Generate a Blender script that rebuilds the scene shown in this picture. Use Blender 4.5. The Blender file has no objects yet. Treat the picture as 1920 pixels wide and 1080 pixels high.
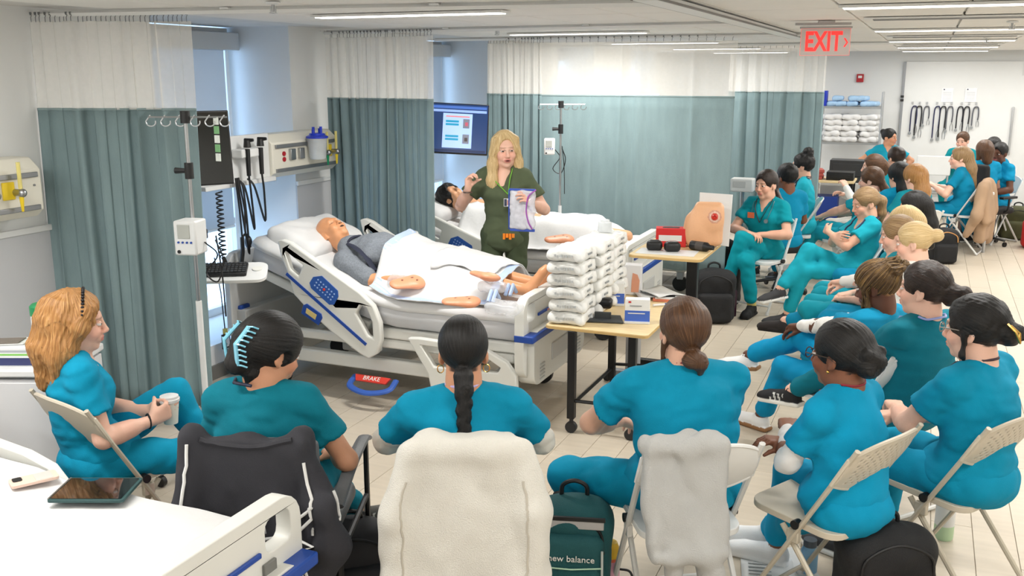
import bpy, math, random
import numpy as np
from mathutils import Vector, Matrix
from math import sin, cos, pi, radians as rad, atan2, sqrt, hypot
random.seed(7)
SC = bpy.context.scene
COL = SC.collection
# ------------------------------------------------------------------ camera
H = 2.1                      # lens height
FPX = 1800.0                 # focal length in pixels of a 1920 wide frame
PITCH = math.atan(404 / FPX)
YAW = math.atan(787 / hypot(FPX, 404))
cam_d = bpy.data.cameras.new('camera')
cam_d.sensor_width = 36.0
cam_d.lens = 36.0 * FPX / 1920
cam_d.clip_start = 0.05
cam = bpy.data.objects.new('camera', cam_d)
cam.location = (0, 0, H)
cam.rotation_euler = (pi / 2 - PITCH, 0, YAW)
COL.objects.link(cam)
SC.camera = cam
# ------------------------------------------------------------------ world, exposure
w = bpy.data.worlds.new('daylight')
SC.world = w
w.use_nodes = True
bg = w.node_tree.nodes['Background']
bg.inputs[0].default_value = (0.42, 0.66, 1.0, 1)
bg.inputs[1].default_value = 5.0
SC.view_settings.view_transform = 'Standard'
SC.view_settings.look = 'None'
SC.view_settings.exposure = 0.0
SC.view_settings.gamma = 1.0
SC.view_settings.use_curve_mapping = False
CEIL = 2.42
def area(name, x, y, sx, sy, power, z=CEIL - .03, col=(1, .985, .95)):
    l = bpy.data.lights.new(name, 'AREA')
    l.shape = 'RECTANGLE'; l.size = sx; l.size_y = sy
    l.energy = power; l.color = col
    o = bpy.data.objects.new(name, l)
    o.location = (x, y, z)
    COL.objects.link(o)
    return o
LAMPS = [(-2.69, y) for y in (-0.9, 1.95, 4.83, 7.65, 10.5, 13.3, 16.0)] + \
        [(0.15, y) for y in (-0.9, 2.1, 5.15, 8.1, 10.9, 13.6, 16.0)] + [(1.95, y) for y in (2.1, 5.15, 8.1, 10.9, 13.6, 16.0)] + [(-3.7, y) for y in (.4, 2.0)]  # the last, leftmost row is unseen, added to brighten the left wall
LAMP_POWER = 32
for (x, y) in LAMPS:
    area('lamp_light', x, y, 1.1, .10, LAMP_POWER * (  .7 if y > 15 else .45 if x < -3 else .7 if y < 3 else 1))
_fl = area('added_bounce_fill', .25, -.35, .35, .25, 12, z=1.95)      # added unseen flash-like fill beside the camera, bounced up to brighten the ceiling
_fl.rotation_euler = (pi - .35, 0, 0)

# ------------------------------------------------------------------ measuring: a point on a known plane seen at a photo pixel
_fw = Vector((-sin(YAW) * cos(PITCH), cos(YAW) * cos(PITCH), -sin(PITCH)))
_rt = Vector((cos(YAW), sin(YAW), 0))
_up = _rt.cross(_fw)
def _ray(px, py):
    return _fw + _rt * ((px - 960) / FPX) - _up * ((py - 540) / FPX)
def onz(px, py, z=0.0):
    d = _ray(px, py); t = (z - H) / d.z
    return Vector((0, 0, H)) + d * t
def ony(px, py, y):
    d = _ray(px, py); t = y / d.y
    return Vector((0, 0, H)) + d * t
def onx(px, py, x):
    d = _ray(px, py); t = x / d.x
    return Vector((0, 0, H)) + d * t

# ------------------------------------------------------------------ materials
def lin(c):
    return tuple(((v / 255) / 12.92 if v / 255 <= .04045 else ((v / 255 + .055) / 1.055) ** 2.4) for v in c)
_M = {}
def mat(name, rgb, rough=.5, metal=0.0, var=.06, vscale=6.0, bump=0.0, bscale=60.0, coat=0.0, trans=0.0, alpha=1.0, emit=0.0,
        stretch=(1, 1, 1), rand=0.0, spec=.5):
    if name in _M: return _M[name]
    m = bpy.data.materials.new(name); m.use_nodes = True
    nt = m.node_tree; N = nt.nodes; L = nt.links
    b = N['Principled BSDF']
    c = lin(rgb)
    tc = N.new('ShaderNodeTexCoord'); mp = N.new('ShaderNodeMapping'); mp.inputs['Scale'].default_value = stretch
    L.new(tc.outputs['Object'], mp.inputs['Vector'])
    if var or rand:
        nz = N.new('ShaderNodeTexNoise'); nz.inputs['Scale'].default_value = vscale; nz.inputs['Detail'].default_value = 4
        L.new(mp.outputs[0], nz.inputs['Vector'])
        mr = N.new('ShaderNodeMapRange'); mr.inputs[1].default_value = .3; mr.inputs[2].default_value = .7
        mr.inputs[3].default_value = 1 - var; mr.inputs[4].default_value = 1 + var
        L.new(nz.outputs['Fac'], mr.inputs[0])
        hs = N.new('ShaderNodeHueSaturation'); hs.inputs['Color'].default_value = (*c, 1)
        if rand:
            oi = N.new('ShaderNodeObjectInfo'); m2 = N.new('ShaderNodeMapRange')
            m2.inputs[3].default_value = 1 - rand; m2.inputs[4].default_value = 1 + rand
            L.new(oi.outputs['Random'], m2.inputs[0])
            mm = N.new('ShaderNodeMath'); mm.operation = 'MULTIPLY'
            L.new(mr.outputs[0], mm.inputs[0]); L.new(m2.outputs[0], mm.inputs[1])
            L.new(mm.outputs[0], hs.inputs['Value'])
        else:
            L.new(mr.outputs[0], hs.inputs['Value'])
        L.new(hs.outputs[0], b.inputs['Base Color'])
    else:
        b.inputs['Base Color'].default_value = (*c, 1)
    if bump:
        n2 = N.new('ShaderNodeTexNoise'); n2.inputs['Scale'].default_value = bscale; n2.inputs['Detail'].default_value = 5
        L.new(mp.outputs[0], n2.inputs['Vector'])
        bp = N.new('ShaderNodeBump'); bp.inputs['Strength'].default_value = bump; bp.inputs['Distance'].default_value = .01
        L.new(n2.outputs['Fac'], bp.inputs['Height']); L.new(bp.outputs[0], b.inputs['Normal'])
    b.inputs['Roughness'].default_value = rough
    b.inputs['Metallic'].default_value = metal
    b.inputs['Specular IOR Level'].default_value = spec
    b.inputs['Coat Weight'].default_value = coat
    b.inputs['Transmission Weight'].default_value = trans
    b.inputs['Alpha'].default_value = alpha
    if emit:
        b.inputs['Emission Color'].default_value = (*c, 1); b.inputs['Emission Strength'].default_value = emit
    _M[name] = m
    return m
def attr_mat(name, rough=.5, bump=0.0, bscale=200.0, sub=0.0, spec=.5, var=.04):
    """colour from the mesh's own colour layer, with fine noise"""
    if name in _M: return _M[name]
    m = bpy.data.materials.new(name); m.use_nodes = True
    nt = m.node_tree; N = nt.nodes; L = nt.links; b = N['Principled BSDF']
    at = N.new('ShaderNodeAttribute'); at.attribute_name = 'Col'
    tc = N.new('ShaderNodeTexCoord'); nz = N.new('ShaderNodeTexNoise'); nz.inputs['Scale'].default_value = bscale; nz.inputs['Detail'].default_value = 4
    L.new(tc.outputs['Object'], nz.inputs['Vector'])
    mr = N.new('ShaderNodeMapRange'); mr.inputs[3].default_value = 1 - var; mr.inputs[4].default_value = 1 + var
    L.new(nz.outputs['Fac'], mr.inputs[0])
    hs = N.new('ShaderNodeHueSaturation'); L.new(at.outputs['Color'], hs.inputs['Color']); L.new(mr.outputs[0], hs.inputs['Value'])
    L.new(hs.outputs[0], b.inputs['Base Color'])
    if bump:
        bp = N.new('ShaderNodeBump'); bp.inputs['Strength'].default_value = bump; bp.inputs['Distance'].default_value = .004
        L.new(nz.outputs['Fac'], bp.inputs['Height']); L.new(bp.outputs[0], b.inputs['Normal'])
    b.inputs['Roughness'].default_value = rough; b.inputs['Specular IOR Level'].default_value = spec
    if sub:
        b.inputs['Subsurface Weight'].default_value = sub; b.inputs['Subsurface Radius'].default_value = (.012, .005, .003)
    _M[name] = m
    return m
def hair_mat(name, dark, base, light, rough=.38, rootc=None):
    if name in _M: return _M[name]
    m = bpy.data.materials.new(name); m.use_nodes = True
    nt = m.node_tree; N = nt.nodes; L = nt.links; b = N['Principled BSDF']
    at = N.new('ShaderNodeAttribute'); at.attribute_name = 'huv'
    mp = N.new('ShaderNodeMapping'); mp.inputs['Scale'].default_value = (330, 9, 1)
    L.new(at.outputs['Vector'], mp.inputs['Vector'])
    nz = N.new('ShaderNodeTexNoise'); nz.inputs['Scale'].default_value = 1; nz.inputs['Detail'].default_value = 5; nz.inputs['Roughness'].default_value = .65
    L.new(mp.outputs[0], nz.inputs['Vector'])
    cr = N.new('ShaderNodeValToRGB')
    cr.color_ramp.elements[0].position = .30; cr.color_ramp.elements[0].color = (*lin(dark), 1)
    cr.color_ramp.elements[1].position = .72; cr.color_ramp.elements[1].color = (*lin(light), 1)
    e = cr.color_ramp.elements.new(.5); e.color = (*lin(base), 1)
    L.new(nz.outputs['Fac'], cr.inputs[0]); L.new(cr.outputs[0], b.inputs['Base Color'])
    bp = N.new('ShaderNodeBump'); bp.inputs['Strength'].default_value = .6; bp.inputs['Distance'].default_value = .004
    L.new(nz.outputs['Fac'], bp.inputs['Height']); L.new(bp.outputs[0], b.inputs['Normal'])
    b.inputs['Roughness'].default_value = rough; b.inputs['Specular IOR Level'].default_value = .4
    _M[name] = m
    return m
def cloth(name, rgb, rough=.85, var=.05):
    return mat(name, rgb, rough, var=var, vscale=9, bump=.25, bscale=420, spec=.25)

# ------------------------------------------------------------------ objects
def prop(o, label=None, cat=None, group=None, kind=None):
    if label: o['label'] = label
    if cat: o['category'] = cat
    if group: o['group'] = group
    if kind: o['kind'] = kind
    return o
def thing(name, label, cat, loc=(0, 0, 0), rz=0.0, group=None):
    o = bpy.data.objects.new(name, None); COL.objects.link(o)
    o.empty_display_size = .1
    o.location = loc; o.rotation_euler = (0, 0, rz)
    return prop(o, label, cat, group)
def dup(o, loc=None, rz=None, label=None, parent=None):
    c = o.copy(); COL.objects.link(c)
    if parent: c.parent = parent
    if loc is not None: c.location = loc
    if rz is not None: c.rotation_euler = (0, 0, rz)
    if label: c['label'] = label
    for ch in list(o.children): dup(ch, parent=c)
    return c
def frame(d, upv=(0, 0, 1)):
    d = Vector(d).normalized(); u = Vector(upv)
    if abs(d.dot(u.normalized())) > .98: u = Vector((1, 0, 0))
    s = d.cross(u).normalized(); n = s.cross(d)
    return s, n, d
def rotz(a): return Matrix.Rotation(a, 3, 'Z')
class MB:
    def __init__(s): s.v = []; s.f = []; s.m = []; s.T = None
    def add(s, V, Fc, m=0):
        o = len(s.v)
        s.v += [tuple(s.T @ Vector(p)) for p in V] if s.T is not None else [tuple(p) for p in V]
        s.f += [tuple(i + o for i in q) for q in Fc]; s.m += [m] * len(Fc)
        return s
    def box(s, c, d, R=None, m=0):
        x, y, z = d[0] / 2, d[1] / 2, d[2] / 2
        V = [Vector((a * x, b * y, e * z)) for e in (-1, 1) for a, b in ((-1, -1), (1, -1), (1, 1), (-1, 1))]
        if R is not None: V = [R @ p for p in V]
        V = [p + Vector(c) for p in V]
        return s.add(V, [(3, 2, 1, 0), (4, 5, 6, 7), (0, 1, 5, 4), (1, 2, 6, 5), (2, 3, 7, 6), (3, 0, 4, 7)], m)
    def tube(s, pts, r, n=8, m=0, closed=False, flat=1.0, upv=(0, 0, 1), caps=True):
        P = [Vector(p) for p in pts]; k = len(P); rings = []
        up = Vector(upv)
        for i, p in enumerate(P):
            if closed: d = P[(i + 1) % k] - P[i - 1]
            else: d = P[min(i + 1, k - 1)] - P[max(i - 1, 0)]
            if d.length < 1e-9: d = Vector((0, 0, 1))
            d.normalize()
            if abs(d.dot(up)) > .95:
                a = Vector((1, 0, 0)) if abs(d.x) < .9 else Vector((0, 1, 0))
            else: a = up
            if i: a = n0 if abs(n0.dot(d)) < .95 else a
            sv = d.cross(a).normalized(); n0 = sv.cross(d).normalized()
            ri = r[i] if hasattr(r, '__len__') else r
            rings.append([p + (sv * cos(2 * pi * j / n) + n0 * sin(2 * pi * j / n) * flat) * ri for j in range(n)])
        V = [q for rg in rings for q in rg]; Fc = []
        for i in range(k if closed else k - 1):
            a = i * n; b = ((i + 1) % k) * n
            for j in range(n):
                Fc.append((a + j, a + (j + 1) % n, b + (j + 1) % n, b + j))
        if not closed and caps:
            Fc.append(tuple(range(n))[::-1]); Fc.append(tuple((k - 1) * n + j for j in range(n)))
        return s.add(V, Fc, m)
    def cyl(s, a, b, r0, r1=None, n=14, m=0):
        return s.tube([a, b], [r0, r0 if r1 is None else r1], n, m)
    def lathe(s, prof, c=(0, 0, 0), n=20, m=0, R=None):
        V = []; Fc = []
        for r, z in prof:
            for j in range(n):
                p = Vector((r * cos(2 * pi * j / n), r * sin(2 * pi * j / n), z))
                V.append((R @ p if R is not None else p) + Vector(c))
        for i in range(len(prof) - 1):
            for j in range(n):
                Fc.append((i * n + j, i * n + (j + 1) % n, (i + 1) * n + (j + 1) % n, (i + 1) * n + j))
        Fc.append(tuple(range(n))[::-1]); Fc.append(tuple((len(prof) - 1) * n + j for j in range(n)))
        return s.add(V, Fc, m)
    def prism(s, poly, t, o=(0, 0, 0), U=(1, 0, 0), W=(0, 0, 1), m=0, holes=()):
        """outline (u,w) in the plane U,W through o, thickness t centred along the normal; holes bridged in"""
        U = Vector(U); W = Vector(W); Nn = U.cross(W).normalized(); o = Vector(o)
        poly = list(poly)
        def ar(p): return sum(p[i - 1][0] * p[i][1] - p[i][0] * p[i - 1][1] for i in range(len(p)))
        if ar(poly) < 0: poly = poly[::-1]
        from mathutils.geometry import tessellate_polygon
        loops = [poly] + [list(h) for h in holes]
        flat_ = [p for lp in loops for p in lp]
        tris = tessellate_polygon([[Vector((p[0], p[1], 0)) for p in lp] for lp in loops])
        k = len(flat_)
        V = [o + U * p[0] + W * p[1] + Nn * (t / 2) for p in flat_] + [o + U * p[0] + W * p[1] - Nn * (t / 2) for p in flat_]
        Fc = []
        for a, b, c in tris:
            A, B, C_ = flat_[a], flat_[b], flat_[c]
            if (B[0] - A[0]) * (C_[1] - A[1]) - (B[1] - A[1]) * (C_[0] - A[0]) < 0: a, c = c, a
            Fc += [(a, b, c), (c + k, b + k, a + k)]
        off = 0
        for lp in loops:
            n = len(lp); pos = ar(lp) > 0
            outer = lp is loops[0]
            for i in range(n):
                a = off + i; b = off + (i + 1) % n
                q = (a, a + k, b + k, b)
                Fc.append(q if (pos == outer) else q[::-1])
            off += n
        return s.add(V, Fc, m)
    def sphere(s, c, r, nu=14, nv=9, m=0, R=None):
        r = r if hasattr(r, '__len__') else (r, r, r); V = []; Fc = []
        for i in range(nv + 1):
            t = pi * i / nv
            for j in range(nu):
                p = Vector((r[0] * sin(t) * cos(2 * pi * j / nu), r[1] * sin(t) * sin(2 * pi * j / nu), r[2] * cos(t)))
                V.append((R @ p if R is not None else p) + Vector(c))
        for i in range(nv):
            for j in range(nu):
                Fc.append((i * nu + j, (i + 1) * nu + j, (i + 1) * nu + (j + 1) % nu, i * nu + (j + 1) % nu))
        return s.add(V, Fc, m)
    def grid(s, fn, nu, nv, m=0, skip=None):
        V = [fn(i / nu, j / nv) for j in range(nv + 1) for i in range(nu + 1)]; Fc = []
        for j in range(nv):
            for i in range(nu):
                if skip and skip(i, j): continue
                a = j * (nu + 1) + i
                Fc.append((a, a + 1, a + nu + 2, a + nu + 1))
        return s.add(V, Fc, m)
    def loft(s, rings, m=0, caps=True):
        n = len(rings[0]); V = [p for r in rings for p in r]; Fc = []
        for i in range(len(rings) - 1):
            for j in range(n):
                Fc.append((i * n + j, i * n + (j + 1) % n, (i + 1) * n + (j + 1) % n, (i + 1) * n + j))
        if caps:
            Fc.append(tuple(range(n))[::-1]); Fc.append(tuple((len(rings) - 1) * n + j for j in range(n)))
        return s.add(V, Fc, m)
    def build(s, name, mats, parent=None, loc=(0, 0, 0), rz=0.0, bevel=0.0, seg=2, sharp=35, solid=0.0, sub=0):
        me = bpy.data.meshes.new(name)
        me.from_pydata(s.v, [], s.f)
        mats = mats if isinstance(mats, (list, tuple)) else [mats]
        for q in mats: me.materials.append(q)
        if len(mats) > 1: me.polygons.foreach_set('material_index', s.m)
        me.polygons.foreach_set('use_smooth', [True] * len(me.polygons))
        me.set_sharp_from_angle(angle=rad(sharp))
        me.update()
        o = bpy.data.objects.new(name, me); COL.objects.link(o)
        o.location = loc; o.rotation_euler = (0, 0, rz)
        if parent: o.parent = parent
        if solid:
            d = o.modifiers.new('thick', 'SOLIDIFY'); d.thickness = solid; d.offset = 0
        if bevel:
            d = o.modifiers.new('edge', 'BEVEL'); d.width = bevel; d.segments = seg; d.limit_method = 'ANGLE'; d.angle_limit = rad(38)
            d.harden_normals = False
        if sub:
            d = o.modifiers.new('smooth', 'SUBSURF'); d.levels = sub; d.render_levels = sub
        return o
def text(name, body, size, M4, material, parent=None, extrude=.0008, align='CENTER', bold=0.0):
    cu = bpy.data.curves.new(name, 'FONT'); cu.body = body; cu.size = size; cu.extrude = extrude
    cu.offset = bold; cu.align_x = align; cu.align_y = 'CENTER'; cu.resolution_u = 3
    cu.materials.append(material)
    o = bpy.data.objects.new(name, cu); COL.objects.link(o)
    if parent: o.parent = parent
    o.matrix_local = M4
    return o
def m4(o, x, y):
    """matrix whose x runs along x, y along y"""
    x = Vector(x).normalized(); y = Vector(y).normalized(); z = x.cross(y)
    M = Matrix((x, y, z)).transposed().to_4x4(); M.translation = Vector(o)
    return M
def rrect(w_, h_, r, n=4, c=(0, 0)):
    P = []
    for cx, cy, a0 in ((w_ / 2 - r, h_ / 2 - r, 0), (-w_ / 2 + r, h_ / 2 - r, 90), (-w_ / 2 + r, -h_ / 2 + r, 180), (w_ / 2 - r, -h_ / 2 + r, 270)):
        for i in range(n + 1):
            a = rad(a0 + 90 * i / n); P.append((c[0] + cx + r * cos(a), c[1] + cy + r * sin(a)))
    return P
def arc(a, b, sag, n=10):
    a = Vector(a); b = Vector(b)
    return [a.lerp(b, t / n) + Vector((0, 0, -sag * 4 * (t / n) * (1 - t / n))) for t in range(n + 1)]
def spline(pts, n=6):
    """Catmull-Rom through the points"""
    P = [Vector(p) for p in pts]; P = [P[0] * 2 - P[1]] + P + [P[-1] * 2 - P[-2]]; out = []
    for i in range(1, len(P) - 2):
        for k in range(n):
            t = k / n; a, b, c, d = P[i - 1:i + 3]
            out.append(.5 * ((2 * b) + (c - a) * t + (2 * a - 5 * b + 4 * c - d) * t * t + (3 * b - a - 3 * c + d) * t ** 3))
    out.append(P[-2]); return out

# ------------------------------------------------------------------ implicit surfaces: smooth blended solids meshed by surface nets
def _bb(pts, rs):
    p = np.array(pts, float); r = np.array(rs, float)[:, None]
    return (p - r).min(0), (p + r).max(0)
def cone(a, b, ra, rb=None, k=.02, flat=None, op='u'):
    rb = ra if rb is None else rb
    a = np.array(a, float); b = np.array(b, float); ba = b - a; L2 = max(float(ba @ ba), 1e-9)
    fl = None
    if flat is not None:
        n_, s_ = flat; n_ = np.array(n_, float); n_ /= np.linalg.norm(n_); fl = (n_, s_)
    def d(X, Y, Z):
        px = X - a[0]; py = Y - a[1]; pz = Z - a[2]
        h = np.clip((px * ba[0] + py * ba[1] + pz * ba[2]) / L2, 0, 1)
        px = px - h * ba[0]; py = py - h * ba[1]; pz = pz - h * ba[2]
        if fl is not None:
            m_ = (px * fl[0][0] + py * fl[0][1] + pz * fl[0][2]) * (fl[1] - 1)
            px = px + fl[0][0] * m_; py = py + fl[0][1] * m_; pz = pz + fl[0][2] * m_
        return np.sqrt(px * px + py * py + pz * pz) - (ra + (rb - ra) * h)
    sc = 1 if flat is None else max(1, 1 / flat[1])
    return (op, d, k, _bb([a, b], [ra * sc, rb * sc]))
def ell(c, r, R=None, k=.02, op='u'):
    c = np.array(c, float); r = np.array(r, float) if hasattr(r, '__len__') else np.array([r] * 3, float)
    Rm = None if R is None else np.array(R, float)   # columns are the axes
    def d(X, Y, Z):
        x = X - c[0]; y = Y - c[1]; z = Z - c[2]
        if Rm is not None:
            x, y, z = (x * Rm[0, i] + y * Rm[1, i] + z * Rm[2, i] for i in range(3))
        k0 = np.sqrt((x / r[0]) ** 2 + (y / r[1]) ** 2 + (z / r[2]) ** 2)
        k1 = np.sqrt((x / r[0] ** 2) ** 2 + (y / r[1] ** 2) ** 2 + (z / r[2] ** 2) ** 2)
        return k0 * (k0 - 1) / np.maximum(k1, 1e-6)
    m_ = r.max()
    return (op, d, k, ((c - r, c + r) if R is None else (c - m_, c + m_)))
def rbox(c, half, rr, R=None, k=.02, op='u'):
    c = np.array(c, float); hf = np.array(half, float) - rr
    Rm = None if R is None else np.array(R, float)
    def d(X, Y, Z):
        x = X - c[0]; y = Y - c[1]; z = Z - c[2]
        if Rm is not None:
            x, y, z = (x * Rm[0, i] + y * Rm[1, i] + z * Rm[2, i] for i in range(3))
        qx = abs(x) - hf[0]; qy = abs(y) - hf[1]; qz = abs(z) - hf[2]
        o = np.sqrt(np.maximum(qx, 0) ** 2 + np.maximum(qy, 0) ** 2 + np.maximum(qz, 0) ** 2)
        return o + np.minimum(np.maximum(qx, np.maximum(qy, qz)), 0) - rr
    m_ = float(np.linalg.norm(half))
    return (op, d, k, ((c - np.array(half), c + np.array(half)) if R is None else (c - m_, c + m_)))
def plane(p, n, op='i', k=.006):
    """keeps the side the normal points away from"""
    p = np.array(p, float); n = np.array(n, float); n /= np.linalg.norm(n)
    def d(X, Y, Z): return (X - p[0]) * n[0] + (Y - p[1]) * n[1] + (Z - p[2]) * n[2]
    return (op, d, k, None)
def xf(p, R, c, s):
    """a solid given in a turned, shifted, scaled frame"""
    op, d, k, bb = p; R = np.array(R, float); c = np.array(c, float)
    cs = np.array([[bb[i][0], bb[j][1], bb[l][2]] for i in (0, 1) for j in (0, 1) for l in (0, 1)]) * s @ R.T + c
    def d2(X, Y, Z):
        x = X - c[0]; y = Y - c[1]; z = Z - c[2]
        return d((x * R[0, 0] + y * R[1, 0] + z * R[2, 0]) / s, (x * R[0, 1] + y * R[1, 1] + z * R[2, 1]) / s, (x * R[0, 2] + y * R[1, 2] + z * R[2, 2]) / s) * s
    return (op, d2, k * s, (cs.min(0), cs.max(0)))
def chain(pts, rs, k=.02, flat=None):
    return [cone(pts[i], pts[i + 1], rs[i], rs[i + 1], k, flat) for i in range(len(pts) - 1)]
def nets(prims, h, disp=None, pad=None):
    u = [p for p in prims if p[0] == 'u']
    pad = 3 * h + .012 if pad is None else pad
    lo = np.min([p[3][0] for p in u], 0) - pad; hi = np.max([p[3][1] for p in u], 0) + pad
    n = np.maximum(np.ceil((hi - lo) / h).astype(int) + 1, 4)
    ax = [(lo[i] + h * np.arange(n[i])).astype(np.float32) for i in range(3)]
    Fd = np.full(n, .5, np.float32)
    for op, d, k, bb in prims:
        if bb is None: sl = [slice(0, n[i]) for i in range(3)]
        else:
            mg = k + 2.5 * h
            sl = [slice(max(0, int((bb[0][i] - mg - lo[i]) / h)), min(n[i], int((bb[1][i] + mg - lo[i]) / h) + 2)) for i in range(3)]
            if any(q.stop <= q.start for q in sl): continue
        X = ax[0][sl[0]][:, None, None]; Y = ax[1][sl[1]][None, :, None]; Z = ax[2][sl[2]][None, None, :]
        v = d(X, Y, Z).astype(np.float32); f = Fd[tuple(sl)]
        if op == 'u':
            t = np.maximum(k - np.abs(f - v), 0) / max(k, 1e-6)
            r = np.minimum(f, v) - t * t * k * .25
        else:
            if op == 's': v = -v
            t = np.maximum(k - np.abs(f - v), 0) / max(k, 1e-6)
            r = np.maximum(f, v) + t * t * k * .25
        Fd[tuple(sl)] = np.broadcast_to(r, f.shape)
    if disp is not None:
        msk = np.argwhere(np.abs(Fd) < 4 * h + .01)
        if len(msk):
            P = np.stack([ax[i][msk[:, i]] for i in range(3)], 1)
            Fd[msk[:, 0], msk[:, 1], msk[:, 2]] += disp(P).astype(np.float32)
    S = Fd < 0
    c = np.zeros(n - 1, np.int8)
    for i in (0, 1):
        for j in (0, 1):
            for q in (0, 1):
                c += S[i:n[0] - 1 + i, j:n[1] - 1 + j, q:n[2] - 1 + q]
    act = (c > 0) & (c < 8)
    ids = np.full(n - 1, -1, np.int64); cells = np.argwhere(act); ids[act] = np.arange(len(cells))
    acc = np.zeros((len(cells), 3)); cnt = np.zeros(len(cells))
    cor = [np.array(q) for q in ((0, 0, 0), (1, 0, 0), (0, 1, 0), (1, 1, 0), (0, 0, 1), (1, 0, 1), (0, 1, 1), (1, 1, 1))]
    val = [Fd[cells[:, 0] + q[0], cells[:, 1] + q[1], cells[:, 2] + q[2]] for q in cor]
    for a in range(8):
        for e in (1, 2, 4):
            b = a | e
            if b == a: continue
            va, vb = val[a], val[b]; x = (va < 0) != (vb < 0)
            t = va / np.where(x, va - vb, 1)
            pt = cor[a][None, :] + t[:, None] * (cor[b] - cor[a])[None, :]
            acc[x] += pt[x]; cnt[x] += 1
    V = (cells + acc / np.maximum(cnt, 1)[:, None]) * h + lo
    Q = []
    for a in range(3):
        b, e = (a + 1) % 3, (a + 2) % 3
        sA = [slice(None)] * 3; sB = [slice(None)] * 3
        sA[a] = slice(0, n[a] - 1); sB[a] = slice(1, n[a])
        for q in (b, e):
            sA[q] = slice(1, n[q] - 1); sB[q] = slice(1, n[q] - 1)
        s0 = S[tuple(sA)]; s1 = S[tuple(sB)]
        for flip in (0, 1):
            ed = np.argwhere((s0 & ~s1) if not flip else (~s0 & s1))
            if not len(ed): continue
            base = ed.copy(); base[:, b] += 1; base[:, e] += 1
            def cid(db, de):
                g = base.copy(); g[:, b] -= db; g[:, e] -= de
                return ids[g[:, 0], g[:, 1], g[:, 2]]
            q4 = np.stack([cid(1, 1), cid(0, 1), cid(0, 0), cid(1, 0)], 1)
            Q.append(q4 if not flip else q4[:, ::-1])
    Q = np.concatenate(Q) if Q else np.zeros((0, 4), int)
    return V, Q[(Q >= 0).all(1)]
def waves(P, seed, fr, n=5):
    """smooth band-limited noise, fr = frequencies per axis"""
    r = np.random.RandomState(seed); out = np.zeros(len(P)); Pf = P * np.array(fr)
    Pf = Pf + .9 * np.sin(Pf[:, [1, 2, 0]] * .8 + r.rand(3) * 6)
    for i in range(n):
        dv = r.randn(3); dv /= np.linalg.norm(dv); f = 1 + .45 * i
        out += np.sin(Pf @ dv * f + r.rand() * 6.28) / (1 + .35 * i)
    return out / 2.2
def wrinkle(seed, amp=.004, fr=(26, 26, 26), amp2=.0015, fr2=(70, 70, 70)):
    def f(P):
        a = waves(P, seed, fr); return amp * (np.abs(a) - .5) * -1.3 + amp2 * waves(P, seed + 9, fr2)
    return f
def sdf_obj(name, parts, material, parent=None, col=None, huv=None, smooth=1):
    """parts: list of (V,Q); joined into one mesh"""
    Vs = []; Qs = []; o = 0
    for V, Q in parts:
        if smooth and len(V):
            for _ in range(smooth):
                ii = np.concatenate([Q[:, i] for i in range(4) for j in (1, 3)]); jj = np.concatenate([Q[:, (i + j) % 4] for i in range(4) for j in (1, 3)])
                ct = np.bincount(ii, minlength=len(V)); acc = np.stack([np.bincount(ii, V[jj, c], minlength=len(V)) for c in range(3)], 1)
                V = V * .5 + .5 * acc / np.maximum(ct, 1)[:, None]
        Vs.append(V); Qs.append(Q + o); o += len(V)
    V = np.concatenate(Vs); Q = np.concatenate(Qs)
    me = bpy.data.meshes.new(name)
    me.vertices.add(len(V)); me.vertices.foreach_set('co', V.astype(np.float32).ravel())
    me.loops.add(len(Q) * 4); me.loops.foreach_set('vertex_index', Q.astype(np.int32).ravel())
    me.polygons.add(len(Q)); me.polygons.foreach_set('loop_start', np.arange(0, len(Q) * 4, 4, dtype=np.int32))
    me.polygons.foreach_set('use_smooth', [True] * len(Q))
    me.update(calc_edges=True)
    if col is not None:
        C4 = np.ones((len(V), 4), np.float32); C4[:, :3] = col(V) if callable(col) else np.array(col)
        at = me.color_attributes.new('Col', 'FLOAT_COLOR', 'POINT'); at.data.foreach_set('color', C4.ravel())
    if huv is not None:
        at = me.attributes.new('huv', 'FLOAT_VECTOR', 'POINT'); at.data.foreach_set('vector', huv(V).astype(np.float32).ravel())
    me.materials.append(material)
    o = bpy.data.objects.new(name, me); COL.objects.link(o)
    if parent: o.parent = parent
    return o
# ------------------------------------------------------------------ people
SKIN = {'fair': (232, 186, 164), 'light': (226, 176, 150), 'tan': (206, 150, 118), 'brown': (128, 82, 60), 'dark': (98, 62, 46),
        'vinyl': (226, 164, 122)}
M_SKIN = attr_mat('skin', rough=.48, bump=.12, bscale=260, sub=.06, spec=.35)
M_EYE = attr_mat('eye_white_and_iris', rough=.15, var=0)
M_SHOE = attr_mat('shoe_fabric', rough=.75, bump=.25, bscale=300, spec=.3)
HAIRS = {
    'black': hair_mat('hair_black', (5, 4, 5), (12, 10, 10), (30, 25, 23), .46),
    'darkbrown': hair_mat('hair_darkbrown', (16, 10, 8), (34, 22, 16), (66, 44, 32)),
    'brown': hair_mat('hair_brown', (46, 28, 17), (82, 54, 34), (128, 92, 62)),
    'blond': hair_mat('hair_blond', (150, 118, 74), (206, 176, 124), (242, 222, 180), .42),
    'darkblond': hair_mat('hair_darkblond', (94, 70, 46), (144, 114, 78), (198, 170, 128), .42),
    'strawberry': hair_mat('hair_strawberry', (108, 70, 34), (168, 118, 66), (216, 174, 116), .42),
    'braids': hair_mat('hair_braids', (26, 18, 12), (74, 52, 28), (190, 150, 84), .5),
}
HSC = 1.06
def nv(*a): return np.array(a, float)
def unit(v):
    v = np.array(v, float); return v / max(np.linalg.norm(v), 1e-9)
def rx(a): return np.array([[1, 0, 0], [0, cos(a), -sin(a)], [0, sin(a), cos(a)]])
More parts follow.
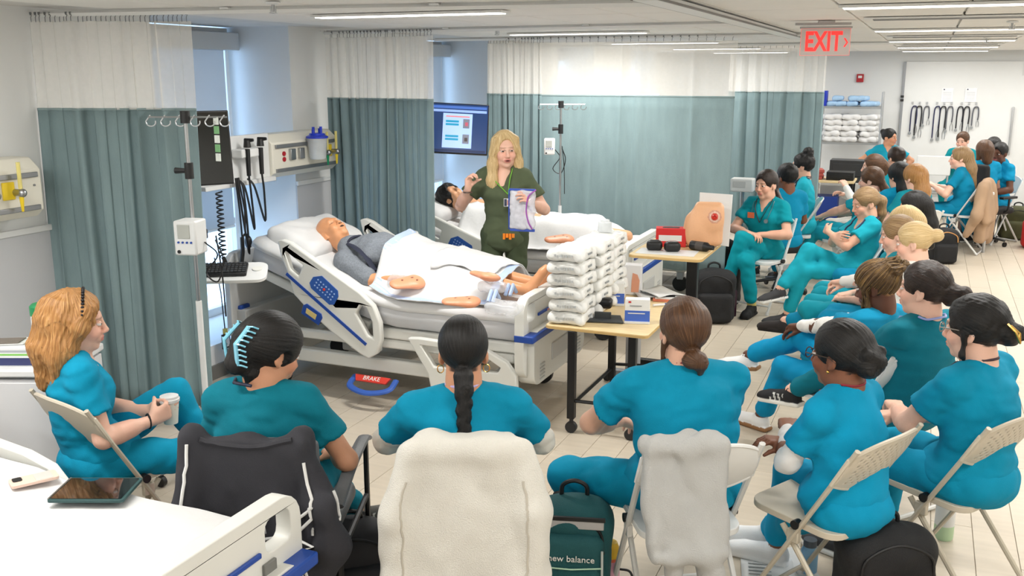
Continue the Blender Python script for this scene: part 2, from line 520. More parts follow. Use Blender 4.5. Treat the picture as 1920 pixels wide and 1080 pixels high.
def ry(a): return np.array([[cos(a), 0, sin(a)], [0, 1, 0], [-sin(a), 0, cos(a)]])
def rzn(a): return np.array([[cos(a), -sin(a), 0], [sin(a), cos(a), 0], [0, 0, 1]])
def ik(a, t, l1, l2, pole):
    a = np.array(a, float); t = np.array(t, float); d = t - a; L = np.linalg.norm(d)
    L_ = min(L, (l1 + l2) * .999); d = d / L; t = a + d * L_
    x = (l1 * l1 - l2 * l2 + L_ * L_) / (2 * L_); hgt = sqrt(max(l1 * l1 - x * x, 1e-6))
    p = np.array(pole, float); p = unit(p - d * (p @ d))
    return a + d * x + p * hgt, t
def hand(Wr, d, n, side, curl=25, spread=1.0, sc=1.0, thumb=35, hold=0.0):
    """palm, four unequal fingers bent at their joints and a thumb from the side of the palm; n points out of the palm, side +1 right hand"""
    d = unit(d); n = np.array(n, float); n = unit(n - d * (n @ d)); s = np.cross(d, n) * side   # s points to the thumb side
    P = []
    cur = curl if hasattr(curl, '__len__') else [curl * .85, curl, curl * 1.05, curl * 1.15]
    off = [.030, .010, -.010, -.028]; ln = [(.040, .025, .020), (.044, .028, .021), (.041, .026, .021), (.032, .020, .018)]
    kn = []
    for i in range(4):
        k_ = Wr + d * (.088 - .004 * abs(i - 1)) * sc + s * off[i] * sc - n * .004 * sc
        kn.append(k_)
        P.append(cone(Wr + d * .018 * sc + s * off[i] * .55 * sc, k_, .0150 * sc, .0110 * sc, .014))
    P.append(ell(Wr + d * .048 * sc + n * .003, (.034 * sc, .042 * sc, .0145 * sc), np.stack([s, d, n], 1), .012))
    for i in range(4):
        p = kn[i]; a = 0.0; dirv = unit(d + s * (.5 - i * .36) * .16 * spread)
        for j in range(3):
            a += rad(cur[i]) * (1.0 if j else .9)
            q = dirv * cos(a) + n * sin(a)
            e = p + q * ln[i][j] * sc
            r0 = (.0094, .0086, .0078)[j] * sc; r1 = (.0086, .0078, .0066)[j] * sc
            P.append(cone(p, e, r0, r1, .003)); p = e
    t0 = Wr + d * .028 * sc + s * .022 * sc + n * .006
    b = rad(thumb); m = unit(d * cos(b) + s * sin(b) + n * (.35 + hold)); t1 = t0 + m * .042 * sc
    m2 = unit(d * cos(b * .5) + s * sin(b * .35) + n * (.35 + 1.3 * hold)); t2 = t1 + m2 * .030 * sc; t3 = t2 + unit(m2 + n * .3 * (1 + hold)) * .024 * sc
    P += [cone(t0, t1, .0165 * sc, .0115 * sc, .014), cone(t1, t2, .0105 * sc, .0095 * sc, .004), cone(t2, t3, .0095 * sc, .0075 * sc, .003)]
    return P
def head_prims(neck_to, fine=True, fem=True, open_mouth=False):
    P = [ell((0, -.016, .036), (.073, .093, .082)),
         ell((0, .026, -.030), (.058 if fem else .062, .060, .078), k=.035),
         cone((-.030, .030, -.078), (.030, .030, -.078), .022, k=.03),
         ell((0, .066, -.094), (.020, .018, .017), k=.025),
         cone((0, -.022, -.05), neck_to, .052 if fem else .058, .055 if fem else .062, .03)]
    if fine:
        P += [cone((-.028, .073, .027), (.028, .073, .027), .0105, k=.026),
              ell((-.038, .062, -.030), (.022, .022, .022), k=.025), ell((.038, .062, -.030), (.022, .022, .022), k=.025),
              ell((-.031, .100, .004), (.016, .016, .011), k=.014, op='s'), ell((.031, .100, .004), (.016, .016, .011), k=.014, op='s'),
              cone((0, .086, .014), (0, .104, -.026), .0075, .0105, .012), ell((0, .106, -.030), (.0115, .0105, .0095), k=.008),
              ell((-.012, .096, -.034), (.0085, .010, .0075), k=.006), ell((.012, .096, -.034), (.0085, .010, .0075), k=.006),
              ell((0, .082, -.060), (.027, .014, .018), k=.014),
              ell((0, .0935, -.0555), (.021, .0075, .0048), k=.004), ell((0, .0915, -.0665), (.018, .0080, .0058), k=.004)]
        if open_mouth: P.append(ell((0, .100, -.061), (.016, .014, .0042), k=.002, op='s'))
        else: P.append(ell((0, .105, -.0610), (.022, .010, .0011), k=.003, op='s'))
    for sx in (-1, 1):
        R = ry(-sx * .12) @ rzn(sx * .35)
        P += [ell((sx * .074, -.012, -.006), (.009, .019, .031), R, .006), ell((sx * .082, -.006, -.004), (.006, .011, .018), R, .004, 's'),
              ell((sx * .072, -.002, -.033), (.007, .009, .009), k=.006)]
    return P
def person(label, x, y, yaw=0, hz=.515, seat=True, t1=-6, t2=4, tw=0, w=1.0, head=(0, 8, 0), skin='light', q=1.0, top=(8, 150, 190), pants=None,
           wr=None, hands=(30, 30), palm=None, hdir=None, pole=None, ank=None, kpole=None, foot=None, shoe=((60, 60, 62), (235, 235, 232)), hair=None, neck=.0,
           sleeve=None, face=True, fem=True, mouth=False, legs=True, group=None, vdepth=.11, brow=(60, 40, 28), eyes=(70, 50, 36), sc=.97, seed=1, arms=True,
           headoff=(0, 0, 0), sho=(.150, .150), hem=True, cut=.62, lip=(196, 104, 98), name='person', sock=None, raise_sh=(0, 0), lids=.0, showfeet=(1, 1), crown=None, ydep=None):
    T = thing(name, label, 'person', (x, y, 0), rad(yaw), group)
    sk = np.array(lin(SKIN[skin])); pants = pants or top
    q8 = .0085 * q; q5 = .0052 * q
    hip = nv(0, 0, hz)
    d1 = nv(0, sin(rad(t1)), cos(rad(t1))); d2 = nv(0, sin(rad(t2)), cos(rad(t2)))
    W = hip + d1 * .19 * sc; Rt = rzn(rad(tw)) @ rx(-rad(t2)); ux, uy, uz = Rt[:, 0], Rt[:, 1], Rt[:, 2]
    Ch = W + d2 * .13 * sc; S = W + d2 * .268 * sc; N = W + d2 * .30 * sc - uy * .012
    SL = S - ux * sho[0] * w + uz * (raise_sh[0] - .022); SR = S + ux * sho[1] * w + uz * (raise_sh[1] - .022)
    Rh = rzn(rad(head[0])) @ rx(-rad(head[1])) @ ry(rad(head[2]))
    Hc = N + unit(d2 + nv(0, .22, 1)) * .055 * sc + Rh @ nv(0, .018, .075) + np.array(headoff)
    if crown:
        cr = Rh @ nv(0, -.016, .134) * HSC + Hc; ca_, sa_ = cos(rad(yaw)), sin(rad(yaw))
        g = onz(crown[0], crown[1], cr[2]) if ydep is None else ony(crown[0], crown[1], ydep); x = g.x - (cr[0] * ca_ - cr[1] * sa_); y = g.y - (cr[0] * sa_ + cr[1] * ca_); T.location = (x, y, 0 if ydep is None else g.z - cr[2])
    def tohead(p): return Rh.T @ (np.array(p) - Hc) / HSC
    # ---- limbs
    wr = wr or ((-.12, .30, hz + .13), (.12, .30, hz + .13))
    pole = pole or ((-.7, -.5, -.6), (.7, -.5, -.6))
    El = []; Wr = []
    for i, Sx in enumerate((SL, SR)):
        e, t = ik(Sx, wr[i], .285 * sc, .245 * sc, pole[i]); El.append(e); Wr.append(t)
    hipj = [hip + nv(-.088 * (w * .5 + .5), .0, 0), hip + nv(.088 * (w * .5 + .5), .0, 0)]
    ank = ank or ((-.13, .45, .085), (.13, .45, .085)); kpole = kpole or ((-.05, .6, 1), (.05, .6, 1))
    Kn = []; An = []
    for i in range(2):
        k_, a_ = ik(hipj[i], ank[i], .43 * sc, .42 * sc, kpole[i]); Kn.append(k_); An.append(a_)
    foot = foot or ((-8, 0), (8, 0))
    # ---- skin: head, neck, trunk, arms, hands and legs grown as one surface
    allp = [xf(p_, Rh, Hc, HSC) for p_ in head_prims(tohead(N - d2 * .03), face, fem, mouth)]
    allp += [cone(N - d2 * .05, N + d2 * .02, .060, .056, .04), ell(Ch, (.132 * w, .088 * w, .135), Rt, .04), cone(SL - uz * .01, SR - uz * .01, .036, k=.04),
             cone(N - d2 * .03, SL * .6 + N * .4 - d2 * .025, .032, .030, .04), cone(N - d2 * .03, SR * .6 + N * .4 - d2 * .025, .032, .030, .04),
             cone(Ch, W, .085 * w, .085, .04), cone(W, hip, .085, .09, .04), cone(N - d2 * .05 + uy * .03, Ch + uy * .045 + uz * .05, .05, .055, .03)]
    if fem: allp += [ell(Ch - ux * .07 + uy * .062 * w, .05, k=.03), ell(Ch + ux * .07 + uy * .062 * w, .05, k=.03)]
    if arms:
        for i, Sx in enumerate((SL, SR)):
            side = (-1, 1)[i]; g = w * .35 + .65
            allp += [cone(Sx, El[i], .047 * g, .037 * g, .02), cone(El[i], Wr[i], .039 * g, .0245, .02),
                     cone(El[i] * .72 + Wr[i] * .28, El[i] * .45 + Wr[i] * .55, .039 * g, .032 * g, .03)]
            fd = Wr[i] - El[i]
            hd = hdir[i] if hdir and hdir[i] is not None else fd
            pn = palm[i] if palm and palm[i] is not None else (0, 0, -1)
            kw = hands[i] if isinstance(hands[i], dict) else {'curl': hands[i]}
            allp += hand(Wr[i], hd, pn, side, sc=.97 if fem else 1.04, **kw)
    if legs:
        for i in range(2):
            allp += [cone(hipj[i], Kn[i], .07, .05, .03), cone(Kn[i], An[i], .048, .033, .03), cone(An[i], An[i] - nv(0, 0, .02), .034, .03, .02)]
    parts = [nets(allp, (.0047 if face else .0062) * q)]
    hb = np.array(lin({'black': (24, 20, 20), 'darkbrown': (46, 30, 22), 'brown': (84, 56, 36)}.get((hair or {}).get('c', ''), (150, 112, 70))))
    br = np.array(lin(brow)); lp = np.array(lin(lip))
    def skincol(V):
        C_ = np.tile(sk, (len(V), 1)); L_ = (V - Hc) @ Rh / HSC
        far = np.linalg.norm(L_, axis=1) > .2
        def mix(m_, c_, a=1.0): C_[:] = C_ * (1 - (m_ * a)[:, None]) + c_ * (m_ * a)[:, None]
        def blob(c_, r_, soft=.35):
            g = np.linalg.norm((L_ - np.array(c_)) / np.array(r_), axis=1); return np.clip((1 + soft - g) / soft, 0, 1) * (~far)
        for sx in (-1, 1):
            mix(blob((sx * .042, .075, -.030), (.026, .03, .022), .8), sk * np.array([1.04, .80, .78]), .45)
            if face:
                mix(blob((sx * .032, .088, .0255), (.0195, .02, .0028), .8), br, .6)
                mix(blob((sx * .031, .088, .0085), (.0175, .03, .0020), .5), br * .4, .85)
        if face:
            mix(blob((0, .11, -.031), (.016, .016, .012), .8), sk * np.array([1.0, .84, .82]), .5)
            mix(blob((0, .095, -.061), (.0225, .014, .0115), .35), lp, .75)
            if mouth: mix(blob((0, .09, -.061), (.0150, .012, .0042), .3), np.array([.06, .015, .015]), 1.0)
        if hair and hair.get('scalp', 1):
            up_ = np.clip((L_[:, 2] - .071 + .55 * np.minimum(L_[:, 1] - .03, 0) * 1.4 + .9 * np.maximum(L_[:, 1] - .07, 0) * -1) / .012, 0, 1) * (~far)
            back = np.clip((-.045 - L_[:, 1]) / .015, 0, 1) * (L_[:, 2] > -.05) * (~far)
            mix(np.maximum(up_, back), hb, .9)
        hd_ = np.minimum(np.linalg.norm(V - Wr[0], axis=1), np.linalg.norm(V - Wr[1], axis=1))
        mix(np.clip((hd_ < .2) * (1 - np.abs(hd_ - .14) / .06), 0, 1), sk * np.array([1.0, .86, .84]), .4)
        return C_
    sdf_obj('body', parts, M_SKIN, T, skincol)
    if face:
        for sx in (-1, 1):
            c_ = nv(sx * .031, .0785, .0045); r_ = .0128
            mb = MB(); mb.sphere((0, 0, 0), r_, 18, 14)
            Vv = np.array(mb.v); Fq = [f for f in mb.f]
            me = bpy.data.meshes.new('eye'); me.from_pydata([tuple(Rh @ (c_ + p) * HSC + Hc) for p in Vv], [], Fq)
            g = np.arccos(np.clip(Vv[:, 1] / r_, -1, 1)); C4 = np.ones((len(Vv), 4)); C4[:, :3] = lin((225, 218, 214))
            C4[g < .62, :3] = lin(eyes); C4[g < .30, :3] = .004
            C4[((Vv[:, 2] / r_) > .36 - lids) | ((Vv[:, 2] / r_) < -.42), :3] = sk * .9
            at = me.color_attributes.new('Col', 'FLOAT_COLOR', 'POINT'); at.data.foreach_set('color', C4.astype(np.float32).ravel())
            me.polygons.foreach_set('use_smooth', [True] * len(me.polygons)); me.materials.append(M_EYE)
            o = bpy.data.objects.new('eye', me); COL.objects.link(o); o.parent = T
    # ---- scrub top
    wk = wrinkle(seed, .0075, (15, 15, 30), .0026, (50, 50, 80))
    tp = [ell(hip + nv(0, -.006, .045), (.166 * w, .122 * (w * .7 + .3), .115), k=.05), ell(W, (.150 * w, .114 * w, .13), k=.06),
          ell(Ch, (.160 * w, .118 * w, .165), Rt, .06), cone(SL - uz * .012, SR - uz * .012, .052, k=.05),
          cone(N - d2 * .018, SL * .62 + N * .38, .052, .050, .05), cone(N - d2 * .018, SR * .62 + N * .38, .052, .050, .05)]
    if fem: tp += [ell(Ch - ux * .072 * w + uy * .074 * w, .062 * w, k=.05), ell(Ch + ux * .072 * w + uy * .074 * w, .062 * w, k=.05)]
    if hem: tp += [ell(hip + nv(0, .05 if seat else .0, .03 if seat else -.03), (.172 * w, .135 * (w * .7 + .3), .10), k=.05)]
    tp.append(cone(N + d2 * .014 + uy * .012, N + d2 * .12 + uy * .03, .060, .066, .010, op='s'))
    if vdepth:
        vb = Ch + uy * .16 + uz * (.10 - vdepth)
        vt = N + uy * .05 + uz * .05
        tp += [cone(vt - ux * .045, vb, .030, .004, .008, op='s'), cone(vt + ux * .045, vb, .030, .004, .008, op='s'), cone(vt, vb, .034, .004, .008, op='s')]
    for i, Sx in enumerate((SL, SR)):
        e = Sx + (El[i] - Sx) * cut; g = w * .4 + .6; ad = unit(El[i] - Sx)
        c_ = cone(Sx, e, .054 * g * (sc + .02), .066 * g * (sc + .02), .05); pl_ = plane(e, ad)
        def dd(X, Y, Z, a_=c_[1], b_=pl_[1]): return np.maximum(a_(X, Y, Z), b_(X, Y, Z))   # a straight hem at the end of the sleeve
        tp.append(('u', dd, .045, c_[3]))
    tparts = [nets(tp, q8, wk)]
    Mt = cloth('scrub_%d_%d_%d' % top, top)
    sdf_obj('scrub_top', tparts, Mt, T)
    from mathutils.bvhtree import BVHTree
    bvh = BVHTree.FromPolygons([tuple(p) for p in tparts[0][0]], [tuple(int(i) for i in f) for f in tparts[0][1]])
    if sleeve:
        pr_ = []
        for i, Sx in enumerate((SL, SR)):
            g = w * .35 + .65; wl = El[i] * .06 + Wr[i] * .94
            pr_.append(nets([cone(Sx * .48 + El[i] * .52, El[i], .050 * g * sc, .051 * g * sc, .02), cone(El[i], wl, .051 * g * sc, .037, .02)], q8 * .85, wrinkle(seed + 3, .005, (40, 40, 40))))
        sdf_obj('long_sleeves', pr_, cloth('undershirt_%d_%d_%d' % sleeve, sleeve), T)
    # ---- trousers and shoes
    if legs:
        tr = [ell(hip + nv(0, -.018 if seat else -.012, .0), (.170 * w, (.135 if seat else .128) * (w * .7 + .3), .112), k=.05)]
        for i in range(2):
            g = w * .6 + .4; cuff = An[i] * .84 + Kn[i] * .16; ad = unit(An[i] - Kn[i])
            tr += [cone(hipj[i], Kn[i], .092 * g, .066 * g, .035), cone(Kn[i], cuff, .066 * g, .058, .03)]
        hd = nets(tr, q8 * 1.1, wrinkle(seed + 5, .0075, (20, 20, 20), .0024, (60, 60, 60)))
        sdf_obj('scrub_trousers', [hd], cloth('scrub_%d_%d_%d' % pants, pants), T)
        for i in range(2):
            if not showfeet[i]: continue
            yw, pt = foot[i]
            Rf = rzn(-rad(yw)) @ rx(rad(pt))
            SP = [ell((0, -.030, .045), (.036, .048, .050), k=.02), cone((0, 0, .052), (0, .11, .038), .040, .036, .03), ell((0, .145, .030), (.043, .062, .034), k=.03),
                  cone((0, -.018, .05), (0, -.022, .095), .040, .037, .02), rbox((0, .052, .014), (.043, .135, .015), .014, k=.006), plane((0, 0, 0), (0, 0, -1), k=.002),
                  cone((0, -.018, .085), (0, -.022, .13), .031, .033, .004, op='s')]
            V, Q = nets(SP, .0065 * q); c0, c1 = np.array(lin(shoe[0])), np.array(lin(shoe[1]))
            colr = np.where((V[:, 2] < .026)[:, None], c1, c0)
            if len(shoe) > 2:   # side stripes
                st = (np.abs(np.mod(V[:, 1] - V[:, 2] * .35 + .2, .030) - .015) < .005) & (V[:, 1] > .015) & (V[:, 1] < .10) & (V[:, 2] < .066) & (V[:, 2] > .026) & (np.abs(V[:, 0]) > .02)
                colr = np.where(st[:, None], np.array(lin(shoe[2])), colr)
            Vw = (V - nv(0, -.02, .085)) @ Rf.T + An[i]
            sdf_obj('shoe', [(Vw, Q)], M_SHOE, T, lambda V_, c_=colr: c_, smooth=0)
            if sock:
                up_ = Rf[:, 2]
                sdf_obj('sock', [nets([cone(An[i], An[i] * .86 + Kn[i] * .14, .040, .043)], .009 * q)], cloth('sock_%d_%d_%d' % sock, sock), T)
    if hair: make_hair(T, hair, Hc, Rh, q)
    return dict(T=T, N=N, S=S, SL=SL, SR=SR, Ch=Ch, W=W, Hc=Hc, Rh=Rh, El=El, Wr=Wr, Kn=Kn, An=An, ux=ux, uy=uy, uz=uz, hip=hip, w=w, bvh=bvh, x=x, y=y, yaw=yaw)
def make_hair(T, hs, Hc, Rh, q=1.0):
    """hs: c colour, tie (where the combed strands run to), extra [(points, radii)], cap options; all in head coordinates"""
    tie = np.array(hs.get('tie', (0, -.03, .13)), float); vol = hs.get('vol', .0)
    cc = nv(0, -.016, .038)
    P = [ell(cc, (.081 + vol, .102 + vol, .0915 + vol))]
    P.append(ell(hs.get('facec', (0, .134, -.046)), hs.get('facer', (.080, .100, .140)), k=.010, op='s'))
    lo = hs.get('low', -.050)
    P.append(plane((0, 0, lo), (0, .30, -1), k=.012))
    if hs.get('ears', 1):
        for sx in (-1, 1): P.append(ell((sx * .088, .006, -.022), (.026, .026, .042), k=.008, op='s'))
    ex = hs.get('extra', [])
    for e in ex:
        P += [cone(e[0][i], e[0][i + 1], e[1][i], e[1][i + 1], e[2] if len(e) > 2 else .025) for i in range(len(e[0]) - 1)] if len(e[0]) > 1 else [ell(e[0][0], e[1][0], k=.02)]
    def huv(V):
        ax = unit(tie - cc); a1 = unit(np.cross(ax, (1, 0, 0) if abs(ax[0]) < .9 else (0, 0, 1))); a2 = np.cross(ax, a1)
        D = V - cc; u = np.arctan2(D @ a1, D @ a2) * .09; v = np.arccos(np.clip((D @ ax) / np.maximum(np.linalg.norm(D, axis=1), 1e-6), -1, 1)) * .09
        best = np.abs(np.linalg.norm(D / nv(.081 + vol, .102 + vol, .0915 + vol), axis=1) - 1) * .09
        best = np.where(np.linalg.norm(D / nv(.081, .102, .0915), axis=1) < 1.05, 0, best)
        if hs.get('comb') == 'all': return np.stack([u, v, v * 0], 1)
        for n_, e in enumerate(ex):
            pts = [np.array(p, float) for p in e[0]]
            if len(pts) == 1: pts = [pts[0], pts[0] + nv(.0, -.02, .0)]
            al = 0
            for i in range(len(pts) - 1):
                a, b = pts[i], pts[i + 1]; ba = b - a; L2 = max(ba @ ba, 1e-9); h_ = np.clip(((V - a) @ ba) / L2, 0, 1)
                R_ = V - a - h_[:, None] * ba; r_ = np.linalg.norm(R_, axis=1)
                rr = e[1][min(i, len(e[1]) - 1)]; rr = rr if not hasattr(rr, '__len__') else max(rr)
                dd = np.abs(r_ - rr * .8); m_ = dd < best * .9
                t = unit(ba); s1 = unit(np.cross(t, (.3, .9, .2))); s2 = np.cross(t, s1)
                uu = np.arctan2(R_ @ s1, R_ @ s2) * max(rr, .03) + n_ * .37
                u = np.where(m_, uu, u); v = np.where(m_, al + h_ * sqrt(L2), v); best = np.where(m_, dd, best); al += sqrt(L2)
        return np.stack([u, v, v * 0], 1)
    ga = hs.get('groove', .0022); gw = hs.get('wl', .013); sd = hs.get('seed', 3)
    def disp(Pt):
        h = huv(Pt); n_ = waves(np.stack([h[:, 0] * 60, h[:, 1] * 8, h[:, 0] * 0], 1), sd, (1, 1, 1))
        wv = hs.get('wave', 0)
        o = -ga * (np.sin(h[:, 0] * 6.283 / gw + 1.6 * n_ + 9 * wv * np.sin(h[:, 1] * 25)) * .6 + n_ * .8)
        if hs.get('messy'): o += hs['messy'] * waves(Pt, sd + 2, (70, 70, 70))
        return o
    V, Q = nets(P, hs.get('h', .005) * q, disp)
    H0 = huv(V)
    sdf_obj('hair', [(V * HSC @ Rh.T + Hc, Q)], HAIRS[hs['c']], T, huv=lambda _v: H0, smooth=0)
def hpt(p, pts):
    """points given in head coordinates -> the person's own coordinates"""
    return [tuple(p['Rh'] @ np.array(a, float) * HSC + p['Hc']) for a in pts]
def on_cloth(p, pts, off=.006, snap=False):
    out = []
    for a in pts:
        a = Vector(a); loc, n_, _i, _d = p['bvh'].find_nearest(a)
        if snap: out.append(loc + n_ * off); continue
        if loc is not None and ((a - loc).dot(n_) < off):
            if (a - loc).length < .09: a = loc + n_ * off
        out.append(a)
    return out
M_BLACKP = mat('black_plastic', (22, 22, 24), .45, var=.05)
M_STEEL = mat('brushed_steel', (176, 178, 180), .32, 1.0)
M_WHITEP = mat('white_plastic', (224, 225, 224), .4, var=.02)
def stethoscope(p, col=(40, 40, 90), drop=.22):
    """tube draped round the neck with its chest piece hanging on the front"""
    N, ux, uy, uz, Ch = p['N'], p['ux'], p['uy'], p['uz'], p['Ch']
    f = .135 * (p['w'] * .6 + .4)
    a = N - ux * .085 - uz * .02 + uy * .02; b = N + ux * .085 - uz * .02 + uy * .02
    pts = [N - ux * .07 + uy * f - uz * drop, N - ux * .085 + uy * (f - .01) - uz * .10, a, N - ux * .05 - uy * .065 + uz * .012, N + ux * .05 - uy * .065 + uz * .012, b,
           N + ux * .085 + uy * (f - .01) - uz * .10, N + ux * .06 + uy * (f + .005) - uz * (drop * .9)]
    mb = MB(); sp_ = on_cloth(p, spline(pts, 6)); pts[0] = sp_[0]; mb.tube(sp_, .0055, 7)
    o = mb.build('stethoscope_tube', mat('tube_%d_%d_%d' % col, col, .4), p['T'])
    m2 = MB(); e = Vector(pts[0]); m2.cyl(e, e + Vector(uy) * .012, .020, .018, 14); m2.build('chest_piece', M_STEEL, p['T'])
def lanyard(p, col, badge=None, drop=.24, sx=.0):
    N, ux, uy, uz = p['N'], p['ux'], p['uy'], p['uz']; f = .148 * (p['w'] * .6 + .4)
    a = N + ux * sx + uy * f - uz * drop
    pts = [a, N - ux * .06 + uy * (f - .03) - uz * .06, N - ux * .068 + uy * .01 + uz * .012, N - ux * .03 - uy * .062 + uz * .020, N + ux * .03 - uy * .062 + uz * .020, N + ux * .068 + uy * .01 + uz * .012,
           N + ux * .06 + uy * (f - .03) - uz * .06, a]
    mb = MB(); sp_ = on_cloth(p, spline(pts, 6)); a = np.array(sp_[0]); mb.tube(sp_, .005, 6, flat=.6); mb.build('lanyard', mat('lanyard_%d_%d_%d' % col, col, .7), p['T'])
    if badge:
        m2 = MB(); c = on_cloth(p, [Vector(a) - Vector(uz) * .045], .014)[0]
        R = Matrix((Vector(ux), Vector(uy), Vector(uz))).transposed()
        m2.box(c, (.058, .004, .085), R, 0); m2.box(c + R @ Vector((0, .003, .01)), (.03, .002, .035), R, 1)
        m2.build('badge', [M_WHITEP, mat('badge_%d_%d_%d' % badge, badge, .5)], p['T'])
def glasses(p, col=(40, 26, 20)):
    mb = MB()
    for sx in (-1, 1):
        c = [(sx * .032 + .023 * cos(t * pi / 6), .108 - .003 * abs(cos(t * pi / 6)), .004 + .018 * sin(t * pi / 6)) for t in range(12)]
        mb.tube(hpt(p, c), .0022, 6, closed=True)
        mb.tube(hpt(p, [(sx * .056, .104, .008), (sx * .078, .05, .010), (sx * .083, -.005, .008), (sx * .082, -.03, -.008)]), .0022, 6)
    mb.tube(hpt(p, [(-.009, .112, .008), (0, .115, .010), (.009, .112, .008)]), .0022, 6)
    mb.build('glasses', mat('frame_%d_%d_%d' % col, col, .3), p['T'])
# ------------------------------------------------------------------ room shell
XL, XR, YN, YF = -4.45, 3.2, -1.8, 17.2
M_WALL = mat('painted_wall', (226, 227, 226), .7, var=.012, vscale=2, bump=.04, bscale=220)
M_REV = mat('painted_reveal', (222, 226, 230), .7, var=.012, vscale=2)
M_GREY = mat('grey_wainscot', (200, 201, 204), .6, var=.015, vscale=3)
M_TRIM = mat('white_trim', (228, 229, 228), .5, var=.01)
M_PLANK = mat('vinyl_plank', (200, 188, 170), .42, var=.05, vscale=3.2, bump=.05, bscale=50, stretch=(1, 9, 1), rand=.035, spec=.4)
M_SUB = mat('floor_joint', (150, 140, 126), .8)
M_TILE = mat('ceiling_tile', (234, 232, 228), .9, var=.015, vscale=3, bump=.05, bscale=260)
M_GRID = mat('ceiling_grid', (214, 212, 208), .6)
def struct(o): o['kind'] = 'structure'; return o
mb = MB(); mb.box(((XL + XR) / 2 - .4, (YN + YF) / 2, -.055), (XR - XL + 1.6, YF - YN + .4, .1)); FLOOR = struct(mb.build('floor', M_SUB))
pm = MB(); pm.box((0, 0, -.0035), (.1775, 1.2175, .007)); pl = pm.build('plank', M_PLANK, FLOOR, bevel=.0012, seg=1)
spots = []
for i in range(-25, 18):
    for j in range(-3, 15):
        x = i * .18 + .09; y = j * 1.22 + (i * .433) % 1.22
        if XL < x < XR and YN + .6 < y < YF - .6: spots.append((0 if -.80 * y - .8 < x < .30 * y + .1 and y > 2.2 else 1, hypot(x, y), x, y))
spots.sort()
mb = MB()
for n, (v_, d_, x, y) in enumerate(spots):
    if n == 0: pl.location = (x, y, 0)
    elif n < 298 and not v_:
        o = pl.copy(); COL.objects.link(o); o.location = (x, y, 0)
    else: mb.box((x, y, -.0035), (.1775, 1.2175, .007))
o = mb.build('plank_field', M_PLANK, FLOOR); o['kind'] = 'stuff'
# ceiling: slab, then lay-in tiles in a slightly recessed grid
mb = MB(); mb.box(((XL + XR) / 2 - .4, (YN + YF) / 2, CEIL + .07), (XR - XL + 1.6, YF - YN + .4, .1)); CEILO = struct(mb.build('ceiling', M_GRID))
tm = MB(); tm.box((0, 0, .012), (.576, 1.17, .016)); tl = tm.build('ceiling_tile', M_TILE, CEILO, bevel=.003, seg=1)
first = True
for i in range(-7, 6):
    for j in range(-1, 14):
        x = .14 + .59 * i - .295; y = 1.0 + 1.19 * j + .25
        if x - .29 < XL + .1 or y > YF - .5: continue
        if first: tl.location = (x, y, CEIL); first = False
        else:
            c = tl.copy(); COL.objects.link(c); c.location = (x, y, CEIL)
# left wall with three deep window bays
BAYS = [(4.75, 6.17), (8.35, 9.77), (11.95, 13.39), (15.3, 16.75)]
def wall_seg(name, x0, x1, y0, y1, z0, z1, m, kind=True):
    b = MB(); b.box(((x0 + x1) / 2, (y0 + y1) / 2, (z0 + z1) / 2), (x1 - x0, y1 - y0, z1 - z0)); o = b.build(name, m)
    return struct(o)
ys = [YN] + [v for b in BAYS for v in b] + [YF]
b = MB()
for k in range(0, len(ys), 2): b.box((XL - .35, (ys[k] + ys[k + 1]) / 2, CEIL / 2 + .01), (.7, ys[k + 1] - ys[k], CEIL + .02))
for (y0, y1) in BAYS:
    b.box((XL - .35, (y0 + y1) / 2, .12), (.7, y1 - y0, .24))       # sill block
WL = struct(b.build('wall_left', M_WALL))
g = MB()
for k in range(0, len(ys), 2): g.box((XL + .004, (ys[k] + ys[k + 1]) / 2, .63), (.012, ys[k + 1] - ys[k], 1.24))
g.build('wainscot', M_GREY, WL)
g = MB()
for k in range(0, len(ys), 2): g.box((XL + .012, (ys[k] + ys[k + 1]) / 2, 1.262), (.022, ys[k + 1] - ys[k], .035))
struct(g.build('trim_1', M_TRIM, bevel=.004))
g = MB(); g.box((XL + .008, (YN + YF) / 2, .05), (.016, YF - YN, .10)); struct(g.build('baseboard_left', mat('grey_vinyl_base', (120, 118, 114), .5)))
M_SHADE = mat('roller_shade', (212, 216, 218), .8, var=.01, bump=.05, bscale=500)
_nt = M_SHADE.node_tree; _t = _nt.nodes.new('ShaderNodeBsdfTranslucent'); _t.inputs[0].default_value = (.8, .82, .84, 1); _x = _nt.nodes.new('ShaderNodeMixShader'); _x.inputs[0].default_value = .25
_nt.links.new(_nt.nodes['Principled BSDF'].outputs[0], _x.inputs[1]); _nt.links.new(_t.outputs[0], _x.inputs[2]); _nt.links.new(_x.outputs[0], _nt.nodes['Material Output'].inputs[0])
M_GLASS = mat('window_glass', (225, 240, 255), .02, var=0)
_nt = M_GLASS.node_tree; _t = _nt.nodes.new('ShaderNodeBsdfTransparent'); _x = _nt.nodes.new('ShaderNodeMixShader'); _x.inputs[0].default_value = .10
_nt.links.new(_t.outputs[0], _x.inputs[1]); _nt.links.new(_nt.nodes['Principled BSDF'].outputs[0], _x.inputs[2]); _nt.links.new(_x.outputs[0], _nt.nodes['Material Output'].inputs[0])
M_SKYV = mat('bright_daylight_haze', (120, 182, 255), .9, var=0, emit=1.0)
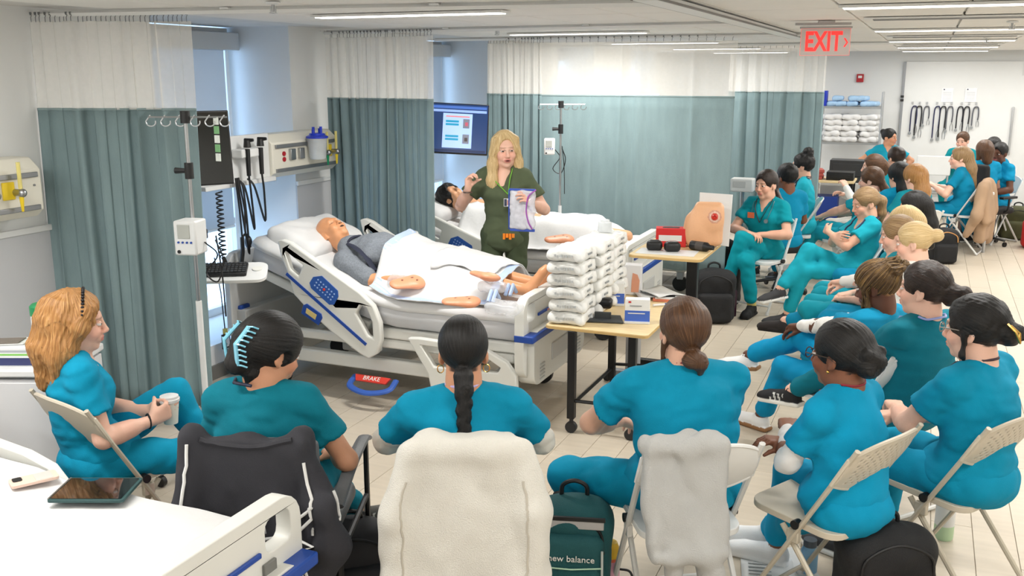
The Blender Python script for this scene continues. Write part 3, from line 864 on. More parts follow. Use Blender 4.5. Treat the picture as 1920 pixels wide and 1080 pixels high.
for n_, (y0, y1) in enumerate(BAYS, 1):
    f = MB(); xw = XL - .58; yw1 = y1 - .02; yw0 = y0 + .05
    f.box((xw, yw0 + .03, 1.3), (.06, .06, 2.12)); f.box((xw, yw1 - .02, 1.3), (.06, .04, 2.12))
    f.box((xw, (yw0 + yw1) / 2, .27), (.06, yw1 - yw0, .06)); f.box((xw, (yw0 + yw1) / 2, 2.37), (.06, yw1 - yw0, .12))
    f.box((xw, (yw0 + yw1) / 2, .95), (.05, yw1 - yw0, .05))
    W_ = struct(f.build('window_%d' % n_, M_TRIM, bevel=.004))
    g = MB(); g.box((xw - .01, (yw0 + yw1) / 2, .62), (.008, yw1 - yw0 - .08, .64)); g.build('pane', M_GLASS, W_)
    g = MB(); g.box((xw - .01, (yw0 + yw1) / 2, 1.64), (.008, yw1 - yw0 - .08, 1.34)); g.build('pane', M_GLASS, W_)
    s_ = thing('roller_shade', ['pale grey roller shade pulled down in the window behind the mounted black monitor', 'white roller shade in the window bay behind the lit slide screen',
               'white roller shade in the third window bay beyond the long curtain', 'white roller shade in the last window bay near the far wall'][n_ - 1], 'blind', (xw + .07, (yw0 + yw1) / 2, 0))
    g = MB(); g.box((0, -.06, 1.63), (.004, yw1 - yw0 - .10, 1.42)); g.build('shade_cloth', M_SHADE, s_)
    g = MB(); g.cyl((0, -(yw1 - yw0) / 2 + .01, .92), (0, (yw1 - yw0) / 2 - .11, .92), .012, n=10); g.build('hem_bar', M_TRIM, s_)
    g = MB(); g.box((.02, 0, 2.33), (.10, yw1 - yw0 + .0, .13)); g.build('head_box', M_SHADE, s_, bevel=.006)
# far wall, near wall, right wall
b = MB(); b.box(((XL + XR) / 2, YF + .1, CEIL / 2), (XR - XL + .2, .2, CEIL + .04)); struct(b.build('wall_far', M_WALL))
b = MB(); b.box((XR + .1, (YN + YF) / 2, CEIL / 2), (.2, YF - YN, CEIL + .04)); struct(b.build('wall_right', M_WALL))
b = MB(); b.box(((XL + XR) / 2, YN - .1, CEIL / 2), (XR - XL + .2, .2, CEIL + .04)); struct(b.build('wall_near', M_WALL))
# ------------------------------------------------------------------ ceiling fittings
M_LAMP = mat('lamp_diffuser', (255, 252, 244), .4, var=0, emit=5.0)
LBL = {0: 'left-hand row', 1: 'right-hand row', 2: 'outer row'}
for (x, y) in LAMPS:
    k_ = sorted(v for u, v in LAMPS if u == x).index(y)
    t = thing('ceiling_light', 'slim linear ceiling light %s, %s from the near end' % ({-2.69: 'above the row of beds', .15: 'beside the EXIT sign row', 1.95: 'in the outermost right row', -3.7: 'added out of view to brighten the near left corner'}[x], ('first', 'second', 'third', 'fourth', 'fifth', 'sixth', 'seventh')[k_]), 'light', (x, y, CEIL), group='linear ceiling lights')
    b = MB(); b.box((0, 0, -.006), (1.19, .13, .014)); b.build('light_frame', M_TRIM, t, bevel=.003)
    b = MB(); b.box((0, 0, -.014), (1.15, .085, .006)); b.build('diffuser', M_LAMP, t)
for y in (6.35, 9.6, 12.3):
    t = thing('air_vent', 'white slotted air vent between the ceiling lights, %s from the camera' % {6.35: 'nearest', 9.6: 'second', 12.3: 'farthest'}[y], 'vent', (.15, y, CEIL), group='ceiling air vents')
    b = MB(); b.box((0, 0, -.005), (1.1, .16, .010)); b.build('vent_frame', M_TRIM, t, bevel=.002)
    for k in range(3):
        b = MB(); b.box((0, -.045 + .045 * k, -.0125), (1.0, .014, .006)); b.build('slat', mat('vent_grey', (150, 150, 150), .5), t)
for (px, py, lb) in ((512, 12, 'small white sprinkler head in the ceiling above the left curtain'), (932, 58, 'small sprinkler head above the lit slide screen'),
                     (1898, 46, 'sprinkler head nearest the right edge of the ceiling'), (1850, 74, 'sprinkler head farther back beside the right ceiling lights')):
    p = onz(px, py, CEIL - .02)
    t = thing('sprinkler_head', lb, 'sprinkler', (p.x, p.y, CEIL))
    b = MB(); b.lathe([(.035, 0), (.035, -.006), (.012, -.012)], n=14); b.build('escutcheon', M_TRIM, t)
    b = MB(); b.cyl((0, 0, -.012), (0, 0, -.045), .007); b.box((.014, 0, -.035), (.004, .005, .03)); b.box((-.014, 0, -.035), (.004, .005, .03)); b.build('nozzle', M_STEEL, t)
    b = MB(); b.lathe([(.020, -.048), (.020, -.051), (.004, -.053)], n=12); b.build('deflector', M_STEEL, t)
# exit sign
p = ony(1547, 80, 6.6)
t = thing('exit_sign', 'clear edge-lit sign with red EXIT lettering and arrow hung from ceiling', 'sign', (p.x, 6.6, CEIL), rad(9))
M_RED = mat('exit_red', (255, 48, 44), .4, var=0, emit=.9)
b = MB(); b.prism(rrect(.300, .165, .004), .008, (0, 0, -.130), (1, 0, 0), (0, 0, 1)); b.build('sign_panel', mat('edge_lit_acrylic', (214, 205, 200), .2, var=0, alpha=.75), t)
b = MB()
for s_, c_ in (((.300, .006, .004), (0, 0, -.0475)), ((.300, .006, .004), (0, 0, -.2125)), ((.004, .006, .165), (-.15, 0, -.130)), ((.004, .006, .165), (.15, 0, -.130))): b.box(c_, s_)
b.build('lit_edge', mat('edge_pink', (240, 120, 112), .4, var=0, emit=.5), t)
text('lettering', 'EXIT', .150, m4((-.012, -.006, -.132), (1, 0, 0), (0, 0, 1)) @ Matrix.Scale(.74, 4, (1, 0, 0)) @ Matrix.Scale(1.12, 4, (0, 1, 0)), M_RED, t, .001, bold=.004)
text('arrow', '›', .12, m4((.125, -.006, -.125), (1, 0, 0), (0, 0, 1)), M_RED, t, .001)
b = MB(); b.box((-.02, 0, -.018), (.34, .05, .014)); b.box((0, 0, -.008), (.10, .10, .016)); b.box((0, 0, -.040), (.32, .016, .012)); b.build('canopy', mat('grey_metal', (170, 168, 166), .4, .6), t, bevel=.002)
# white rail running down the room under the ceiling
t = thing('ceiling_rail', 'long white curtain rail running down the room along the ceiling', 'rail')
b = MB(); b.box((-1.10, 6.4, CEIL - .02), (.10, 4.9, .03)); b.build('rail_body', M_TRIM, t, bevel=.004)
b = MB(); b.box((-1.155, 6.4, CEIL - .028), (.008, 4.9, .010)); b.box((-1.045, 6.4, CEIL - .028), (.008, 4.9, .010)); b.build('rail_lip', mat('rail_lip_grey', (120, 118, 116), .5), t)  # lips coloured a darker grey than the rail
# ------------------------------------------------------------------ cubicle curtains
M_CURT = mat('curtain_teal_grey', (134, 155, 158), .85, var=.06, vscale=14, bump=.25, bscale=300, stretch=(1, 1, .25), spec=.2)
def net_mat():
    m = mat('white_curtain_net', (246, 244, 238), .9, var=.02, vscale=40)
    nt = m.node_tree; bs = nt.nodes['Principled BSDF']; out = nt.nodes['Material Output']
    tr = nt.nodes.new('ShaderNodeBsdfTransparent'); mx = nt.nodes.new('ShaderNodeMixShader'); mx.inputs[0].default_value = .50
    nt.links.new(tr.outputs[0], mx.inputs[1]); nt.links.new(bs.outputs[0], mx.inputs[2]); nt.links.new(mx.outputs[0], out.inputs['Surface'])
    return m
M_NET = net_mat()
def curtain(label, a, b_, zb, zt, folds, amp, hooks, seed, track=None, netz=CEIL - .055):
    """a,b_: ends on plan; folds = pleats along it; denser folds where fn compresses"""
    a = Vector((a[0], a[1], 0)); b_ = Vector((b_[0], b_[1], 0)); d = b_ - a; L = d.length; d.normalize(); n_ = Vector((-d.y, d.x, 0))
    r = random.Random(seed); ph = [r.uniform(0, 6.28) for _ in range(6)]
    t = thing('cubicle_curtain', label, 'curtain', (a.x, a.y, 0))
    def off(u, k):
        s = u * folds * 2 * pi
        w_ = s + 1.3 * sin(u * 9 + ph[0]) + .8 * sin(u * 23 + ph[1])
        return amp * (.62 + .5 * sin(u * 13 + ph[2])) * (sin(w_) + .35 * sin(2 * w_ + ph[3])) * (.55 + .45 * k) + .012 * sin(u * 5 + ph[4] + 2 * k)
    nu = max(60, int(folds * 14))
    def fab(z0, z1, kk):
        def fn(u, v):
            z = z0 + (z1 - z0) * v; k = 1 - (z - zb) / (netz - zb)
            o = off(u, k * kk); p = d * (u * L + .012 * sin(u * folds * 12.5 + ph[5]) + .03 * k * sin(u * 11 + ph[1])) + n_ * o
            return Vector((p.x, p.y, z + (.006 * sin(u * 40) if v == 0 and z0 == zb else 0)))
        return fn
    m1 = MB(); m1.grid(fab(zb, zt, 1.0), nu, 14); m1.build('fabric', M_CURT, t, sharp=180, solid=.003)
    m2 = MB(); m2.grid(fab(zt, netz, .3), nu, 6); m2.build('net_top', M_NET, t, sharp=180)
    m3 = MB(); m3.grid(fab(zt - .006, zt + .008, .9), nu, 1); m3.build('fabric_header', mat('curtain_seam', (140, 160, 162), .85), t, sharp=180, solid=.006)
    hk = MB(); hk.tube([(0, 0, .0), (0, 0, .025), (.006, 0, .034), (0, 0, .042), (-.004, 0, .036)], .0022, 5); hk.cyl((0, 0, .040), (0, 0, .052), .006, n=8)
    h0 = hk.build('hook', mat('hook_grey', (120, 122, 124), .4, .6), t)
    for i in range(hooks):
        u = (i + .5) / hooks; q = d * (u * L) + n_ * off(u, .2) * .5
        o = h0 if i == 0 else h0.copy()
        if i: COL.objects.link(o); o.parent = t
        o.location = (q.x, q.y, netz - .004)
    if track:
        ta, tb, lb = track
        tr = thing('curtain_track', lb, 'track', (ta[0], ta[1], 0)); dv = Vector((tb[0] - ta[0], tb[1] - ta[1], 0))
        m5 = MB(); m5.tube([(0, 0, CEIL - .014), dv + Vector((0, 0, CEIL - .014))], .016, 4); m5.build('track_rail', M_TRIM, tr)
        k = max(2, int(dv.length / 1.0)); br = MB(); br.box((0, 0, CEIL - .004), (.05, .05, .008)); b0 = br.build('bracket', M_TRIM, tr)
        for i in range(1, k + 1):
            c = b0.copy(); COL.objects.link(c); c.parent = tr; c.location = dv * (i / k)
    return t
curtain('grey-green pleated cubicle curtain at the left behind the blonde woman with the cup', (-4.44, 3.86), (-3.62, 4.15),   .22, 1.905, 7, .050, 34, 1,
        ((-4.4, 3.9), (-1.1, 4.4), 'white ceiling track carrying the nearest left curtain'))
curtain('grey-green gathered cubicle curtain between the mannequin bed and the slide screen', (-4.36, 6.56), (-3.38, 6.46), .30, 1.90, 12, .038, 30, 2,
        ((-4.4, 6.57), (-1.1, 6.4), 'white ceiling track above the second curtain by the slide screen'))
curtain('tightly gathered left end of curtain beside the standing instructor', (-3.86, 8.44), (-3.28, 8.38), .34, 1.90, 9, .035, 18, 3)
curtain('broad flat grey-green cubicle curtain drawn across behind the supply tables', (-3.30, 8.36), (-1.53, 8.42), .36, 1.895, 7, .020, 24, 4,
        ((-4.4, 8.42), (-.9, 8.42), 'white ceiling track with spaced hooks above the broad flat curtain'))
curtain('farther grey-green curtain behind the seated students by the linen shelves', (-2.1, 11.25), (-1.05, 11.2), .30, 1.885, 7, .035, 16, 5,
        ((-4.4, 11.25), (-.3, 11.2), 'white ceiling track farthest back before the linen shelves'))
# ------------------------------------------------------------------ hospital beds
M_BED = mat('bed_ivory_plastic', (226, 226, 220), .42, var=.015, vscale=4)
M_BEDG = mat('bed_grey_plastic', (196, 197, 196), .5, var=.02)
M_BLUE = mat('bed_blue_strip', (28, 72, 160), .4, var=.03)
M_PAD = mat('bed_blue_keypad', (48, 92, 172), .35, var=.06, vscale=60)
M_KEY = mat('keypad_symbol', (170, 196, 236), .4)
M_SHEET = mat('white_sheet', (224, 224, 224), .85, var=.015, bump=.12, bscale=40, spec=.2)
M_MATT = mat('mattress_grey', (206, 207, 210), .7, var=.02, bump=.08, bscale=200)
M_CAST = mat('caster_black', (34, 34, 36), .5)
def pix_poly(pts, y, o): return [(ony(px, py, y).x - o[0], ony(px, py, y).z) for px, py in pts]
YB = 5.07
RAIL = [(535, 452), (546, 449), (560, 455), (690, 548), (716, 573), (729, 606), (731, 640), (723, 664), (706, 673), (690, 664), (636, 622), (598, 588), (566, 552), (553, 508), (541, 478)]
RH1 = [(550, 470), (583, 497), (575, 518), (560, 505)]
RH2 = [(692, 572), (703, 578), (713, 604), (715, 634), (706, 630), (683, 588)]
FRAIL = [(780, 634), (800, 634), (920, 652), (966, 680), (984, 706), (986, 745), (976, 765), (826, 740), (818, 700)]
FH = [(806, 648), (918, 664), (955, 690), (950, 700), (830, 688)]
def bed(label, x0, yc, ang=28.0, mz=.69, near=True, foot=True, rails=(1, 1, 1, 1), brake=True, knee=True):
    """x0 = head end; local x to the foot; ang lifts the back section about the hip line"""
    o = (-4.2, 5.57)
    t = thing('hospital_bed', label, 'bed', (x0, yc, 0))
    px, pz = 1.05, .56
    def rot(p, a=ang - 28):
        c, s = cos(rad(-a)), sin(rad(-a)); u, v = p[0] - px, p[1] - pz
        return (px + u * c - v * s, pz + u * s + v * c)
    # undercarriage
    b = MB(); b.box((1.12, -.36, .24), (1.75, .07, .09)); b.box((1.12, .36, .24), (1.75, .07, .09)); b.box((.30, 0, .24), (.10, .78, .10)); b.box((1.95, 0, .24), (.10, .78, .10)); b.build('base_frame', M_BED, t, bevel=.012)
    for xx in (.75, 1.55):
        b = MB(); b.box((xx, 0, .34), (.16, .34, .22)); b.build('lift_column', M_BEDG, t, bevel=.015)
    for (cx, cy) in ((.30, -.36), (.30, .36), (1.95, -.36), (1.95, .36)):
        b = MB(); b.box((cx, cy, .165), (.07, .05, .10)); c_ = b.build('caster', M_BEDG, t, bevel=.01)
        b = MB(); b.cyl((cx, cy - .022, .075), (cx, cy + .022, .075), .075, n=20); b.build('wheel', M_CAST, c_, bevel=.006)
    b = MB(); b.box((1.60, 0, .47), (1.04, .86, .07)); b.box((1.12, -.40, .40), (1.9, .05, .06)); b.box((1.12, .40, .40), (1.9, .05, .06)); b.build('deck_frame', M_BED, t, bevel=.012)
    # back deck
    am = max(ang - 9, 4); ca, sa = cos(rad(am)), sin(rad(am))
    R = Matrix.Rotation(rad(am), 3, 'Y')
    def back(u, w_): return Vector((px - u * ca + w_ * sa * 0 - w_ * -sa * 0, 0, 0))
    ax = Vector((-ca, 0, sa)); an = Vector((sa, 0, ca))
    P0 = Vector((px, 0, .50))
    b = MB(); b.box(P0 + ax * .50, (1.0, .86, .06), R); b.build('back_deck', M_BED, t, bevel=.012)
    # mattress: swept profile, lifted at the back
    prof = []
    th = mz - .515
    for u in np.linspace(.98, 0, 9): prof.append(P0 + ax * float(u) + an * .035)
    prof[-1] = prof[-1] + Vector((.03, 0, 0))
    for x in np.linspace(1.25, 2.08, 8): prof.append(Vector((float(x), 0, .51)))
    rings = []
    for i, p in enumerate(prof):
        nn = an if i < 7 else ((an + Vector((0, 0, 1))).normalized() if i < 10 else Vector((0, 0, 1)))
        e = .04 if i in (0, len(prof) - 1) else 0
        rings.append([p + Vector((0, yy, 0)) + nn * hh for yy, hh in ((-.44 + e, .02), (-.45 + e, th * .5), (-.44 + e, th - .03), (-.41 + e, th), (0, th + .006), (.41 - e, th), (.44 - e, th - .03), (.45 - e, th * .5), (.44 - e, .02), (.40, 0), (-.40, 0))])
    b = MB(); b.loft(rings[::-1]); b.build('mattress', M_MATT, t, sharp=70)
    # fitted sheet over the top and upper sides
    rings2 = []
    for i, p in enumerate(prof):
        nn = an if i < 7 else ((an + Vector((0, 0, 1))).normalized() if i < 10 else Vector((0, 0, 1)))
        rings2.append([p + Vector((0, yy, 0)) + nn * (hh + .006 + .003 * sin(i * 2.1 + yy * 9)) for yy, hh in ((-.452, th - .055), (-.446, th - .02), (-.41, th + .002), (-.2, th + .004), (0, th + .007), (.2, th + .004), (.41, th + .002), (.446, th - .02), (.452, th - .055))])
    b = MB(); nr = len(rings2[0]); V = [q for r_ in rings2 for q in r_]
    b.add(V, [(i * nr + j, i * nr + j + 1, (i + 1) * nr + j + 1, (i + 1) * nr + j) for i in range(len(rings2) - 1) for j in range(nr - 1)]); b.build('fitted_sheet', M_SHEET, t, sharp=180, solid=.004)
    # head board
    b = MB(); b.prism(rrect(.94, .62, .10), .05, (-.03, 0, .60), (0, 1, 0), (0, 0, 1)); b.box((.02, 0, .34), (.10, .84, .34)); b.build('headboard', M_BEDG, t, bevel=.012)
    b = MB(); b.box((.01, -.36, .50), (.03, .10, .07)); b.build('corner_bumper', M_BLUE, t, bevel=.008)
    # foot board: outline with two hand openings, wrapped by a blue band
    fo = rrect(1.04, .50, .10, 5, (0, .55)); h1 = rrect(.13, .11, .03, 3, (-.40, .70)); h2 = rrect(.13, .11, .03, 3, (.40, .70))
    b = MB(); b.prism(fo, .06, (2.14, 0, 0), (0, 1, 0), (0, 0, 1), holes=(h1, h2)); b.prism(rrect(.92, .34, .08, 4, (0, .42)), .11, (2.16, 0, 0), (0, 1, 0), (0, 0, 1)); fb = b.build('footboard', M_BED, t, bevel=.014, seg=3)
    b = MB(); b.box((2.168, 0, .560), (.125, 1.045, .045)); b.build('blue_band', M_BLUE, fb, bevel=.008)
    b = MB(); b.box((2.176, 0, .785 - .12), (.012, .60, .018)); b.build('control_strip', M_BLUE, fb, bevel=.004)
    for yy in (-.14, .02): 
        b = MB(); b.box((2.183, yy, .665), (.006, .05, .010)); b.build('strip_label', mat('strip_red_white', (226, 150, 140), .5), fb)
    b = MB(); b.box((2.176, .34, .60), (.012, .06, .05)); b.build('display', mat('small_display', (120, 120, 116), .3), fb, bevel=.003)
    for yy in (-.33, .33):
        for kz in range(5):
            b = MB(); b.box((2.217, yy, .28 + .022 * kz), (.008, .075, .009)); b.build('grille_bar', M_BEDG, fb)
    b = MB(); b.box((2.217, 0, .40), (.012, .34, .11)); b.build('recessed_panel', M_BEDG, fb, bevel=.02)
    # rails
    def rail(poly, holes, y, nm, th_=.045, lift=True):
        b = MB(); f_ = (lambda p: rot(p)) if lift else (lambda p: p)
        b.prism([f_(p) for p in poly], th_, (0, y, 0), (1, 0, 0), (0, 0, 1), holes=[[f_(p) for p in h] for h in holes])
        return b.build(nm, M_BED, t, bevel=.012, seg=3)
    HP = pix_poly(RAIL, YB, o); HH = [pix_poly(RH1, YB, o), pix_poly(RH2, YB, o)]
    a0 = pix_poly([(553, 513), (703, 646)], YB, o); kp = pix_poly([(604, 519), (620, 517), (650, 545), (651, 556), (643, 571), (634, 571), (600, 540), (597, 530)], YB, o)
    rl = pix_poly([(585, 572), (592, 569), (619, 588), (621, 596), (614, 610), (581, 587)], YB, o); rl2 = pix_poly([(592, 577), (611, 590), (608, 599), (590, 586)], YB, o)
    for sgn, on in ((-1, rails[0]), (1, rails[1])):
        if not on: continue
        y = sgn * .50; fc = sgn * .024
        hr = rail(HP, HH, y, 'side_rail')
        for side in (-1, 1):
            q = side * .0245
            p0, p1 = rot(a0[0]), rot(a0[1]); dv = Vector((p1[0] - p0[0], 0, p1[1] - p0[1])); L_ = dv.length; dv.normalize(); un = Vector((-dv.z, 0, dv.x))
            b = MB(); b.prism([(0, -.010), (L_, -.010), (L_, .010), (0, .010)], .005, (p0[0], y + q, p0[1]), dv, un); b.build('blue_stripe', M_BLUE, hr)
            b = MB(); b.prism([rot(p) for p in kp], .006, (0, y + q, 0)); k_ = b.build('keypad', M_PAD, hr)
            c = [rot(p) for p in kp]; cx = sum(p[0] for p in c) / len(c); cz = sum(p[1] for p in c) / len(c)
            b = MB()
            for i in range(-3, 4):
                for j in range(-1, 2):
                    if (i, j) == (0, 0): continue
                    b.box(Vector((cx, y + q + side * .004, cz)) + dv * (i * .024) + un * (j * .024 + .004), (.009, .002, .009))
            k2 = b.build('keypad_symbols', M_KEY, hr); k2['kind'] = 'stuff'
            b = MB(); b.cyl((cx, y + q, cz + .004), (cx, y + q + side * .006, cz + .004), .009, n=12); b.build('call_button', mat('call_red', (222, 70, 60), .4), hr)
            b = MB(); b.prism([rot(p) for p in rl], .008, (0, y + q, 0)); b.build('release_latch', M_BLUE, hr, bevel=.003)
            b = MB(); b.prism([rot(p) for p in rl2], .012, (0, y + q, 0)); b.build('latch_label', mat('latch_yellow', (216, 196, 128), .5), hr)
        b = MB(); b.box((rot((1.0, .42))[0] + .05, sgn * .46, .40), (.22, .04, .09)); b.build('rail_arm', M_BEDG, t, bevel=.01)
    FP = pix_poly(FRAIL, YB, o); F2 = [pix_poly(FH, YB, o)]
    for sgn, on in ((-1, rails[2]), (1, rails[3])):
        if on: rail(FP, F2, sgn * .50, 'side_rail', lift=False)
    if brake:
        c = ony(705, 712, YB - .05); cx = c.x - o[0]
        b = MB(); b.tube(spline([(cx - .15, -.47, .175), (cx - .14, -.56, .135), (cx, -.60, .115), (cx + .14, -.56, .135), (cx + .15, -.47, .175)], 5), .022, 8, flat=.6); bp_ = b.build('brake_pedal', mat('pedal_blue', (52, 92, 176), .4), t)
        b = MB(); b.prism([(-.13, .0), (.13, .0), (.11, -.045), (-.11, -.045)], .012, (cx, -.50, .195), (1, 0, 0), (0, .75, .66)); b.build('brake_plate', mat('pedal_red', (214, 58, 44), .4), bp_)
        text('brake_lettering', 'BRAKE', .042, m4((cx, -.5220, .1862), (1, 0, 0), (0, .75, .66)), mat('lettering_white', (240, 236, 230), .5), bp_, .0008)
    return t
bed('adjustable hospital bed with raised back and lowered foot rail holding the bald mannequin', -4.25, 5.57)
bed('second hospital bed behind the instructor holding the dark-haired mannequin', -4.2, 7.50, 20, rails=(1, 1, 0, 1))
bed('foreground hospital bed with bare flat mattress and phone and tablet on it', -3.93, 1.86, 6, mz=.70, rails=(0, 1, 0, 0), brake=False)
bed('bed mostly hidden behind the broad curtain beside the white bedside monitor', -4.05, 9.5, 20, rails=(0, 0, 0, 1), brake=False)
# ------------------------------------------------------------------ chairs
def folding_chair(label, x, y, yaw, col, perf=True, group=None, seat=True):
    t = thing('folding_chair', label, 'chair', (x, y, 0), rad(yaw), group)
    M = mat('chair_%d_%d_%d' % col, col, .45, var=.02); M2 = mat('chair_tube_%d_%d_%d' % col, tuple(int(c * .97) for c in col), .35, .1, var=.02)
    for s in (-1, 1):
        b = MB(); b.tube([(s * .200, .235, .012), (s * .207, -.01, .44), (s * .213, -.225, .815)], .0125, 8, flat=.8); b.build('side_frame', M2, t)
        b = MB(); b.tube([(s * .188, .075, .425), (s * .190, -.27, .014)], .0115, 8); b.build('rear_leg', M2, t)
        b = MB(); b.box((s * .200, .015, .40), (.022, .05, .05)); b.build('hinge_bracket', M2, t, bevel=.004)
        b = MB(); b.cyl((s * .195, .0, .455), (s * .225, .0, .455), .018, n=12); b.build('hinge_cap', M_BLACKP, t)
        b = MB(); b.cyl((s * .200, .238, .0), (s * .200, .232, .03), .016, n=10); b.build('foot_cap', M_WHITEP, t)
    b = MB(); b.tube([(-.190, -.27, .014), (.190, -.27, .014)], .011, 8); b.build('rear_crossbar', M2, t)
    b = MB(); b.tube([(-.200, .20, .072), (.200, .20, .072)], .009, 8); b.build('front_crossbar', M2, t)
    b = MB(); b.prism(rrect(.39, .40, .07, 5, (0, .04)), .026, (0, 0, .448), (1, 0, 0), (0, 1, .04)); b.build('seat', M, t, bevel=.010, seg=3)
    # contoured back panel with real holes
    def fn(u, v):
        xx = (u - .5) * .44; e = abs(u - .5) * 2
        zt = .83 - .055 * e ** 3; zb = .61 + .050 * e ** 2.2
        z = zb + (zt - zb) * v
        return Vector((xx, -.105 - (z - .60) * .53 - .035 * (1 - e ** 2) - .010 * sin(v * pi), z))
    def skip(i, j):
        if not perf: return False
        return 4 < i < 45 and 3 < j < 23 and ((j % 4 == 0 and i % 4 == 1) or (j % 4 == 2 and i % 4 == 3))
    b = MB(); b.grid(fn, 50, 26, skip=skip); b.build('backrest', M, t, solid=.009, sharp=60)
    b = MB(); b.tube([fn(i / 24, 1) for i in range(25)] + [fn(1 - i / 24, 0) for i in range(25)], .008, 6, closed=True); b.build('backrest_rim', M, t)
    return t
BEIGE = (204, 194, 176); WHITEC = (226, 226, 224)
def chair_for(p, label, col, fwd=.10, perf=True, side=0, dyaw=0):
    a = rad(p['yaw']); return folding_chair(label, p['x'] - sin(a) * fwd + cos(a) * side, p['y'] + cos(a) * fwd + sin(a) * side, p['yaw'] + dyaw, col, perf)
def swivel_chair(label, x, y, yaw, arms=True, back=True):
    t = thing('office_chair', label, 'chair', (x, y, 0), rad(yaw)); M = mat('black_upholstery', (30, 30, 32), .8, var=.05, bump=.2, bscale=300)
    sdf_obj('seat', [nets([rbox((0, .03, .44), (.24, .23, .045), .04)], .02)], M, t)
    if back: sdf_obj('backrest', [nets([rbox((0, -.24, .78), (.21, .04, .24), .04, rx(.12))], .02)], M, t)
    b = MB(); b.cyl((0, 0, .12), (0, 0, .40), .028); b.build('gas_column', M_BLACKP, t)
    for k in range(5):
        a = k * 2 * pi / 5 + .3; e = Vector((.28 * cos(a), .28 * sin(a), .075))
        b = MB(); b.tube([(0, 0, .12), e], [.028, .018], 8, flat=.7); lg = b.build('base_arm', M_BLACKP, t)
        b = MB(); b.cyl(e + Vector((-.012, 0, -.045)), e + Vector((.012, 0, -.045)), .03); b.build('caster', M_BLACKP, lg)
    if back: b = MB(); b.tube([(0, -.18, .42), (0, -.28, .50), (0, -.27, .62)], .02, 8, flat=.5); b.build('back_bar', M_BLACKP, t)
    if arms:
        for s in (-1, 1):
            b = MB(); b.tube(spline([(s * .2, .05, .42), (s * .28, .05, .46), (s * .29, .05, .60)], 4), .014, 8); b.box((s * .29, .03, .615), (.06, .26, .03)); b.build('armrest', M_BLACKP, t, bevel=.008)
    return t
# ------------------------------------------------------------------ the class
TEAL_A = (0, 142, 178); TEAL_B = (0, 112, 130); TEAL_C = (16, 142, 160); TEAL_D = (0, 130, 168); TEAL_E = (0, 148, 190)
ME = {}
def P(key, label, **k): ME[key] = person(label, 0, 0, **k); return ME[key]
bun = lambda pos, r: ([pos], [r])
# A - woman with the paper cup
P('A', 'person with strawberry blonde hair and beaded headband holding a white paper cup', crown=(135, 541), yaw=-30, t1=-14, t2=0, tw=-4, head=(-14, 6, 4), skin='fair', top=TEAL_A, seed=11,
  wr=((-.01, .235, .665), (.11, .205, .665)), palm=((1, .1, .1), (-1, .1, .1)), hdir=((.25, .8, .25), (-.2, .8, .25)), hands=({'curl': 42, 'thumb': 40, 'hold': .5}, {'curl': 42, 'thumb': 40, 'hold': .5}), pole=((-.7, -.3, -.7), (.5, -.5, -.9)),
  ank=((.02, .50, .33), (.12, .40, .085)), kpole=((-.15, .3, 1), (.15, .5, 1)), shoe=((230, 230, 228), (240, 240, 240)),
  hair=dict(c='strawberry', tie=(0, -.03, .135), vol=.006, ears=0, low=-.07, groove=.004, wl=.016, wave=.6, messy=.004,
            extra=[([(0, -.080, .02), (0, -.092, -.10), (-.01, -.095, -.24)], [.066, .066, .044], .05), ([(.055, -.05, .0), (.070, -.05, -.10), (.06, -.055, -.22)], [.045, .050, .030], .04),
                   ([(-.055, -.05, .0), (-.070, -.05, -.10), (-.06, -.06, -.21)], [.045, .050, .030], .04), ([(.06, .03, .06), (.082, .01, .0), (.078, -.03, -.08)], [.03, .026, .02], .03), ([(-.06, .03, .06), (-.082, .01, .0), (-.078, -.03, -.08)], [.03, .026, .02], .03)]))
p = ME['A']
b = MB()
for k in range(-9, 10):
    a = k * .155; b.sphere(hpt(p, [(.090 * sin(a), .022, .040 + .0925 * cos(a))])[0], .0075, 8, 6)
b.build('beaded_headband', mat('headband_black', (28, 26, 30), .3, .3), p['T'])
b = MB(); b.tube([Vector(p['Wr'][1]) + Vector((.032 * cos(a), -.01, .030 * sin(a))) for a in np.linspace(0, 6.0, 14)], .0045, 6, closed=True); b.build('bracelet', M_BLACKP, p['T'])
chair_for(p, 'beige folding chair under the blonde woman beside the drawer cabinet', BEIGE, .08, False, dyaw=16)
# B - dark hair with blue claw clip
P('B', 'person with dark hair in a light blue claw clip seated over the black jacket', crown=(522, 588), yaw=20, t1=6, t2=6, head=(-44, 22, 0), skin='tan', top=TEAL_B, seed=21, w=1.06, hz=.52,
  wr=((-.10, .36, .66), (.20, .28, .64)), ank=((.20, .60, .24), (.10, .42, .085)), kpole=((.3, .6, .8), (.1, .6, 1)), foot=((62, 6), (30, 0)), shoe=((88, 86, 82), (226, 224, 218), (228, 226, 220)),
  hair=dict(c='black', tie=(0, -.11, .03), vol=.014, low=-.085, groove=.002, extra=[([(0, -.095, .01), (0, -.115, -.06)], [.055, .040], .04), ([(.02, -.06, -.08), (.01, -.05, -.13)], [.03, .012], .03)]))
p = ME['B']
for s in (-1, 1):
    b = MB()
    arcp = [(-.004 + s * .034 + .006 * sin(k / 8 * pi) * s, -.160 + .008 * abs(k - 4) , .070 - .0165 * k) for k in range(9)]
    b.tube(hpt(p, arcp), .0105, 8, flat=.6)
    for k in range(9):
        q = arcp[k]; b.tube(hpt(p, [q, (q[0] + s * .020, q[1] + .004, q[2] + .004), (q[0] + s * .028, q[1] + .022, q[2] + .002)]), .0036, 5)
    b.build('claw_clip', mat('claw_clip_blue', (120, 190, 214), .25, coat=.4, var=.02), p['T'])
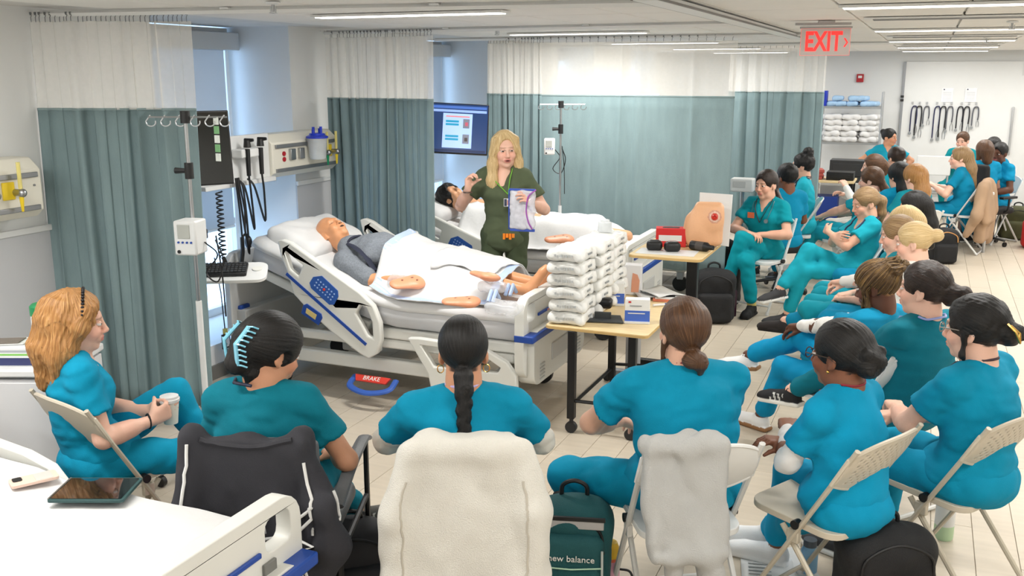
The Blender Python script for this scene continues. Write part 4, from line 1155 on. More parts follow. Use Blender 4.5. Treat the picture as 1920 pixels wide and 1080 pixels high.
b = MB(); b.tube(hpt(p, [(-.055, -.07, -.118), (0, -.105, -.125), (.055, -.07, -.118)]), .006, 6); b.build('lanyard', mat('lanyard_navy', (40, 44, 66), .7, var=.4, vscale=120), p['T'])
# C - long braid, straight from behind
P('C', 'person with long dark braid seen from behind on chair draped with white fleece', crown=(868, 590), yaw=26, t1=0, t2=6, head=(0, 3, 0), skin='tan', top=TEAL_A, seed=31, w=1.14, sleeve=(226, 222, 212), cut=.70, sho=(.158, .158),
  wr=((-.07, .26, .73), (.07, .26, .71)), pole=((-1, -.12, -.2), (1, -.12, -.2)), raise_sh=(-.012, -.012),
  hair=dict(c='black', tie=(0, -.10, -.055), vol=.004, low=-.080, groove=.0016, extra=[([(0, -.095, -.06), (0, -.110, -.095)], [.034, .030], .02)] +
            [([(.009 * (-1) ** k, -.122 - .002 * k, -.10 - .022 * k)], [(.0215 - .0006 * k, .017, .021)]) for k in range(9)] + [([(.0, -.138, -.29), (.004, -.138, -.34), (.008, -.135, -.40)], [.017, .022, .006], .015)], h=.0042))
p = ME['C']
for s in (-1, 1):
    b = MB(); b.tube(hpt(p, [(s * .078 + .011 * cos(a), -.004, -.055 + .014 * sin(a)) for a in np.linspace(0, 5.6, 10)]), .0022, 6, closed=True); b.build('earring', mat('gold', (214, 170, 90), .25, 1.0), p['T'])
lanyard(p, (196, 176, 224), None, .2)
# D - low bun, broad back
P('D', 'person with brown low bun and broad teal back leaning forward on white folding chair', crown=(1288, 558), yaw=34, t1=-2, t2=12, head=(4, -2, 0), skin='light', top=TEAL_A, seed=41, w=1.34, fem=True, sho=(.150, .150), hz=.53,
  wr=((-.16, .34, .68), (.08, .38, .66)), pole=((-1, -.05, -.5), (1, -.2, -.4)), ank=((-.26, .30, .085), (.22, .42, .085)), kpole=((-.9, .6, .9), (.5, .6, 1)), shoe=((236, 236, 236), (240, 240, 240)), cut=.66,
  hair=dict(c='brown', tie=(0, -.092, -.065), vol=.008, low=-.085, groove=.0018, extra=[([(.0, -.105, -.07)], [(.048, .036, .034)]), ([(.02, -.12, -.085), (.025, -.11, -.12)], [.024, .010], .02), ([(-.07, .0, -.03), (-.078, .0, -.12)], [.012, .004], .02)], messy=.0015))
p = ME['D']; lanyard(p, (150, 40, 56), None, .2)
# E - black bun, glasses
P('E', 'person with black pinned bun and glasses on perforated beige chair in the front row', crown=(1585, 598), yaw=62, hz=.50, sc=.92, t1=0, t2=12, head=(2, 4, 0), skin='brown', top=TEAL_E, seed=51, sleeve=(226, 224, 222), cut=.72,
  wr=((.02, .30, .70), (-.04, .26, .68)), pole=((-.8, -.4, -.5), (.8, -.4, -.5)), ank=((.30, .56, .085), (.20, .44, .085)), kpole=((.15, .5, 1), (.1, .6, 1)), foot=((-30, 0), (-20, 0)), shoe=((238, 238, 238), (244, 244, 244)),
  hair=dict(c='black', tie=(0, -.10, -.02), vol=.008, low=-.085, groove=.002, extra=[([(0, -.108, -.005)], [(.062, .050, .060)]), ([(-.04, -.12, .03), (.0, -.145, .0), (.04, -.12, -.03)], [.02, .024, .02], .01), ([(-.04, -.13, -.03), (.03, -.135, .03)], [.018, .018], .01)]))
p = ME['E']; glasses(p, (60, 40, 26)); lanyard(p, (140, 36, 50), None, .2)
b = MB(); b.sphere(hpt(p, [(-.083, .0, -.042)])[0], .006, 8, 6); b.sphere(hpt(p, [(.083, .0, -.042)])[0], .006, 8, 6); b.build('earrings', mat('gold', (214, 170, 90), .25, 1.0), p['T'])['kind'] = 'stuff'
chair_for(p, 'beige perforated folding chair under the woman with black pinned bun', BEIGE, .08)
# F - far right, dark bun with gold clip
P('F', 'person with black messy bun and gold hair clip at the far right of front row', crown=(1838, 552), yaw=58, t1=-2, t2=8, head=(10, 4, 0), skin='fair', top=TEAL_A, seed=61, w=1.16,
  wr=((.0, .36, .70), (-.02, .34, .68)), pole=((-.9, -.3, -.6), (.8, -.4, -.5)), ank=((-.14, .44, .085), (.12, .46, .085)),
  hair=dict(c='black', tie=(0, -.11, .0), vol=.010, low=-.085, messy=.003, extra=[([(0, -.125, .0)], [(.050, .042, .046)]), ([(-.078, .005, .0), (-.082, .01, -.08), (-.075, .0, -.13)], [.014, .008, .003], .02), ([(.0, -.15, .02), (.02, -.175, -.03)], [.018, .006], .01)]))
p = ME['F']; glasses(p, (150, 140, 130)); lanyard(p, (60, 40, 50), None, .2)
b = MB(); b.tube(hpt(p, [(-.05, -.13, .045), (-.055, -.16, .02), (-.045, -.172, -.02), (-.03, -.165, .01), (-.05, -.14, .04)]), .005, 6); b.build('gold_clip', mat('gold', (214, 170, 90), .25, 1.0), p['T'])
chair_for(p, 'beige folding chair at the far right with a tumbler under it', BEIGE, .07)
# G - dark hair claw clip, deep teal
P('G', 'person in deep teal scrubs with dark clipped hair and stethoscope, legs crossed', crown=(1742, 488), yaw=52, t1=-18, t2=0, head=(20, 2, 0), skin='fair', top=(0, 108, 126), seed=71, w=1.14, q=1.1,
  wr=((-.02, .34, .68), (.04, .32, .66)), pole=((-.9, -.4, -.6), (.8, -.4, -.5)), ank=((.06, .46, .085), (.0, .74, .38)), kpole=((0, .6, 1), (-.05, .4, 1)), foot=((0, 0), (-12, -6)), shoe=((38, 38, 40), (236, 234, 228), (226, 226, 222)),
  hair=dict(c='darkbrown', tie=(0, -.105, .0), vol=.006, low=-.080, extra=[([(0, -.115, -.01)], [(.04, .04, .05)]), ([(0, -.135, .01), (.0, -.17, .0), (.0, -.175, -.05)], [.03, .03, .012], .02)], messy=.003))
p = ME['G']; stethoscope(p, (150, 160, 214), .2)
# H - braids, white sleeves
P('H', 'person with gold-streaked braids in a high bun and white sleeves, white sneaker up', crown=(1640, 486), yaw=58, hz=.45, t1=-31, t2=-9, head=(16, 16, 0), skin='dark', top=TEAL_D, seed=81, q=1.15, sleeve=(230, 228, 224), pants=(0, 142, 190),
  wr=((.0, .38, .69), (.03, .36, .68)), pole=((-.8, -.3, -.6), (.8, -.4, -.5)), ank=((-.0, .60, .085), (.02, .74, .42)), kpole=((-.0, .5, 1), (-.05, .35, 1)), foot=((-5, 0), (-20, -8)), shoe=((238, 238, 238), (150, 110, 74)),
  hair=dict(c='braids', tie=(0, -.08, .09), vol=.010, low=-.080, groove=.006, wl=.020, extra=[([(.0, -.10, .085)], [(.055, .052, .050)]), ([(-.04, -.12, .06), (.0, -.155, .09), (.04, -.12, .10)], [.018, .020, .018], .008), ([(.03, -.14, .06), (-.02, -.13, .12)], [.016, .016], .008),
         ([(-.07, .02, .0), (-.076, .035, -.10), (-.07, .045, -.18)], [.009, .007, .005], .01), ([(-.06, .045, .02), (-.066, .06, -.08), (-.06, .065, -.15)], [.008, .007, .005], .01)]))
# I - blonde bun
P('I', 'person with blonde hair in a tight bun wearing a white hooded sweatshirt', crown=(1714, 414), yaw=66, hz=.46, t1=-28, t2=-6, head=(16, 10, 0), skin='fair', top=(228, 226, 222), pants=TEAL_D, seed=91, q=1.2, sleeve=(228, 226, 222), vdepth=0,
  wr=((.0, .40, .70), (.04, .36, .69)), ank=((-.02, .60, .085), (.02, .80, .34)), kpole=((-.1, .5, 1), (-.1, .3, 1)), foot=((-5, 0), (-4, -4)), shoe=((48, 44, 44), (36, 34, 34)),
  hair=dict(c='blond', tie=(0, -.11, .035), vol=.004, low=-.075, extra=[([(0, -.135, .035)], [(.040, .040, .040)])]))
# S, R, Q - profiles behind the blonde bun
P('S', 'person with ash blonde hair peeking out just behind the blonde bun', crown=(1682, 402), yaw=88, hz=.45, t1=-31, t2=-9, head=(2, 12, 0), skin='fair', top=TEAL_C, seed=101, q=1.3, wr=((-.1, .16, .56), (.1, .16, .56)), ank=((-.10, .26, .085), (.10, .26, .085)),
  hair=dict(c='darkblond', tie=(0, -.10, .0), vol=.006, extra=[([(0, -.11, -.02), (0, -.11, -.10), (.02, -.08, -.26)], [.035, .03, .012])]))
P('R', 'person with honey blonde hair second behind the blonde bun', crown=(1694, 385), yaw=90, hz=.45, t1=-31, t2=-9, head=(0, 12, 0), skin='fair', top=TEAL_C, seed=111, q=1.4, wr=((-.1, .16, .56), (.1, .16, .56)), ank=((-.10, .26, .085), (.10, .26, .085)),
  hair=dict(c='blond', tie=(0, -.03, .13), vol=.008, ears=0, extra=[([(0, -.08, .0), (0, -.09, -.12), (0, -.08, -.25)], [.07, .06, .03], .04)]))
P('Q', 'person with straight black shoulder-length hair behind the arms-crossed student', crown=(1712, 357), yaw=92, hz=.46, t1=-26, t2=-6, head=(2, 12, 0), skin='light', top=TEAL_D, seed=121, q=1.4, wr=((-.1, .16, .56), (.1, .16, .56)), ank=((-.10, .26, .085), (.10, .26, .085)),
  hair=dict(c='black', tie=(0, -.03, .13), vol=.006, ears=0, extra=[([(0, -.08, .0), (0, -.09, -.14), (0, -.08, -.30)], [.07, .065, .035], .04), ([(-.06, .0, .02), (-.072, .01, -.10), (-.065, .01, -.24)], [.03, .028, .015], .03)]))
# J - arms crossed
P('J', 'person with arms crossed and stethoscope around the neck, blonde ponytail, eyes lowered', crown=(1620, 350), yaw=116, hz=.46, t1=-27, t2=-5, head=(4, 16, 0), skin='light', top=(24, 166, 186), seed=131, q=1.2, lids=.35,
  wr=((.045, .20, .79), (-.045, .165, .77)), palm=((0, -1, -.3), (0, -1, -.3)), hdir=((1, -.1, .15), (-1, -.1, .1)), pole=((-1, -.1, -.6), (1, -.1, -.6)), hands=(20, 20), ank=((.0, .52, .085), (-.06, .62, .32)), kpole=((0, .6, 1), (-.1, .45, 1)), foot=((-5, 0), (-20, -6)), brow=(96, 68, 44),
  hair=dict(c='darkblond', tie=(0, -.10, .01), vol=.004, extra=[([(0, -.10, .02), (.0, -.135, -.02), (.01, -.12, -.12), (.02, -.10, -.20)], [.034, .036, .034, .012])]))
stethoscope(ME['J'], (52, 40, 78), .2)
# K - legs crossed, badge and stethoscope
P('K', 'person with long dark ponytail sitting legs crossed with hands clasped, orange badge', crown=(1438, 317), yaw=163, t1=-3, t2=3, head=(-12, 4, 3), skin='light', top=(0, 146, 160), seed=141, q=1.15, w=1.05, lids=.1, brow=(50, 34, 26),
  wr=((-.05, .22, .70), (.04, .26, .71)), palm=((.5, .2, -.8), (-.5, .2, -.8)), hdir=((1, .25, -.15), (-1, .2, -.1)), hands=(38, 30), pole=((-1, -.3, -.3), (1, -.3, -.3)), ank=((.13, .44, .28), (-.08, .36, .085)), kpole=((.12, .6, 1), (.0, .6, 1)), foot=((40, -18), (-8, 0)),
  shoe=((30, 30, 32), (28, 28, 30)), sock=(216, 200, 120),
  hair=dict(c='darkbrown', tie=(0, -.10, .02), vol=.006, extra=[([(.0, -.105, .02), (.035, -.135, -.06), (-.075, -.07, -.16), (-.085, -.03, -.24)], [.036, .042, .040, .022])]))
stethoscope(ME['K'], (40, 120, 132), .17)
lanyard(ME['K'], (40, 56, 60), None, .19)
b = MB(); q = on_cloth(ME['K'], [Vector(ME['K']['Ch']) + Vector((.075, .16, .03))], .006)[0]; b.box(q, (.062, .006, .05)); b.build('orange_badge', mat('badge_orange', (226, 108, 62), .5), ME['K']['T'])
chair_for(ME['K'], 'white folding chair under the seated woman with the dark ponytail', WHITEC, .06, False)
# L - seen from behind on the office chair
P('L', 'person with short black hair seen from behind on a black office chair', crown=(1478, 305), yaw=34, t1=-4, t2=4, head=(14, 2, 0), skin='brown', top=(0, 138, 178), seed=151, q=1.3, fem=False, face=False, ank=((-.16, .42, .085), (.16, .42, .085)),
  hair=dict(c='black', tie=(0, -.03, .13), vol=.006, low=-.07, messy=.002))
swivel_chair('black office chair under the short-haired student seen from behind', ME['L']['x'] - sin(rad(34)) * .06, ME['L']['y'] + cos(rad(34)) * .06, 34, False, False)
# M - high bun
P('M', 'person with tall black top bun and badge, one white sleeve, before dark curtain', crown=(1508, 286), yaw=98, hz=.55, t1=-2, t2=4, head=(-8, 2, 0), skin='light', top=(28, 170, 190), seed=161, q=1.3, sleeve=(226, 226, 226),
  hair=dict(c='black', tie=(0, -.05, .12), vol=.006, extra=[([(0, -.055, .135)], [(.060, .055, .055)])], messy=.004))
lanyard(ME['M'], (40, 44, 60), (216, 220, 226), .22); stethoscope(ME['M'], (50, 50, 60), .16)
chair_for(ME['M'], 'chair under the student with the tall top bun', WHITEC, .06, False)
# N, O, P2 - row farther back
P('N', 'person with brown ponytail and long crossed legs behind the arms-crossed student', crown=(1636, 312), yaw=70, hz=.46, t1=-28, t2=-8, head=(10, 4, 0), skin='fair', top=(24, 160, 182), seed=171, q=1.4, wr=((-.06, .36, .63), (.08, .32, .64)),
  ank=((-.05, .60, .085), (-.02, .78, .36)), kpole=((0, .5, 1), (0, .35, 1)), shoe=((230, 230, 230), (240, 240, 240)),
  hair=dict(c='brown', tie=(0, -.10, -.02), vol=.010, extra=[([(0, -.10, -.02), (.0, -.13, -.09), (.02, -.11, -.22)], [.036, .040, .016])]))
P('O', 'person with very long straight black hair seen from behind', crown=(1688, 303), yaw=40, t1=-4, t2=4, head=(6, 4, 0), skin='light', top=(0, 140, 180), seed=181, q=1.5, face=False, ank=((-.10, .26, .085), (.10, .26, .085)),
  hair=dict(c='black', tie=(0, -.03, .13), vol=.010, ears=0, extra=[([(0, -.08, .02), (0, -.10, -.12), (0, -.12, -.33)], [.075, .08, .05], .04)]))
P('P', 'person with long wavy golden hair seen from behind beside the black-haired one', crown=(1716, 306), yaw=48, t1=-4, t2=4, head=(6, 4, 0), skin='fair', top=TEAL_C, seed=191, q=1.5, face=False, ank=((-.10, .26, .085), (.10, .26, .085)),
  hair=dict(c='strawberry', tie=(0, -.03, .13), vol=.006, ears=0, wave=.8, extra=[([(0, -.08, .02), (0, -.10, -.12), (0, -.12, -.34)], [.065, .065, .03], .04)]))
P('T', 'person in white jacket with hair tied back holding something pink', crown=(1640, 288), yaw=95, t1=-4, t2=4, head=(4, 4, 0), skin='fair', top=(222, 220, 214), seed=201, q=1.5, sleeve=(222, 220, 214), vdepth=0, ank=((-.10, .26, .085), (.10, .26, .085)), wr=((-.08, .28, .90), (.1, .3, .8)),
  hair=dict(c='brown', tie=(0, -.10, .03), vol=.006, extra=[([(0, -.11, .03), (0, -.135, -.02), (0, -.12, -.08)], [.034, .034, .014])]))
P('U', 'person sitting upright with hands on hips and dark bun before the linen shelves', crown=(1668, 240), yaw=-165, hz=.54, t1=2, t2=4, head=(48, 2, 0), skin='tan', top=(24, 150, 176), seed=211, q=1.5, wr=((-.20, .05, .64), (.20, .05, .64)), pole=((-1, -.2, 0), (1, -.2, 0)),
  hair=dict(c='black', tie=(0, -.09, .07), vol=.004, extra=[([(0, -.11, .075)], [(.042, .04, .04)])]))
P('V', 'person with short dark hair seen from behind below the standing student', crown=(1682, 274), yaw=60, t1=0, t2=4, head=(-20, 4, 0), skin='light', top=TEAL_C, seed=221, q=1.6, face=False, ank=((-.10, .26, .085), (.10, .26, .085)), hair=dict(c='darkbrown', tie=(0, -.09, .05), vol=.006, extra=[([(0, -.11, .06)], [(.036, .034, .034)])]))
P('W', 'person facing the room in front of the hanging stethoscopes in green teal top', crown=(1806, 246), yaw=160, t1=0, t2=6, head=(0, 10, 0), skin='fair', top=(0, 140, 150), seed=231, q=1.6, ank=((-.10, .26, .085), (.10, .26, .085)), wr=((-.08, .28, .75), (.08, .28, .75)),
  hair=dict(c='brown', tie=(0, -.09, .05), vol=.004))
P('X', 'person with long light blonde hair leaning over the table, coat on chair', crown=(1803, 274), yaw=78, t1=2, t2=14, head=(14, 4, 0), skin='fair', top=TEAL_D, seed=241, q=1.5, w=1.0, wr=((-.12, .34, .78), (.1, .34, .76)), ank=((-.12, .3, .085), (.12, .35, .085)),
  hair=dict(c='darkblond', tie=(0, -.03, .13), vol=.008, ears=0, wave=.6, extra=[([(0, -.08, .02), (0, -.11, -.12), (0, -.15, -.36)], [.065, .065, .03], .04)]))
P('Y', 'person with reddish brown bob seen from behind at the far right table', crown=(1848, 262), yaw=26, hz=.55, t1=2, t2=6, head=(0, 2, 0), skin='light', top=(0, 140, 184), seed=251, q=1.5, face=False, w=1.06, ank=((-.14, .4, .085), (.14, .4, .085)),
  hair=dict(c='brown', tie=(0, -.03, .13), vol=.010, ears=0, extra=[([(0, -.08, .0), (0, -.09, -.10)], [.075, .055], .04), ([(.06, -.02, .0), (.068, -.02, -.09)], [.035, .025], .03), ([(-.06, -.02, .0), (-.068, -.02, -.09)], [.035, .025], .03)]))
P('Z', 'person with dark skin and black hair facing the brown bob at far right', crown=(1876, 266), yaw=140, t1=0, t2=6, head=(10, 6, 0), skin='dark', top=(0, 140, 184), seed=261, q=1.6, ank=((-.10, .26, .085), (.10, .26, .085)), hair=dict(c='black', tie=(0, -.09, .07), vol=.006, extra=[([(0.02, -.09, .09)], [(.036, .034, .034)])]))
P('AA', 'person mostly hidden, only dark hair top and forehead above the far table group', crown=(1864, 256), yaw=150, t1=0, t2=6, head=(10, 6, 0), skin='tan', top=TEAL_D, seed=271, q=1.8, hz=.57, ank=((-.10, .26, .085), (.10, .26, .085)), hair=dict(c='black', vol=.006))
P('BB', 'person standing mostly hidden behind the broad curtain, teal sleeve showing', crown=(1357, 205), yaw=170, hz=.88, seat=False, t1=0, t2=4, skin='light', top=(0, 140, 165), seed=281, q=1.6, wr=((-.22, .12, .95), (.2, .12, .95)),
  ank=((-.1, 0, .085), (.1, 0, .085)), kpole=((0, 1, 0), (0, 1, 0)), hair=dict(c='brown', tie=(0, -.1, .02)))
for k_, lb_ in (('G', 'in deep teal with clipped dark hair'), ('H', 'with gold-streaked braids'), ('I', 'with the tight blonde bun'), ('S', 'with ash blonde hair'), ('R', 'with honey blonde hair'), ('Q', 'with straight black shoulder-length hair'),
                ('J', 'with crossed arms'), ('N', 'with brown ponytail and long legs'), ('O', 'with very long black hair'), ('P', 'with long golden hair'), ('T', 'in the white jacket'), ('V', 'with short dark hair, far back'), ('W', 'before the hanging stethoscopes'),
                ('U', 'with hands on hips'), ('Z', 'with dark skin at far right'), ('AA', 'hidden behind the far group')):
    c_ = chair_for(ME[k_], 'folding chair under the person ' + lb_, WHITEC, .15 if k_ == 'G' else .05, False); c_.scale = (1, 1, (ME[k_]['hip'][2] - .085) / .43)
# the instructor
P('teacher', 'person with long blonde hair in olive green scrubs standing and explaining beside the bed', crown=(944, 244), yaw=-164, hz=.935, sc=1.0, seat=False, t1=0, t2=2, tw=-2, head=(20, 2, 2), skin='fair', top=(86, 96, 72), pants=(72, 82, 60), seed=291, q=1.0, mouth=True, brow=(140, 104, 70), vdepth=.12, w=.98, lip=(190, 96, 94), lids=.06,
  wr=((-.23, .24, 1.20), (.235, .21, 1.29)), pole=((-.6, -.5, -.9), (.7, -.4, -1)), palm=((1, .2, .1), (-.9, .35, .2)), hdir=((.35, .6, .5), (-.12, .15, 1)), hands=({'curl': 38, 'thumb': 40, 'hold': .5}, {'curl': (62, 50, 44, 40), 'thumb': 30, 'hold': .6}),
  ank=((-.11, .0, .085), (.11, .02, .085)), kpole=((0, 1, 0), (0, 1, 0)), shoe=((60, 60, 62), (230, 230, 230)),
  hair=dict(c='blond', tie=(.02, .01, .135), vol=.006, ears=0, facer=(.076, .115, .146), facec=(-.004, .138, -.036), groove=.003, wave=.4, messy=.0015,
            extra=[([(0, -.075, .0), (0, -.085, -.12), (0, -.075, -.24)], [.075, .07, .04], .04), ([(.070, .02, .02), (.088, .015, -.08), (.098, .035, -.20), (.095, .055, -.33)], [.030, .034, .036, .016], .03),
                   ([(-.070, .02, .02), (-.086, .015, -.08), (-.085, .04, -.18), (-.075, .06, -.28)], [.028, .032, .034, .014], .03), ([(.015, .03, .124), (.070, .035, .075), (.086, .025, -.02)], [.018, .022, .024], .02), ([(-.015, .03, .124), (-.070, .035, .075), (-.086, .025, -.02)], [.018, .022, .024], .02)]))
p = ME['teacher']; lanyard(p, (120, 190, 60), None, .17, -.05)
q = on_cloth(p, [Vector(p['N']) + Vector((-.06, .17, -.23))], .012)[0]
b = MB(); b.box(q, (.085, .004, .058)); b.box(q + Vector((.005, .003, .0)), (.028, .002, .034), m=1); b.box(q + Vector((.03, .003, 0)), (.018, .002, .05), m=2); b.build('name_badge', [M_WHITEP, mat('badge_photo', (206, 150, 130), .5), mat('badge_navy', (60, 66, 90), .5)], p['T'])
b = MB(); q = Vector(p['Wr'][1]); b.tube([q + Vector((.030 * cos(a), .030 * sin(a), -.02)) for a in np.linspace(0, 6.0, 14)], .005, 6, closed=True); b.build('bracelet', mat('bracelet', (90, 70, 60), .4), p['T'])
q = on_cloth(p, [Vector(p['hip']) + Vector((-.03, .16, .035))], .014)[0]
b = MB()
for k in range(4): b.cyl(q + Vector((-.055 + .022 * k, 0, 0)), q + Vector((-.055 + .022 * k, .004, -.03 - .012 * (k % 2))), .010, n=8)
b.build('orange_clip', mat('clip_orange', (246, 140, 30), .4), p['T'])
# ------------------------------------------------------------------ mannequins
def rbody(dirs): return np.stack([unit(d) for d in dirs], 1)
M_GOWN = mat('gown_grey', (132, 138, 146), .9, var=.16, vscale=90, bump=.4, bscale=160)
M_VINYL = attr_mat('mannequin_vinyl', rough=.35, bump=.05, bscale=200, spec=.4, var=.03)
def mannequin(label, hc, face, up, skin, hairc=None, bald=True, feet=True, y=5.55):
    t = thing('mannequin', label, 'mannequin', (0, 0, 0))
    up = unit(up); f = unit(np.array(face) - up * (np.array(face) @ up)); Rh = np.stack([np.cross(f, up), f, up], 1); hc = np.array(hc, float)
    sk = np.array(lin(skin))
    parts = []
    V, Q = nets(head_prims((0, -.02, -.17), True, False, True), .005); parts.append((V * 1.04 @ Rh.T + hc, Q))
    nk = hc - up * .19
    hipc = nv(-2.98, y + .02, .83); ch = nk * .62 + hipc * .38 + nv(0, 0, .02)
    B = [cone(nk, ch, .06, .10, .05), ell(ch, (.13, .17, .10), k=.06), ell(hipc, (.13, .165, .09), k=.06)]
    sL = nk + nv(.05, -.17, -.06); sR = nk + nv(.05, .17, -.04)
    for s_, sy in ((sL, -1), (sR, 1)):
        e = s_ + nv(.24, sy * .07, -.09); w_ = nv(-2.98, y + sy * .27, .80)
        B += [cone(s_, e, .05, .042), cone(e, w_, .042, .03)] + hand(w_, (1, 0, -.05), (0, -sy * .4, -1), sy, curl=22)
    for sy in (-1, 1):
        k_ = nv(-2.56, y + sy * .10, .80); a_ = nv(-2.20, y + sy * .10 - .06, .78)
        B += [cone(hipc + nv(0, sy * .08, 0), k_, .078, .058, .03), cone(k_, a_, .056, .036, .03), ell(a_ + nv(.02, 0, .0), (.045, .036, .038), k=.02),
              cone(a_ + nv(.02, 0, .01), a_ + nv(.10, -.02 * sy, .12), .036, .028, .02), cone(a_ + nv(.10, -.02 * sy, .12), a_ + nv(.115, -.03 * sy, .145), .030, .022, .01)]
    parts.append(nets(B, .008))
    def col(V_):
        C_ = np.tile(sk, (len(V_), 1)); L_ = (V_ - hc) @ Rh / 1.04
        def blob(c_, r_, cl, a):
            g = np.linalg.norm((L_ - np.array(c_)) / np.array(r_), axis=1); m = np.clip((1.3 - g) / .3, 0, 1) * a
            C_[:] = C_ * (1 - m[:, None]) + np.array(cl) * m[:, None]
        blob((0, .094, -.061), (.017, .014, .006), (.02, .012, .01), .95)
        for sx in (-1, 1):
            blob((sx * .031, .088, .004), (.016, .03, .004), (.10, .05, .035), .7); blob((sx * .009, .104, -.040), (.005, .006, .004), (.03, .015, .01), .9)
        return C_
    sdf_obj('body', parts, M_VINYL, t, col)
    G = [ell(ch, (.15, .195, .115), k=.06), ell(hipc, (.14, .18, .10), k=.06), cone(nk - up * .02, ch, .085, .12, .06)]
    for s_, sy in ((sL, -1), (sR, 1)):
        e = s_ + nv(.24, sy * .07, -.09); G += [cone(nk, s_, .07, .07, .05), cone(s_, s_ * .1 + e * .9, .068, .066, .03)]
    sdf_obj('gown', [nets(G, .011, wrinkle(5, .009, (22, 22, 22), .003, (70, 70, 70)))], M_GOWN, t)
    m_ = MB(); pts = [nk + nv(.00, -.10, -.01), nk + nv(.03, -.06, .07), nk + nv(.06, 0, .085), nk + nv(.03, .06, .07)]
    m_.tube(spline(pts, 5), .016, 7, flat=.5); m_.tube(spline([nk + nv(.03, -.08, .04), nk + nv(.12, -.14, .03), nk + nv(.22, -.17, -.02), nk + nv(.30, -.20, -.10)], 5), .022, 7, flat=.4)
    m_.build('neck_strap', mat('strap_navy', (44, 48, 66), .8), t)
    if hairc:
        make_hair(t, dict(c=hairc, tie=(0, -.03, .13), vol=.012, low=-.06), hc, Rh)
    return t
mannequin('bald mannequin lying on the raised bed in a grey gown with bare feet', (-3.70, 5.52, 1.03), (.50, -.22, .84), (-.86, .10, .50), (228, 162, 116))
def pillow(label, c, R, half):
    o = sdf_obj('pillow', [nets([rbox((0, 0, 0), half, min(half) * .95, k=.02), ell((0, 0, 0), (half[0] * .9, half[1] * .9, half[2] * 1.25), k=.04)], .014, wrinkle(8, .008, (14, 14, 14), .003, (40, 40, 40)))], M_SHEET)
    o.matrix_world = Matrix(R.tolist()).to_4x4(); o.location = c
    return prop(o, label, 'pillow')
pillow('plump white pillow under the bald mannequin head on the raised bed', (-3.86, 5.57, .975), ry(rad(22)), (.20, .36, .075))
pillow('white pillow under the dark-haired mannequin on the second bed', (-3.92, 7.5, .93), ry(rad(14)), (.20, .34, .07))
# second mannequin: head, hair and covered body
def cover(name, label, cat, x0, x1, y0, y1, top, seed, border=None, M=None, amp=.012):
    """a cloth laid over what is under it; top(x,y) = height of what carries it"""
    t = thing(name, label, cat)
    def fn(u, v):
        x = x0 + (x1 - x0) * u + .03 * sin(v * 5 + seed); y = y0 + (y1 - y0) * v + .03 * sin(u * 6 + seed * 2)
        return Vector((x, y, top(x, y) + .012 + amp * (abs(sin(x * 17 + 3 * sin(y * 9 + seed))) * .5 + .5 * sin(y * 21 + 4 * sin(x * 7 + seed)) * .6)))
    m1 = MB(); m1.grid(fn, 44, 34); m1.build('sheet', M or M_SHEET, t, sharp=180, solid=.006)
    if border:
        for a in ((0, 1, 0, .07), (0, 1, .93, 1), (0, .06, .07, .93), (.94, 1, .07, .93)):
            m2 = MB(); m2.grid(lambda u, v, a=a: fn(a[0] + (a[1] - a[0]) * u, a[2] + (a[3] - a[2]) * v) + Vector((0, 0, .004)), 30 if a[1] - a[0] > .5 else 3, 24 if a[3] - a[2] > .5 else 3); m2.build('blue_border', border, t, sharp=180)
    return t
M_PADB = mat('pad_blue_border', (186, 206, 240), .8, var=.03)
def bump1(x, y):
    z = .70
    for sy in (-.10, .10): z = max(z, .80 + .055 * math.exp(-((y - 5.57 - sy) / .08) ** 2) if x < -2.3 else z)
    e = max(0, min(1, (y - 5.17) / .22)) * max(0, min(1, (5.95 - y) / .15)); bm = .70 + (.245 - .14 * max(0, (x + 3.0)) / .7) * e * e * (3 - 2 * e)
    if x < -3.05: bm += (-3.05 - x) * .36
    return bm
cover('absorbent_pad', 'large white absorbent pad with pale blue border laid over the bald mannequin', 'pad', -3.22, -2.38, 5.13, 6.0, bump1, 1, M_PADB)
cover('white_drape', 'smaller white drape folded across the bald mannequin legs on the pad', 'drape', -2.85, -2.42, 5.34, 5.96, lambda x, y: bump1(x, y) + .016, 2.5, None, None, .016)
M_FOAM = attr_mat('wound_model_vinyl', rough=.4, bump=.1, bscale=120, var=.05)
def wound_model(label, c, rz_, tilt, half=(.105, .062, .022), seed=1):
    R = rzn(rad(rz_)) @ rx(rad(tilt))
    V, Q = nets([cone((-half[0] * .75, 0, 0), (half[0] * .45, .01, 0), half[1] * .75, half[1] * 1.05, .03, ((0, 0, 1), 2.6)), ell((half[0] * .5, -.012, .004), (half[0] * .42, half[1] * .7, half[2]), k=.03)], .006)
    sp = [(-.04, .012), (.028, .022), (.05, -.012)]
    cc = np.tile(np.array(lin((232, 158, 120))), (len(V), 1))
    for sx, sy in sp:
        d = np.hypot(V[:, 0] - sx, V[:, 1] - sy); m = np.clip((.009 - d) / .003, 0, 1) * (V[:, 2] > 0); cc = cc * (1 - m[:, None]) + np.array(lin((96, 50, 40))) * m[:, None]
    o = sdf_obj('wound_model', [(V @ R.T + np.array(c), Q)], M_FOAM, None, lambda _v: cc, smooth=0)
    return prop(o, label, 'wound model')
wound_model('skin-coloured wound practice slab beside the near head rail on the pad', (-2.93, 5.20, .80), 48, 26)
wound_model('skin-coloured wound practice slab lying flat at the middle of the pad', tuple(onz(866, 566, .77)), 12, 10)
wound_model('skin-coloured wound practice slab on the far side near the instructor legs', tuple(onz(908, 517, .90)), -30, -10)
wound_model('skin-coloured practice slab on the white pack atop the second bed', tuple(onz(1050, 449, .83)), 30, 18)
M_CLEAR = mat('clear_plastic_film', (236, 238, 242), .12, var=0, alpha=.38, spec=.6)
